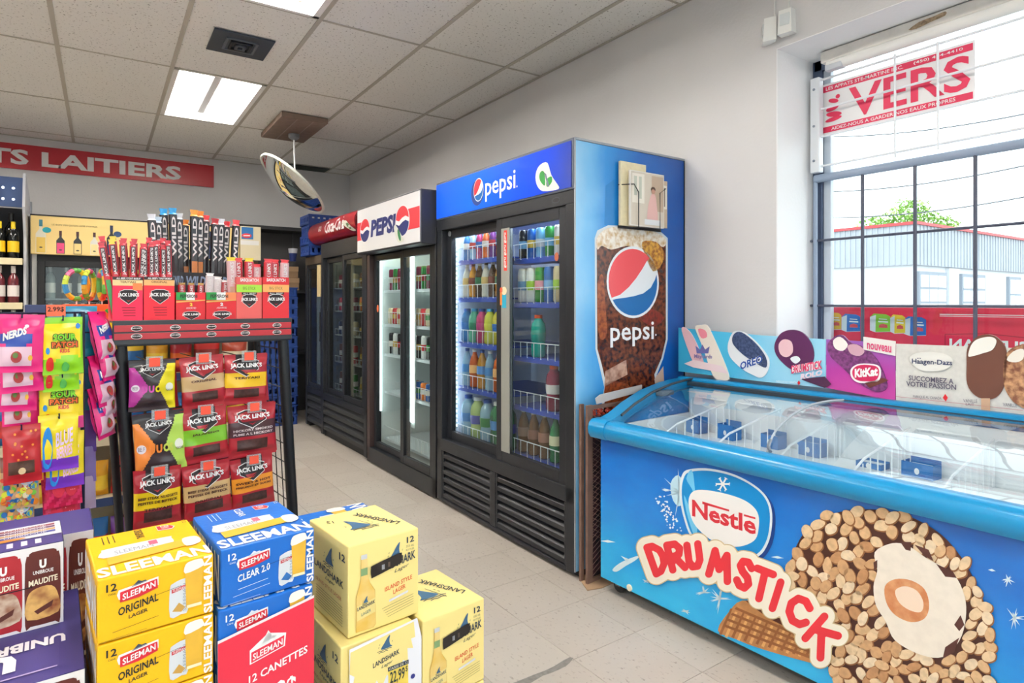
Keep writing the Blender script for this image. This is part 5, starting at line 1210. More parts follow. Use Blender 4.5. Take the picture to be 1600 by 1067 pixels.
def stack(n, W, D, H, x, y, rot, mat, prints, base_label, group, jitter, name='beer_carton'):
    first = None; out = []
    for k in range(n):
        pos = ['bottom', 'second from bottom', 'third from bottom', 'third from top', 'second from top', 'topmost'][k + 6 - n] 
        jx, jy, jr = jitter[k] if k < len(jitter) else (0, 0, 0)
        lb = base_label % pos
        if first is None: first = carton_box(name, lb, 'beer carton', (x+jx, y+jy, k*(H+.0028)), rot+jr, W, D, H, mat, group, prints); out.append(first)
        else: out.append(dup(first, (x+jx, y+jy, k*(H+.0028)), rot+jr, lb, group))
    return out
pr_y = {'front': lambda P: lager_front(P, 'y', 'ORIGINAL', 'LAGER', 1), 'top': lambda P: lager_top(P, 'y'), 'right': lager_side, 'left': lager_side}
pr_b = {'front': lambda P: lager_front(P, 'b', 'CLEAR 2.0', None, 1), 'top': lambda P: lager_top(P, 'b'), 'right': lager_side, 'left': lager_side}
CW, CDp, CHh = .198, .255, .1192
stack(6, CW, CDp, CHh, -.006, 1.366, radians(5), yel, pr_y, 'yellow lager carton in the yellow stack, %s of six', 'yellow lager cartons', [(0,0,0)]*5 + [(0,0,0)])
stack(6, CW, CDp, CHh, .203, 1.386, radians(5), blu, pr_b, 'blue lager carton in the front blue stack, %s of six', 'front blue lager cartons', [(-.003,-.004,0)]*5 + [(.003,.004,.006)])
stack(5, CW, CDp, CHh, .702, 1.688, radians(93), blu, pr_b, 'blue lager carton lying behind the pale yellow cartons, %s of five', 'rear blue lager cartons', [])
def shark(P, x, y, s, l=1, fl=1):
    bl = C('3D6486'); P.poly(smooth_poly([(x-.22*s*fl,y),(x-.08*s*fl,y+.22*s),(x+.06*s*fl,y+.40*s),(x+.16*s*fl,y+.46*s),(x+.13*s*fl,y+.26*s),(x+.17*s*fl,y+.08*s),(x+.24*s*fl,y)],3), bl, l)
    dk_ = C('24364A')
    for k in range(2): P.line([(x+(-.38+.1*j+.05*k)*s*fl, y-(.06+.06*k)*s + (.025*s if j % 2 else 0)) for j in range(7-2*k)], .02*s, dk_, l)
    for dx, dy in ((-.34,.10),(-.30,.20),(.24,.18)): P.poly([(x+dx*s*fl,y+dy*s),(x+(dx+.04)*s*fl,y+(dy+.05)*s),(x+(dx+.02)*s*fl,y+(dy-.02)*s)], dk_, l)
def ls_front(P):
    dk_ = C('26384C'); P.tbox('12', .82,.86,.93,.93,dk_,1,.02); P.tbox('355 mL', .81,.81,.93,.835,C('6A7460'),1); P.tbox('BOTTLES', .81,.77,.93,.79,C('6A7460'),1)
    shark(P, .66, .73, .36); P.text('LANDSHARK', (.42,.60), (.95,.66), (.42,.70), dk_, 1, .02); P.text('Lager', (.64,.55), (.85,.58), (.64,.60), dk_, 1, 0, .3)
    P.text('ISLAND STYLE', (.50,.38), (.90,.43), (.50,.43), C('DD5A3A'), 1, .01); P.text('LAGER', (.62,.32), (.80,.35), (.62,.37), C('DD5A3A'), 1, .01); P.poly([(.56,.25),(.84,.29),(.84,.315),(.56,.275)], C('DCDCE4'), 1)
    for k in range(5): P.line([(.46+.02*k,.20-.028*k),(.92,.25-.028*k)], .005, C('9A8F5C'), 1)
    b = [(.10,.04),(.10,.42),(.14,.52),(.165,.62),(.17,.84),(.25,.86),(.26,.64),(.29,.54),(.36,.44),(.37,.06),(.34,.03)]
    P.poly(b, C('C79A3A'), 2); P.poly([(x*.97+.007,y*.985+.004) for x, y in b], M('bottle_gold', 'E2B64A', .4, col2='EBCF86', nscale=14), 3); P.rect(.168,.82,.25,.87,C('C9CCD0'),4); P.rect(.165,.64,.255,.72,C('7A9A6A'),4)
    P.poly([(.11,.16),(.36,.20),(.36,.36),(.11,.32)], C('EAD58A'), 4); shark(P, .23, .34, .14, 5); P.text('LANDSHARK', (.115,.27), (.355,.30), (.115,.31), C('26384C'), 5, .02); P.text('LAGER', (.17,.20), (.30,.22), (.17,.235), C('2E6A7A'), 5)
    # carry hole with dark bottle necks behind
    P.poly(smooth_poly([(.305,.60),(.30,.70),(.34,.725),(.70,.775),(.74,.75),(.74,.675),(.70,.65),(.35,.59)],3), M('hand_hole_dark', '17100E', .5), 6); P.rect(.45,.645,.49,.70,C('8A8C94'),7); P.rect(.54,.655,.57,.71,C('5A4A42'),7)
def ls_top(P):
    shark(P, .42, .40, .62, 1, -1); P.text('LANDSHARK', (.93,.28), (.62,.86), (.83,.24), C('3A3F3A'), 1, .02); P.text('12', (.20,.70), (.12,.74), (.22,.78), C('3A3F3A'), 1); P.line([(.62,.30),(.50,.62)], .01, C('5A6A5A'), 1)
def ls_left(P):
    dk_ = C('26384C'); shark(P, .55, .66, .42); P.text('LANDSHARK', (.16,.52), (.90,.50), (.16,.60), dk_, 1, .02); P.text('Lager', (.45,.44), (.7,.44), (.45,.49), dk_, 1, 0, .3); P.tbox('12', .80,.80,.94,.88,dk_,1,.02); P.text('ISLAND STYLE LAGER', (.2,.36), (.85,.35), (.2,.40), C('C86A4A'), 1)
    for k in range(8): P.line([(.2,.30-.03*k),(.88,.29-.03*k)], .006, C('8A7F50'), 1)
pr_l = {'front': ls_front, 'top': ls_top, 'left': ls_left}
LW, LD, LH = .193, .238, .2190
l0 = carton_box('beer_carton', 'pale yellow bottle carton on top of its pile, carry hole showing', 'beer carton', (.487, 1.425, 2*(LH+.003)), radians(6), LW, LD, LH, lsy, 'pale yellow bottle cartons', pr_l)
dup(l0, (.462, 1.402, LH+.003), radians(4), 'pale yellow bottle carton directly under the topmost one, price card on it'); dup(l0, (.462, 1.402, 0), radians(4), 'pale yellow bottle carton at the floor under the topmost one')
dup(l0, (.672, 1.404, LH+.003), radians(6), 'pale yellow bottle carton at right, one step lower, on top of its pair'); dup(l0, (.672, 1.404, 0), radians(6), 'pale yellow bottle carton at right standing on the floor')

# unibroue purple cartons at the left
def uni_can(P, x0, z0, w, h, c, name, l=1):
    P.poly(smooth_poly([(x0,z0+.03*h),(x0,z0+.86*h),(x0+.10*w,z0+.95*h),(x0+.2*w,z0+h),(x0+.8*w,z0+h),(x0+.9*w,z0+.95*h),(x0+w,z0+.86*h),(x0+w,z0+.03*h),(x0+.85*w,z0),(x0+.15*w,z0)],2), C(c), l)
    P.poly(smooth_poly([(x0+.06*w,z0+.10*h),(x0+.06*w,z0+.40*h),(x0+.3*w,z0+.50*h),(x0+.75*w,z0+.50*h),(x0+.94*w,z0+.35*h),(x0+.94*w,z0+.12*h)],3), M('can_sky_'+c, 'E0B46A' if c != 'A8242E' else 'D8C8B4', .4, col2='8A4A2A', nscale=26), l+1)
    P.poly([(x0+.25*w,z0+.2*h),(x0+.8*w,z0+.3*h),(x0+.75*w,z0+.22*h),(x0+.35*w,z0+.15*h)], C('5A2A22'), l+2); P.tbox('U', x0+.40*w, z0+.76*h, x0+.60*w, z0+.88*h, WHITE, l+2, .06); P.tbox('UNIBROUE', x0+.22*w, z0+.69*h, x0+.80*w, z0+.74*h, WHITE, l+2, .02); P.text(name, (x0+.10*w,z0+.54*h), (x0+.92*w,z0+.56*h), (x0+.10*w,z0+.62*h), CREAM, l+2, .03)
def uni_front(P):
    P.rect(.0,.0,1,1,C('E6E4E6'),0)
    for k, (c, nm) in enumerate((('6A2A2A','MAUDITE'),('C9A06A','BLANCHE'),('A8242E','MAUDITE'),('5E2620','MAUDITE'))): uni_can(P, .02+.245*k, .04, .225, .90, c, nm)
    P.line([(.2,.50),(.80,.52)], .012, BLACK, 5)
def uni_top(P):
    P.rect(0,.38,1,1,C('DADCE4'),1); P.rect(0,0,1,.40,C('3C3478'),1)
    for k in range(4):
        for j in range(2): P.poly([(.04+.5*j,.50+.11*k),(.46+.5*j,.52+.11*k),(.46+.5*j,.60+.11*k),(.04+.5*j,.58+.11*k)], C(('8A3A4A','3A3F90','C9A06A','6A3A6A')[(k+j) % 4]), 2); P.tbox('UNIBROUE', .12+.5*j,.525+.11*k,.40+.5*j,.575+.11*k,WHITE,3)
    P.ell(.62,.44,.14,.05,C('E28A3A'),3)
    for k in range(7): P.rect(.28+.09*k,.10,.32+.09*k,.30,C('DCD9EA'),2)
def uni_top2(P):
    P.rect(0,0,.14,1,C('E4E6EA'),1); P.rect(.86,0,1,1,C('3C3478'),1); P.text('UNIBROUE', (.90,.44), (.20,.44), (.90,.34), C('EDEAF4'), 2, .04); P.text('U', (.62,.34), (.42,.34), (.62,.16), C('EDEAF4'), 2, .08)
    for k in range(7): P.line([(.45+.02*k,.92-.05*k),(.62,.92-.05*k)], .018, C('CFCBE2'), 2); P.line([(.66,.92-.05*k),(.72,.92-.05*k)], .018, C('CFCBE2'), 2)
    P.ell(.18,.72,.14,.06,C('E28A3A'),3); P.tbox('12',.12,.70,.24,.74,WHITE,4); P.line([(.2,.10),(.85,.10)], .012, C('A99ACB'), 2)
def uni_right(P):
    P.rect(0,.55,1,1,C('C9CAD6'),1); P.poly([(.1,.6),(.45,.6),(.45,.95),(.1,.95)], C('9A5A4A'), 2); P.poly([(.52,.6),(.95,.6),(.95,.95),(.52,.95)], C('7A3A2E'), 2); P.text('UNIBROUE', (.9,.1), (.1,.1), (.9,.3), C('DAD6EA'), 2, .04)
carton_box('beer_carton', 'purple beer carton at the left front, lid lettering upside down', 'beer carton', (-.297, 1.380, .39), radians(3), .272, .40, .170, pur, 'purple mixed-beer cartons', {'top': uni_top2, 'front': uni_front, 'right': uni_right})
for k, (z, w) in enumerate(((0, 'at the floor'), (.195, 'second from the floor'))):
    carton_box('beer_carton', 'purple beer carton %s in the left pile, mostly hidden' % w, 'beer carton', (-.297, 1.380, z), radians(3), .272, .40, .194, pur, 'purple mixed-beer cartons', {'front': uni_front})
bk = carton_box('beer_carton', 'purple beer carton with pictured cans, upper one of the left pile', 'beer carton', (-.328, 1.600, .5608), radians(5), .262, .155, .172, pur, 'purple mixed-beer cartons', {'top': uni_top, 'front': uni_front, 'right': uni_right})
carton_box('beer_carton', 'purple carton behind the upper left one, its side lettering showing', 'beer carton', (-.215, 1.80, .39), radians(3), .20, .20, .30, pur, 'purple mixed-beer cartons', {'right': uni_right, 'front': uni_front}) 
bx_ = thing('beer_carton', 'plain purple carton on the floor beneath the rear left cartons', 'beer carton', (-.31, 1.80, 0), radians(3), 'purple mixed-beer cartons')
q = MB(); q.box((0,0,0), (.29,.22,.389), pur, .004); q.build('carton', bx_)

# price cards
def card(name, label, loc, rotz, tilt, outline, m, pr):
    t = thing(name, label, 'price card', loc, rotz, None); t.rotation_euler = (tilt, 0, rotz)
    q = MB(); q.prism(outline, 0, .0015, m); q.build('sheet', t); P = Print(flat((0,0,0),(1,0,0),(0,0,1),lift=.0004)); pr(P); P.build('card_print', t)
def ls_card(P):
    burst = [(0,.0)]; burst = [(.002,.225),(.168,.245),(.172,.205),(.160,.205),(.166,.180),(.150,.185),(.152,.150),(.138,.160),(.132,.135),(.118,.150),(.108,.120),(.095,.140),(.080,.112),(.068,.136),(.052,.108),(.045,.134),(.026,.118),(.024,.145),(.006,.135),(.012,.165),(.0,.175)]
    P.poly(burst, lsy, 0); shark(P, .093, .205, .062); P.text('LANDSHARK', (.058,.168), (.128,.180), (.058,.180), C('26384C'), 2, .02); P.text('Lager', (.08,.158), (.11,.163), (.08,.167), C('26384C'), 2, 0, .3)
    P.rect(.098,.03,.152,.150,C('E9CF5A'),2); P.rect(.097,.146,.153,.156,C('26384C'),3); P.tbox('CAISSE DE 12', .10,.148,.15,.154,CREAM,4); P.tbox('22,99', .102,.110,.142,.143,C('2A3A3A'),4,.02); P.tbox('$', .144,.128,.150,.143,C('2A3A3A'),4)
    P.ell(.165,.11,.006,.006,C('3A3F90'),2)
card('price_card', 'white starburst card reading 22,99 $ on the pale yellow cartons', (.480, 1.394, .203), radians(4), 0, [(0,0),(.19,0),(.19,.20),(.178,.25),(0,.232)], C('ECECF4', .4), ls_card)
def red_card(P):
    P.poly([(0,.0),(.2,.0),(.2,.235),(.0,.20)], C('DE2F48', .4), 0); P.poly([(.062,.135),(.135,.150),(.138,.178),(.10,.190),(.062,.165)], WHITE, 1); P.poly([(.065,.138),(.132,.152),(.134,.174),(.065,.160)], C('DE2F48', .4), 2); P.text('SLEEMAN', (.068,.142), (.130,.155), (.068,.156), WHITE, 3, .02)
    P.poly([(.085,.168),(.10,.196),(.108,.182),(.120,.178)], WHITE, 1); P.text('12 CANETTES', (.06,.095), (.185,.118), (.06,.112), WHITE, 2, .02); P.tbox('16,99$', .05,.03,.16,.08,WHITE,2,.03)
card('price_card', 'red lager price card leaning on the front blue cartons', (.198, 1.374, .345), radians(5), 0, [(0,0),(.2,0),(.2,.24),(0,.205)], C('F0E4E6', .4), red_card)
# ================================================================== SOFT PACKS
def pouch_mesh(w, h, T, colour, n=14, m_=18, seal=.06, wob=.0, seed=0, key=None):
    """pillow bag, front facing -y, top at z=0 hanging down; colour(u, v) -> material"""
    rr = random.Random(seed); q = MB(); ph = rr.uniform(0, 6)
    def t(u, v):
        e = max(0.0, min(1, (v-seal)/.18)) * max(0.0, min(1, (1-seal-v)/.14)) ; e = e*e*(3-2*e) if e < 1 else 1
        s_ = max(0.0, 1-abs(2*u-1)**2.4)
        return T*.5*e*sqrt(s_)*(1+.14*sin(9*u+7*v+ph)+.10*sin(17*v-6*u+ph*2)) + .0012
    def pos(u, v, side):
        x = (u-.5)*w*(1-.03*sin(pi*v)*(1 if T > .02 else .4)) + wob*sin(6*v+ph)*.004; return (x, (-t(u, v) if side == 0 else t(u, v)), -v*h)
    for side in (0, 1):
        vs = [pos(i/n, j/m_, side) for j in range(m_+1) for i in range(n+1)]
        for j in range(m_):
            for i in range(n):
                q.add([vs[j*(n+1)+i], vs[j*(n+1)+i+1], vs[(j+1)*(n+1)+i+1], vs[(j+1)*(n+1)+i]], [(0,1,2,3)], colour((i+.5)/n, (j+.5)/m_))
    me = bpy.data.meshes.new('pouch'); me.from_pydata(q.v, [], q.f)
    for mm in q.mats: me.materials.append(mm)
    for p, k in zip(me.polygons, q.mi): p.material_index = k
    bm = bmesh.new(); bm.from_mesh(me); bmesh.ops.remove_doubles(bm, verts=bm.verts, dist=1e-5); bmesh.ops.recalc_face_normals(bm, faces=bm.faces); bm.to_mesh(me); bm.free()
    for p in me.polygons: p.use_smooth = True
    fr = lambda u, v, l: Vector((pos(u, 1-v, 0)[0], -t(u, 1-v)-.0016-.0004*l, -(1-v)*h))   # v measured from the bottom
    return me, fr
def pouch(label, cat, loc, rot, w, h, T, colour, pr=None, name='snack_pouch', group=None, n=14, m_=18, seed=0, seal=.06):
    t = thing(name, label, cat, loc, 0, group); t.rotation_euler = rot
    me, fr = pouch_mesh(w, h, T, colour, n, m_, seal, seed=seed); link('pouch', me, t)
    if pr: P = Print(fr); pr(P); P.build('front_print', t)
    return t
FO = lambda c, r=.28: M('foil_%s' % c, c, r, spec=.6)

# ================================================================== JERKY RACK
JO = (.0325, 2.386); JA = radians(6); J = thing('jerky_rack', 'black metal snack rack with red-edged top shelf and nine hanging pouches', 'rack', (JO[0], JO[1], 0), JA)
bpy.context.view_layer.update()
gj = face_uv(JO[0], JO[1], JA); JW, JD = .582, .36
rk = M('rack_black', '1B1D21', .35, metal=.2); SK = .055       # the posts lean a little
def jx(x, z): return x + (1.10-z)*SK
for x in (.022, .558):
    for y in (.022, JD-.02):
        q = MB(); q.tube([(jx(x, 0), y, 0), (x, y, 1.10)], .0205 if y < .1 else .014, rk, 12); q.build('post', J, True)
q = MB(); q.box((0,0,1.098), (JW,JD,1.112), rk, .002); q.build('shelf_base', J)
q = MB(); q.box((-.002,-.004,1.103), (JW+.002,.004,1.184), M('rack_lip', '33363B', .4), .002); lip = q.build('shelf_lip', J)
for za, zb in ((1.120,1.141), (1.146,1.168)):
    q = MB(); q.box((.002,-.007,za), (JW-.002,-.004,zb), M('strip_red', 'B8303A', .35), .001); sr = q.build('price_strip', J)
    for k in range(5):
        P = Print(flat((0,-.007,0), (1,0,0), (0,0,1))); x = .065+.115*k; P.ell(x, (za+zb)/2, .0165, .0092, C('E8E4E2'), 1, 16); P.ell(x, (za+zb)/2, .0145, .0078, C('2A2224'), 2, 16); P.tbox("JACK LINK'S", x-.0155, (za+zb)/2-.002, x+.0155, (za+zb)/2+.0032, WHITE, 3, .03)
        P.build('strip_badge', sr)
q = MB(); q.box((.0,.0,1.176), (JW,JD,1.182), rk); q.build('shelf_tray', J)
for z in (1.02, .83, .63, .44, .25):
    q = MB(); q.tube([(jx(.022, z), JD-.02, z), (jx(.558, z), JD-.02, z)], .005, rk, 6); q.build('back_bar', J)
for k in range(12):
    z = 1.06 - k*.075; q = q if k else MB(); q.tube([(jx(.558, z), .03, z), (jx(.558, z), JD-.03, z)], .0022, rk, 5, False)
for k in range(5): y = .05+k*.065; q.tube([(jx(.558, .20), y, .20), (jx(.558, 1.09), y, 1.09)], .0022, rk, 5, False)
q.build('side_mesh', J)
def logo(P, cx, cy, w, l=1, dark='2A2023'):
    h = w*.36
    P.poly([(cx-w*.42,cy+h*.45),(cx-w*.2,cy+h*.62),(cx+w*.2,cy+h*.62),(cx+w*.42,cy+h*.45),(cx+w*.40,cy-h*.2),(cx,cy-h*.75),(cx-w*.40,cy-h*.2)], WHITE, l)
    P.poly([(cx-w*.40,cy+h*.42),(cx-w*.19,cy+h*.57),(cx+w*.19,cy+h*.57),(cx+w*.40,cy+h*.42),(cx+w*.38,cy-h*.18),(cx,cy-h*.69),(cx-w*.38,cy-h*.18)], C(dark), l+1)
    P.tbox("JACK LINK'S", cx-w*.5, cy-h*.12, cx+w*.5, cy+h*.30, WHITE, l+2, .04); P.poly([(cx-w*.12,cy-h*.30),(cx,cy-h*.50),(cx+w*.12,cy-h*.30),(cx,cy-h*.40)], C('B02A34'), l+2)
redf, drk, wine_ = FO('A81F2C'), FO('2A2326'), FO('7A1F2E')
BAGS = [ # u0, u1, v0, v1, kind
 (200,273,562,640,'duo1'), (278,347,556,636,'orig'), (349,416,553,630,'teri'), (204,285,643,740,'duo2'), (279,351,636,720,'jala'), (353,428,631,711,'hick'), (206,281,729,822,'ter2'), (281,356,721,806,'ori2'), (356,422,712,791,'swee')]
def bag_style(kind):
    band = {'orig':'C9A878','teri':'F0C21A','jala':'7AB82A','ter2':'F2CF1A','ori2':'D2B07A','swee':'E8962A','hick':'7A1F2E'}.get(kind)
    if kind.startswith('duo'):
        L_, R_ = ('B83A9A','E8D81A') if kind == 'duo1' else ('EE8A3A','B4D85A')
        def col(u, v):
            if .14 < v < .90 and u < .40 - abs(v-.52)*.75: return FO(L_)
            if .08 < v < .98 and u > .60 + abs(v-.50)*.55: return FO(R_)
            return drk if v < .62 else FO('3A2C30')
        def pr(P):
            logo(P, .48, .80, .52); P.tbox('D', .26,.36,.38,.50,C('C84AA8' if kind == 'duo1' else 'EE8A3A'),3,.06); P.tbox('U', .40,.36,.52,.50,C('C84AA8' if kind == 'duo1' else 'EE8A3A'),3,.06); P.tbox('OS', .54,.36,.74,.50,C('E8D81A' if kind == 'duo1' else 'C9D85A'),3,.06)
            P.ell(.12,.46,.09,.07,C('E6DDE6'),2,14); P.ell(.86,.46,.09,.08,C('E6E8DA'),2,14); P.tbox('BEEF',.06,.43,.18,.49,C('5A3A5A'),3); P.tbox('TERIYAKI',.78,.37,.95,.41,C('3A3A2A'),3)
        return col, pr
    col = lambda u, v: (FO(band) if band and .36 < v < .66 else (M('meat_window', '4A2A26', .4, noise=.4, nscale=90) if .70 < v < .86 and .2 < u < .8 else (drk if v < .30 and .25 < u < .75 and kind in ('teri','jala','swee','ter2') else redf))) if kind != 'hick' else (M('meat_window', '4A2A26') if .66 < v < .86 and .15 < u < .8 else (FO('4A2A30') if .3 < v < .6 else redf))
    words = {'orig':['ORIGINAL'],'teri':['TERIYAKI'],'jala':['JALAPENO'],'hick':['HICKORY SMOKED','FUME A L HICKORY'],'ter2':['BEEF STEAK NUGGETS','PEPITES DE BIFTECK','TERIYAKI'],'ori2':['BEEF STEAK NUGGETS','PEPITES DE BIFTECK','ORIGINAL'],'swee':['SWEET & HOT','PIQUANT ET SUCRE']}[kind]
    def pr(P):
        logo(P, .48, .75, .74)
        for i, w in enumerate(words):
            ww = .30 if len(w) < 10 else .42; y = .555 - .075*i - (.04 if i == 2 else 0); P.tbox(w, .5-ww, y-.045, .5+ww, y, C('4A1A20') if kind != 'hick' else C('E0D0D0'), 3, .03)
    return col, pr
desc = {'duo1':'black pouch with magenta and yellow corners, two-flavour jerky, top row left','orig':'red jerky pouch with beige band, top row middle','teri':'red jerky pouch with yellow TERIYAKI band, top row right','duo2':'black pouch with orange and lime corners, two-flavour jerky, middle row left','jala':'red jerky pouch with green band, middle row centre','hick':'dark red hickory jerky pouch, middle row right','ter2':'red steak-nugget pouch with yellow band, bottom row left','ori2':'red steak-nugget pouch with tan band, bottom row middle','swee':'red sweet and hot jerky pouch with orange band, bottom row right'}
orange_tag = M('tag_orange', 'F2583E', .5); clr = glass_mat('tag_sleeve', 'F4F6F6', .8, haze=.25)
for k, (u0, u1, v0, v1, kind) in enumerate(BAGS):
    x0, zt = gj(u0, v0); x1, _ = gj(u1, v0); _, zb = gj((u0+u1)/2, v1); _, zt2 = gj((u0+u1)/2, v0)
    w, h = x1-x0, zt2-zb; xc = (x0+x1)/2; col, pr = bag_style(kind); yb = -.012 - .004*(k//3)
    p = J.matrix_basis @ Vector((xc, yb, zt2)); pouch(desc[kind], 'snack pouch', p, (0, radians(random.Random(k).uniform(-3, 3)) - .03, JA), w, h, .030, col, pr, 'jerky_pouch', 'hanging jerky pouches', seed=k, n=44, m_=52)
    p2 = J.matrix_basis @ Vector((xc+.008, yb+.034, zt2-.004)); pouch('plain red pouch hanging second in line, ' + desc[kind].split(', ')[-1], 'snack pouch', p2, (0, -.05, JA), w, h, .026, lambda u, v: redf, None, 'jerky_pouch', 'second-row jerky pouches', n=8, m_=8, seed=k+20)
    q = MB(); q.tube([(xc+.004, JD-.022, zt2-.012), (xc+.004, yb-.02, zt2-.012), (xc+.004, yb-.024, zt2+.004)], .0022, rk, 5); hk = q.build('hook', J)
    q = MB(); q.box((xc-.024, yb-.030, zt2-.026), (xc+.026, yb-.0275, zt2+.014), clr); q.build('tag_sleeve', hk)
    q = MB(); q.box((xc-.015, yb-.0318, zt2-.020), (xc+.017, yb-.0305, zt2+.009), orange_tag); q.build('price_tag', hk)

# boxes and sticks on the top shelf
JBOX = [(175.5,224,432,'EE1F50','teri'), (224.5,273.5,432,'EE2238','orig'), (275,321.5,456.5,'D8232E','pep'), (322,370,456.5,'D8232E','pep'), (369.5,410,432.5,'E2625E','sasq'), (410.5,452.5,432.5,'DC2A34','sasq')]
jl = ['pink-red teriyaki stick box at the left end of the rack top','bright red stick box, second from left on the rack top','red and tricolour pepperoni box, left one of the pair','red and tricolour pepperoni box, right one of the pair','faded red stick box with lime band on the rack top','red stick box with orange band at the right end of the rack top']
ZT = 1.1825; BD_ = .105
for k, (u0, u1, v, colr, kind) in enumerate(JBOX):
    x0, z1 = gj(u0, v); x1, _ = gj(u1, v); x0 += .001; x1 -= .001; W = x1-x0; Hh = z1-ZT
    t = thing('stick_box', jl[k], 'display box', J.matrix_basis @ Vector((x0, .004, ZT)), JA, 'stick boxes on the rack top'); m = M('boxcard_%s' % colr, colr, .4)
    q = MB()
    for lo, hi in (((0,0,0),(W,.002,Hh)), ((0,BD_-.002,0),(W,BD_,Hh*1.0)), ((0,.002,0),(.002,BD_-.002,Hh)), ((W-.002,.002,0),(W,BD_-.002,Hh)), ((.002,.002,0),(W-.002,BD_-.002,.002))): q.box(lo, hi, m)
    q.build('tray_box', t)
    P = Print(flat((0,0,0),(1,0,0),(0,0,1),W,Hh))
    if kind in ('teri','orig'):
        P.rect(0,.93,1,1,C('3A2A30'),1); P.tbox('ALL BEEF / TOUT BOEUF', .12,.945,.92,.985,WHITE,2,.03,.2); P.rect(0,.80,1,.93,C('F0D9A0' if kind == 'teri' else 'F0B87A'),1); P.tbox('TERIYAKI' if kind == 'teri' else 'ORIGINAL', .24,.86,.76,.91,C('8A5A3A'),2,.02); logo(P,.52,.56,.70,2)
        for j in range(4): P.line([(.30+.02*j,.30-.06*j),(.75,.30-.06*j)], .018, C('9A1A30'), 1)
        if kind == 'teri': P.rect(.66,.70,.98,.86,C('F28A50'),3)
    elif kind == 'pep':
        P.rect(0,.72,.34,1,C('2E9A4A'),1); P.rect(.34,.72,.64,1,WHITE,1); P.rect(.64,.72,1,1,C('E0303A') if k == 2 else C('F28A5A'),1); P.tbox('PEPPERONI', .14,.80,.72,.92,C('2A2A2A'),2,.03); P.poly([(0,.62),(1,.70),(1,.74),(0,.68)], C('E8A85A'), 2); P.tbox('2', .46,.50,.56,.62,C('F2D84A') if k == 2 else WHITE,2,.05); P.tbox('ASSORTED',.34,.40,.68,.46,WHITE,2); logo(P,.52,.17,.64,2)
    else:
        P.tbox('SASQUATCH', .14,.88,.86,.97,WHITE,2,.04); P.rect(0,.64,1,.82,C('A8DC4A' if k == 4 else 'F2B068'),1); P.tbox('BIG STICK', .25,.70,.75,.77,C('5A6A3A'),2); P.rect(.2,.58,.8,.635,C('2A2A2A'),2); P.tbox('ALL BEEF', .25,.59,.75,.625,WHITE,3); logo(P,.5,.44,.66,2)
    P.build('box_print', t)
def stick(label, group, p, rot, w, h, body, low, top=None, name='meat_stick', text="JACK LINK'S", tc='E8E2E2', mid=None):
    t = thing(name, label, 'meat stick', p, 0, group); t.rotation_euler = rot
    q = MB(); vs = []; N = 8
    for z, s_ in ((0,.9),(.03*h,1),(.5*h,1),(.94*h,1),(.955*h,.75),(h,1.02)):
        for i in range(N): a = 2*pi*i/N; vs.append((w/2*cos(a)*s_, (.30*w if z < .95*h else .06*w)*sin(a), z))
    for j in range(5):
        for i in range(N): q.add([vs[j*N+i], vs[j*N+(i+1) % N], vs[(j+1)*N+(i+1) % N], vs[(j+1)*N+i]], [(0,1,2,3)], top if (top and j >= 3) else body)
    q.build('wrapper', t, True)
    P = Print(flat((0,-.31*w,0),(1,0,0),(0,0,1))); 
    if low: P.rect(-w*.34, h*.02, w*.34, h*.52, low, 0)
    if mid: P.rect(-w*.34, h*.60, w*.34, h*.93, mid, 0)
    P.text(text, (w*.26, h*.56), (w*.26, h*.92), (-w*.22, h*.56), C(tc), 1, .03); P.build('wrapper_print', t)
rs_ = random.Random(21)
lows = ['2F9A4A','F0CF1A','C98A3A','E8C09A','B8743A','E6BE94','F0EEE8','7A2A2A','E8E0DA','D8A07A','8A3A3A','7A6AB0']
for bx2, (ua, ub, who) in enumerate(((181, 221, 'teriyaki'), (229, 270, 'second'))):
    for k in range(9):
        x, _ = gj(ua + (ub-ua)*(k % 5)/4.2 + (3 if k > 4 else 0), 430); yy = .022 if k < 5 else .062
        lean = (-.15 + .05*(k % 5)) if bx2 == 0 else rs_.uniform(-.03, .05)
        p = J.matrix_basis @ Vector((x+.004*(k > 4), yy, ZT+.004))
        stick('red meat stick, %s from left in the %s row of the %s left box' % (ordinal(k % 5), 'front' if k < 5 else 'rear', who), 'red meat sticks in the left boxes', p, (0, lean, JA), .0195, .258 + rs_.uniform(-.006,.014) + (.012 if k > 4 else 0), FO('CE3444'), FO(lows[(k + 5*bx2) % 12]), FO('E8D24A') if k in (1, 6) and bx2 == 0 else None, mid=FO('4A3036'))
# tall dark sticks in black boxes at the back
for k, (u0, u1) in enumerate(((271,290), (290,330), (331,366))):
    x0 = gj(u0, 410)[0]+.035; x1 = gj(u1, 410)[0]+.040; t = thing('stick_box', ('black stick box at the back left of the rack top','black stick box at the back middle of the rack top','black stick box at the back right of the rack top')[k], 'display box', J.matrix_basis @ Vector((x0, .20, ZT)), JA, 'black stick boxes at the back')
    q = MB(); Hh = .175; W = x1-x0-.002
    for lo, hi in (((0,0,0),(W,.002,Hh)), ((0,.098,0),(W,.10,Hh)), ((0,.002,0),(.002,.098,Hh)), ((W-.002,.002,0),(W,.098,Hh)), ((.002,.002,0),(W-.002,.098,.002))): q.box(lo, hi, M('boxcard_black', '25262C', .45))
    q.build('tray_box', t); P = Print(flat((0,0,0),(1,0,0),(0,0,1),W,Hh)); P.tbox('WILD', .1,.72,.9,.92,C('8AA8C8'),1,.04,.2); P.build('box_print', t)
tops = ['E4E8F0','C9DCF0','2A9AD8','2A9AD8','E4E8F0','F08A2A','F0A03A','F08A2A','D8303A','B8202C','E4E8F0','D8303A','E04048']
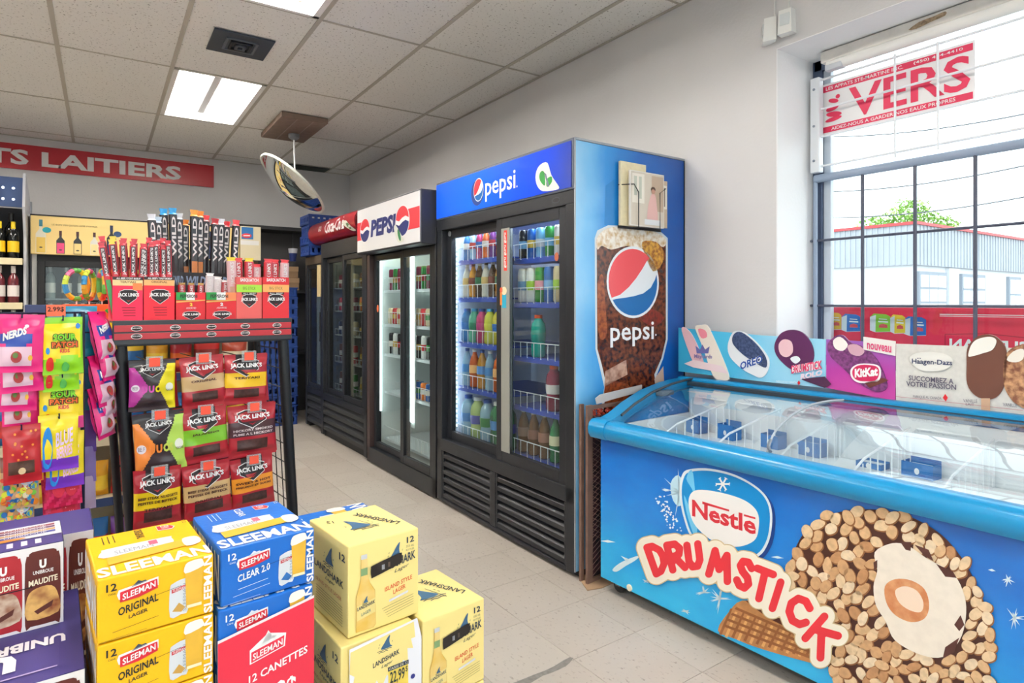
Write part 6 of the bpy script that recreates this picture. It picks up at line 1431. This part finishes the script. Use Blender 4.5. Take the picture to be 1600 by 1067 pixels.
for k in range(13):
    u = 238 + k*10.6; x = gj(u, 420)[0] + .055
    p = J.matrix_basis @ Vector((x, .235 + .018*(k % 3), ZT + .004)); zt = .395 + (.02 if k in (2,3,6,7) else rs_.uniform(-.02,.01))
    stick('tall dark meat stick with coloured top, %s from left in the back row' % (ordinal(k) if k < 12 else 'last'), 'tall dark meat sticks', p, (0, (-.05 + .10*k/12), JA), .029, zt, FO('2A2024'), FO('C87A3A') if 4 < k < 8 else None, FO(tops[k]), text='WILD', mid=FO('33343C'))
pk_red = FO('C83A44'); 
for k, (u, v, w) in enumerate(((286,420,.030),(300,424,.028),(314,424,.026))):
    p = J.matrix_basis @ Vector((gj(u, 440)[0]+.004, .04, ZT+.003)); stick('short pepperoni pack, %s from left in the left pepperoni box' % ordinal(k), 'pepperoni packs', p, (0, .02*k, JA), w*.8, .128, FO('A82A34'), FO('3A7A3A') if k == 0 else None, FO('B08A4A'))
for k, u in enumerate((328,341,353,362)):
    p = J.matrix_basis @ Vector((gj(u, 440)[0]+.003, .045, ZT+.003)); stick('pale see-through pepperoni pack, %s from left in the right pepperoni box' % ordinal(k), 'pepperoni packs', p, (0, .05, JA), .028, .165 - .012*k, FO('D9CFD0' if k < 2 else 'B83A40'), FO('9A2A30'), FO('E8E4E4'))
for k, u in enumerate((366,378,392,405,420,432,444)):
    p = J.matrix_basis @ Vector((gj(u, 440)[0]+.006, .03+.02*(k % 2), ZT+.003)); stick('big clear-window meat stick, %s from left in the two right boxes' % ordinal(k), 'big meat sticks at the right', p, (0, -.04+.012*k, JA), .034, .225 - (.02 if k == 3 else 0), FO('C2303C' if k % 3 else 'D8B0B4'), FO('C9A088'), FO('E8D040') if k in (0, 2) else FO('D8404A'))

# ================================================================== CANDY RACK at the left
KO = (-.045, 2.300); KA = radians(6); K = thing('candy_rack', 'dark blue wire peg rack hung with sweet bags at the left', 'rack', (KO[0], KO[1], 0), KA)
bpy.context.view_layer.update()
gk = face_uv(KO[0], KO[1], KA); kw = M('rack_wire_blue', '1E2440', .4, metal=.3)
for x in (-.02, .0, -.42):
    q = MB(); q.tube([(x, .02, 0), (x, .02, 1.215)], .004 if x else .0055, kw, 8); q.build('upright_wire', K)
for z in (1.212, .95, .70, .45, .12):
    q = MB(); q.tube([(-.42, .02, z), (0, .02, z)], .0035, kw, 6); q.build('cross_wire', K)
for y in (.16, .30):
    q = MB(); q.tube([(0, y, 0), (0, y, 1.215)], .004, kw, 8); q.build('upright_wire', K)
for z in (1.212, .8, .4, .12):
    q = MB(); q.tube([(0, .02, z), (0, .30, z)], .0035, kw, 6); q.build('cross_wire', K)
q = MB(); x0 = gk(38,480)[0]; x1 = gk(71,480)[0]; q.box((x0,-.035,gk(50,489)[1]), (x1,-.031,gk(50,476)[1]), M('tag_holder_navy', '28345E', .4), .002); q.build('tag_holder', K)
q = MB(); a = gk(71,494); b = gk(101,476); q.box((a[0],-.038,a[1]), (b[0],-.036,b[1]), M('tag_salmon', 'F2704E', .5)); tg = q.build('price_tag', K)
P = Print(flat((0,-.038,0),(1,0,0),(0,0,1))); P.tbox('2.99$', a[0]+.003, a[1]+.012, b[0]-.004, b[1]-.006, C('3A1A14'), 1, .02); P.build('tag_print', tg)
def candy(k, u0, u1, v0, v1, hh, y, colour, pr, label, T=.021, rot=0.0, n=16, m_=18):
    """v0..v1 is what shows; hh is the bag's own height measured up from v1"""
    y = -.058 + (y+.052)*1.3
    x0, _ = gk(u0, v1); x1, _ = gk(u1, v1); _, zb = gk((u0+u1)/2, v1); p = K.matrix_basis @ Vector(((x0+x1)/2, y, zb+hh))
    pouch(label, 'candy bag', p, (0, rot, KA), x1-x0, hh, T, colour, pr, 'candy_bag', 'bags on the candy rack', n, m_, seed=k)
    q = MB(); q.tube([((x0+x1)/2, .02, zb+hh-.008), ((x0+x1)/2, y-.03, zb+hh-.008), ((x0+x1)/2, y-.033, zb+hh+.006)], .0025, kw, 5); q.build('hook', K)
pinkc = lambda u, v: FO('E0247C') if v < .22 or v > .93 else (FO('2A4AA8') if .28 < v < .55 and .08 < u < .75 and abs(v-.42) < .13-.1*abs(u-.4) else (FO('E8C4D4') if .55 < v < .9 and .06 < u < .74 else FO('E0247C')))
def nerd(P): P.text('NERDS', (.12,.54), (.62,.66), (.12,.68), WHITE, 2, .05); P.ell(.42,.27,.12,.10,C('A83A3A'),2,14); P.ell(.40,.30,.06,.05,C('5A7A3A'),3,10); P.ell(.72,.25,.05,.05,C('E8B03A'),3,10); P.ell(.62,.80,.05,.03,C('F2E4EC'),2,10)
greenc = lambda u, v: FO('8ED21E') if v < .10 or v > .70 + .06*sin(7*u) or u > .95 else FO('F2DA12')
def sour(P):
    P.tbox('SOUR', .24,.58,.86,.72,C('2A2A1A'),2,.14); P.tbox('SOUR', .26,.59,.84,.71,C('7ACB2A'),3,.04); P.tbox('PATCH', .20,.46,.88,.58,C('2A2A1A'),2,.14); P.tbox('PATCH', .22,.47,.86,.57,C('E86A2A'),3,.04); P.tbox('KIDS', .42,.38,.66,.45,C('D8324A'),3,.03)
    P.poly(smooth_poly([(.10,.08),(.08,.22),(.14,.30),(.22,.30),(.26,.20),(.24,.08)],3), C('D8322A'), 2); P.poly(smooth_poly([(.48,.06),(.46,.16),(.54,.22),(.64,.16),(.62,.06)],3), C('5ABB5A'), 2); P.ell(.88,.84,.06,.05,C('2A7AC8'),2,10); P.ell(.12,.42,.05,.06,C('2A8AD0'),2,10)
yelc = lambda u, v: FO('F2D824') if v < .80 else FO('E24A9A')
def heads(c2, txt):
    def f(P): P.poly(smooth_poly([(.12,.10),(.10,.60),(.24,.80),(.34,.55),(.30,.10)],3), C('2A8AD8'), 2); P.text(txt, (.42,.42), (.86,.50), (.42,.68), C('E8D0F0') if c2 != 'E2247A' else C('F2E04A'), 3, .03); P.text('BERRIES' if c2 != 'E2247A' else 'KIDS', (.44,.20), (.84,.28), (.44,.40), C('F2C4E4'), 3, .03)
    return f
def band(c1, c2, s_): return lambda u, v: FO(c1) if v < s_ else FO(c2)
berry = lambda u, v: FO('C81E4A') if (u*3+v*4) % 1 < .55 else FO('E2386A')
def berries(P): P.ell(.38,.40,.18,.22,C('D8324A'),2,14); P.ell(.72,.42,.20,.24,C('C82A42'),2,14); [P.ell(.6+.05*i,.30+.07*j,.012,.012,C('F2A0A8'),3,6) for i in range(5) for j in range(4)]
gum = lambda u, v: FO('C9A07A') if v > .30 else FO('8A5A4A')
def gummies(P):
    rr = random.Random(4)
    for i in range(70): P.ell(rr.uniform(.06,.94), rr.uniform(.05,.68), rr.uniform(.05,.09), rr.uniform(.04,.07), C(('E88A2A','D8D83A','3A9AC8','D84A3A','7AC84A','F0B060','2A6AB0','F0E0C0')[i % 8]), 1+(i % 5)*.5, 10)
    P.ell(.68,.55,.2,.10,C('C9D4E8'),4,14); P.line([(.56,.55),(.80,.56)], .03, C('5A6AA8'), 5)
redbag = lambda u, v: FO('B8242A') if not (.62 < v < .86 and .12 < u < .80) else M('chocolate_print', '5A3A2A', .4, noise=.4, nscale=80)
def dots(P): [P.ell(.15+.75*random.Random(i).random(), .40+.5*random.Random(i+50).random(), .035, .022, C('E8963A'), 2, 8) for i in range(12)]; P.ell(.48,.22,.10,.06,C('D9BE94'),2,10)
CB = [ # col 1
 (-4,69,502,579,.165,-.052,pinkc,nerd,'pink candy bag with blue lettering at the top of the left column'), (-4,64,579,611,.165,-.034,pinkc,nerd,'pink candy bag, second down in the left column'), (2,62,612,641,.165,-.018,pinkc,nerd,'pink candy bag, third down in the left column'), (0,60,641,671,.165,-.002,pinkc,nerd,'pink candy bag, fourth down in the left column'),
 (2,62,669,748,.165,-.050,redbag,dots,'red sweet bag with orange dots and chocolate window, left column'), (0,62,748,790,.150,-.028,gum,gummies,'multicoloured gummy bag under the red one, left column'), (-2,56,790,835,.150,-.012,gum,gummies,'lowest multicoloured gummy bag in the left column'),
 # col 2
 (63,126,500,582,.168,-.050,greenc,sour,'yellow and lime sour candy bag at the top of the right column'), (63,120,582,609,.165,-.032,greenc,sour,'yellow and lime sour candy bag, second down in the right column'), (60,130,602,670,.165,-.016,yelc,sour,'yellow and pink sour candy bag, third down in the right column'),
 (64,127,670,702,.165,.000,band('F2DA24','E2247A',.78),heads('E2247A','HEADS'),'yellow and magenta candy bag, fourth down in the right column'), (58,120,700,729,.165,-.046,band('F2DA24','7A3AC0',.80),heads('7A3AC0','BLUE'),'yellow and purple candy bag, upper of two in the right column'), (70,130,729,758,.165,-.028,band('F2DA24','7A3AC0',.80),heads('7A3AC0','BLUE'),'yellow and purple candy bag, lower of two in the right column'),
 (66,126,757,790,.165,-.014,berry,berries,'red strawberry candy bag, upper of two in the right column'), (64,124,790,832,.165,.002,berry,berries,'red strawberry candy bag, lower of two in the right column')]
for k, a in enumerate(CB): candy(k, *a, rot=random.Random(k).uniform(-.05, .05))
# bags on the rack's right-hand side, seen edge-on
sidec = [('E21E86','2A3A8A')]*5
for k, (v1, y) in enumerate(((570,.07),(600,.085),(640,.07),(665,.10),(692,.08))):
    _, zb = gk(150, v1); p = K.matrix_basis @ Vector((.040 + .012*(k % 2), y, zb+.165))
    pouch('hot pink candy bag on the side of the rack, %s from the top' % ordinal(k), 'candy bag', p, (-.20, 0, KA + radians(62)), .12, .165, .036, pinkc, nerd, 'candy_bag', 'pink bags on the rack side', 12, 14, seed=k+40)
    q = MB(); q.tube([(0, y, zb+.158), (.045, y, zb+.158)], .0025, kw, 5); q.build('side_hook', K)
for k, (v1, c) in enumerate(((560,'1A8AB0'),(600,'1A9AB8'),(650,'1A86A8'),(720,'6A4AA0'),(770,'8A7AB8'),(815,'B8A8C8'))):
    _, zb = gk(124, v1); p = K.matrix_basis @ Vector((-.02, .10+.005*k, zb+.16)); pouch(['teal candy bag behind the sour bags, uppermost','teal candy bag behind the sour bags, middle','teal candy bag behind the sour bags, lowest','violet candy bag behind the front column, upper','lilac candy bag behind the front column, middle','pale lilac candy bag behind the front column, lowest'][k], 'candy bag', p, (0, 0, KA), .13, .16, .03, (lambda cc: (lambda u, v: FO(cc)))(c), None, 'candy_bag', 'bags behind the front columns', 10, 10, seed=k+60)

# ================================================================== GONDOLA SHELVING behind the racks
GO = (-.62, 3.15); Gd = thing('gondola_shelf', 'cream metal gondola shelving with snacks behind the two racks', 'shelving', (GO[0], GO[1], 0), radians(2))
bpy.context.view_layer.update()
crm = M('gondola_cream', 'C9BC9C', .5); nvy = M('shelf_edge_navy', '24365E', .45); GW = 1.28
q = MB(); q.box((0,.34,0), (GW,.36,1.16), crm); q.build('back_panel', Gd)
for x in (0, GW-.03):
    q = MB(); q.box((x,.30,0), (x+.03,.345,1.17), crm, .002); q.build('upright', Gd)
GZ = [.12, .40, .66, .92, 1.13]
for z in GZ:
    q = MB(); q.box((0,0,z-.02), (GW,.34,z), crm, .002); sh = q.build('shelf', Gd)
    q = MB(); q.box((0,-.006,z-.034), (GW,-.001,z+.002), nvy if z in (.40,.92) else crm, .001); q.build('shelf_edge', sh)
rp_ = random.Random(33); pc_ = ['C8302A','E8A82A','D8642A','8A2A22','F0C83A','B8462A','6A3A8A','2A6AA8','E8D8B8','A81E2A']; pn_ = ['red','amber','orange','maroon','yellow','rust','violet','blue','cream','crimson']
for si, z in enumerate(GZ[:4]):
    x = .04; k = 0
    while x < GW - .14:
        w = rp_.uniform(.085,.115); ci = rp_.randrange(10); h = rp_.uniform(.15,.19)
        p = Gd.matrix_basis @ Vector((x+w/2, .05, z+h)); c1, c2 = pc_[ci], pc_[(ci+3) % 10]
        pouch('%s snack bag, %s along the %s gondola shelf' % (pn_[ci], ordinal(k), ['lowest','second','third','fourth'][si]), 'snack bag', p, (.10, 0, radians(2)), w, h, .05, (lambda a, b: (lambda u, v: FO(a) if v < .45 or v > .8 else FO(b)))(c1, c2), None, 'snack_bag', 'snack bags on the gondola', 8, 10, seed=si*20+k, seal=.05)
        x += w + .008; k += 1
# orange display tray with ring candies on the top shelf
OT = thing('candy_tray', 'orange candy display box on the top of the gondola', 'display box', Gd.matrix_basis @ Vector((.485, .03, 1.131)), radians(2))
q = MB(); om = M('tray_orange', 'EE5A1E', .45); q.box((0,0,0), (.42,.20,.105), om, .003); q.build('box', OT)
P = Print(flat((0,0,0),(1,0,0),(0,0,1),.42,.105)); P.rect(0,0,1,.36,C('F2C21E'),1)
for k in range(3): P.ell(.16+.3*k,.68,.09,.16,C('2E9A3A'),2,14,.4); P.ell(.16+.3*k,.70,.07,.12,C('F0A030'),3,14,.4); P.line([(.10+.3*k,.5),(.26+.3*k,.3)], .04, WHITE, 4); P.line([(.12+.3*k,.3),(.24+.3*k,.52)], .04, WHITE, 4)
P.build('box_print', OT); bpy.context.view_layer.update()
swirl = ['E8962A','E2C22A','5AA84A','D85A8A','C9D84A','3A8AC0','E8B03A','6AB84A','D8483A']
for k in range(8):
    t = thing('ring_candy', 'wrapped rainbow ring lollipop, %s from left above the orange box' % ordinal(k), 'lollipop', OT.matrix_basis @ Vector((.05+.046*k, .06+.03*(k % 2), .105)), radians(30 + (k*37) % 90), 'ring lollipops on the orange box')
    q = MB(); N = 20; R0 = .046; cc = [(R0*cos(2*pi*i/N), 0, .085+R0*1.35*sin(2*pi*i/N)) for i in range(N+1)]
    for i in range(N): q.tube([cc[i], cc[i+1]], .011, FO(swirl[(i//2+k) % 9]), 8, False)
    q.build('ring', t, True); q = MB(); q.tube([(0,0,.0),(0,0,.035)], .003, C('F0EEEA'), 6); q.build('lollipop_stick', t)

# ================================================================== BACK WALL FIXTURES
# wine merchandiser with cream banner
VO = (-.488, 6.55); V = thing('wine_cooler', 'glass-fronted wine cooler under a cream bottle banner', 'cooler', (VO[0], VO[1], 0), 0)
VW, VD = 1.62, .60
gv = face_uv(VO[0], VO[1], 0.0)
q = MB(); q.box((0,.03,0), (.035,VD,1.66), M('cooler_pale', 'C9C9C4', .4), .003); q.build('side_wall', V)
q = MB(); q.box((VW-.035,.03,0), (VW,VD,1.66), M('cooler_pale', 'C9C9C4')); q.build('side_wall', V)
q = MB(); q.box((.035,VD-.04,0), (VW-.035,VD,1.66), blk2); q.build('back_wall', V)
q = MB(); q.box((.035,.03,1.60), (VW-.035,VD-.04,1.66), blk2); q.build('roof', V); q = MB(); q.box((.035,.03,0), (VW-.035,VD-.04,.25), blk2); q.build('base', V)
for k in range(2): sliding_door(V, .04+.77*k, .81+.77*k, .25, 1.60, .0, .05, blk2, door_glass)
q = MB(); q.box((-.004,-.03,1.655), (VW,.20,1.98), M('banner_cream', 'EBCD86', .5), .003); bnr = q.build('banner_box', V)
q = MB(); q.box((-.006,-.032,1.978), (VW+.002,.205,1.990), blk2); q.build('banner_cap', V)
P = Print(flat((0,-.03,1.655),(1,0,0),(0,0,1)))
def pb(x, c, lab, h=.20, w=.058, neck='4A2A2E'):
    P.poly([(x,.008),(x,h*.60),(x+w*.35,h*.74),(x+w*.35,h),(x+w*.65,h),(x+w*.65,h*.74),(x+w,h*.60),(x+w,.008)], C(c), 1); P.rect(x+.004,.012,x+w-.004,h*.50,C(lab),2); P.rect(x+w*.33,h*.82,x+w*.67,h*1.02,C(neck),2); P.ell(x+w/2,h*.2,.012,.006,C('3A3A3A'),3,8)
for g_ in range(2):
    o_ = .80*g_; pb(.03+o_,'DCD6C4','E0BC5A',.285,.07,'3A7A8A'); P.ell(.105+o_,.205,.030,.024,C('1E9AA8'),3); pb(.17+o_,'33363C','D8487A'); pb(.29+o_,'33363C','E8CE8A'); pb(.41+o_,'D9D6CE','E8D49A'); pb(.53+o_,'22242C','22305A',.27,.07,'1E2A4A'); P.ell(.61+o_,.20,.030,.026,C('22406A'),3)
    P.tbox("LE BON VIN QU'ON AIME S'OFFRIR", .14+o_,.245,.46+o_,.262,C('6A5A34'),2)
P.build('banner_print', V)
for z in (.60, .95, 1.28):
    q = MB(); q.box((.05,.08,z-.012), (VW-.05,VD-.06,z), M('glass_shelf_grey', '8A9498', .3)); q.build('shelf', V)
k = 0
for zi, z in enumerate((1.28, .95)):
    for i in range(6):
        put_drink(('wine', ('9AA6A0','3A3A34','8A8C84')[i % 3], 'D8D8D4', 'E4E2DA'), (VO[0]+.12+i*.115, VO[1]+.16, z), 'wine bottle, %s from left on the %s shelf of the wine cooler' % (ordinal(i), ('top','middle')[zi]), 'bottles in the wine cooler', 'bottle', 'wine_bottle', .95)

# wine shelf at far left
SO = (-1.55, 6.32); Sh = thing('wine_shelf', 'cream-edged wall shelving of wine with a blue lit head at the far left', 'shelving', (SO[0], SO[1], 0), 0); SWd = 1.02
q = MB(); q.box((0,.40,0), (SWd,.43,2.05), M('shelf_back', '3A3C42', .6)); q.build('back_panel', Sh)
sd = [(.0,.0),(.40,.0),(.40,2.06),(.32,2.06),(.06,2.27),(.06,1.75),(0,1.60)]
q = MB(); q.prism([(y, z) for y, z in ((.10,0),(.43,0),(.43,2.10),(.40,2.14),(.06,2.30),(.0,2.02),(.10,1.78))], SWd, SWd+.018, M('shelf_side_grey', 'B9BBC2', .4), fr=lambda a, b, c: (b, a, c)); q.build('side_panel', Sh)
q = MB(); q.box((SWd-.02,.425,0), (SWd+.03,.46,2.12), M('shelf_post_grey', '9EA2AA', .4, metal=.3)); q.build('upright', Sh)
q = MB(); q.box((0,.05,2.02), (SWd,.07,2.26), M('head_blue', '27406E', .35)); hd_ = q.build('lit_head', Sh)
for i in range(8):
    for j in range(2):
        q = MB(); q.lathe([(0.0,.004),(.008,.002),(.010,0)], M('head_lamp', 'F4F8FF', .4, emit=2.0), 10, mat4=Matrix.Translation((SWd-.06-i*.065, .048, 2.17-.09*j)) @ Matrix.Rotation(pi/2, 4, 'X')); q.build('lamp', hd_)
WZ = [1.60, 1.24, .88, .50]
for z in WZ:
    q = MB(); q.box((0,.04,z-.025), (SWd,.40,z), M('wood_shelf', 'B8A988', .6)); o = q.build('shelf', Sh); q = MB(); q.box((-.0,.022,z-.05), (SWd,.039,z+.004), M('shelf_edge_cream', 'E4D6AE', .5), .003); q.build('shelf_edge', o)
for zi, z in enumerate(WZ[:3]):
    for i in range(9):
        x = SWd-.065-.088*i
        spec = (('wine','15181A','E8C81E','EEC41A'), ('wine','6A2A30','E4DCD8','E6DDD8'), ('wine','2E3330','C9C9C4','E0DEDA'))[zi] if not (zi == 1 and i == 2) else ('wine','22302A','D8D8D4','E4E0DC')
        put_drink(spec, (SO[0]+x, SO[1]+.10, z), '%s, %s from the right on the %s wall shelf' % (('dark wine bottle with yellow label','rose wine bottle with white label','dark bottle with pale label')[zi], ordinal(i), ('top','second','third')[zi]), 'wine bottles on the wall shelf', 'bottle', 'wine_bottle', 1.0)
    for i in range(5):
        if zi == 0: put_drink(('wine','0E1012','1A1A1C',None), (SO[0]+SWd-.09-.10*i, SO[1]+.24, z), 'black bottle without label, %s from the right behind the yellow-labelled row' % ordinal(i), 'black bottles behind', 'bottle', 'wine_bottle', 1.28)

# dark stock recess, boxes and crates by the back wall
rc_ = thing('stock_rack', 'dark steel stock rack against the back wall behind the crates', 'rack', (1.22, 6.93, 0), 0)
q = MB(); q.box((0,.33,0), (.86,.35,2.06), M('recess_dark', '4C4C4E', .7)); q.build('back_sheet', rc_)
q = MB(); q.box((-.02,.0,2.03), (.90,.35,2.07), M('recess_black', '2A2B2E', .6), .003); q.build('top_shelf', rc_)
for x in (0, .84):
    q = MB(); q.box((x,.01,0), (x+.02,.03,2.03), M('recess_black', '2A2B2E')); q.build('upright', rc_)
for z in (1.38, .7):
    q = MB(); q.box((.02,.01,z-.03), (.84,.33,z), M('recess_black', '2A2B2E')); q.build('shelf', rc_)
krf = M('kraft_box', '9C7C5C', .75, noise=.12, nscale=8)
def kbox(lo, sz, label, cap=True, m=krf):
    t = thing('cardboard_box', label, 'cardboard box', lo, 0, 'cardboard boxes at the back'); q = MB(); q.box((0,0,0), sz, m, .003); q.build('carton', t)
    q = MB(); q.box((-.003,-.003,sz[2]-.05), (sz[0]+.003,sz[1]+.003,sz[2]+.003), M('kraft_lid', 'A98A68', .75), .002); q.build('lid', t)
kbox((1.44, 6.945, 1.382), (.38,.28,.13), 'flat brown box, lower of two behind the crate stack'); kbox((1.45, 6.945, 1.517), (.36,.28,.12), 'flat brown box, upper of two behind the crate stack')
kbox((1.22+.03, 6.95, 1.382), (.14,.26,.33), 'small brown box at the left in the stock rack')
t = thing('frozen_carton', 'white and blue carton with red oval on the wine cooler end', 'carton', (1.14, 6.50, 1.665), 0)
q = MB(); q.box((0,0,0), (.19,.22,.335), M('carton_cream', 'D9CDAE', .6), .004); q.build('carton', t)
P = Print(flat((0,0,0),(1,0,0),(0,0,1),.19,.335)); P.rect(.05,.62,.62,.97,C('2A6AA4'),1); P.ell(.30,.72,.24,.07,C('C8303A'),2); P.line([(.14,.715),(.46,.725)], .03, WHITE, 3); P.rect(0,.45,.9,.58,C('E4E2DE'),1); P.build('carton_print', t)
t = thing('hanging_cup', 'white and blue cup hung beside the crates', 'cup', (1.765, 6.99, 1.70), 0); q = MB(); q.lathe([(.032,0),(.045,.09)], C('2A3A7A'), 14); q.lathe([(.045,.09),(.050,.14),(.046,.142)], C('D9DCE4'), 14); q.build('cup_body', t, True); q = MB(); q.tube([(0,0,.14),(0,0,.33)], .002, C('5A5C60'), 5); q.build('cord', t)
crm_ = M('crate_blue', '1E3E86', .4)
def crate(p, rz, label, W=.36, D=.30, H=.10, proto={}):
    if 'p' not in proto:
        t = thing('plastic_crate', label, 'crate', p, rz, 'stacked blue plastic crates'); q = MB()
        q.box((0,0,0), (W,D,.008), crm_)
        for (a, b, c, d) in ((0,0,W,.012), (0,D-.012,W,D), (0,0,.012,D), (W-.012,0,W,D)): q.box((a,b,0), (c,d,.03), crm_); q.box((a,b,.075), (c,d,.098), crm_)
        for i in range(7): x = i*(W-.03)/6; q.box((x,0,.03), (x+.03,.012,.075), crm_); q.box((x,D-.012,.03), (x+.03,D,.075), crm_)
        for i in range(6): y = i*(D-.03)/5; q.box((0,y,.03), (.012,y+.03,.075), crm_); q.box((W-.012,y,.03), (W,y+.03,.075), crm_)
        q.build('crate_body', t); q = MB(); q.box((-.006,-.006,.086), (W+.006,.002,.099), crm_, .002); q.build('rim', t); proto['p'] = t; return t
    return dup(proto['p'], p, rz, label)
for k in range(14): crate((1.31, 6.44, k*.1), .02*sin(k*3.1), 'blue plastic crate, %s from the floor in the tall stack' % (ordinal(k) if k < 12 else ('thirteenth','topmost')[k-12]))
bpy.context.view_layer.update()
for k in range(4): crate((1.665, 6.0, 1.702+k*.1), .03*sin(k*2.3), 'blue plastic crate on the narrow far cooler, %s up' % ordinal(k))
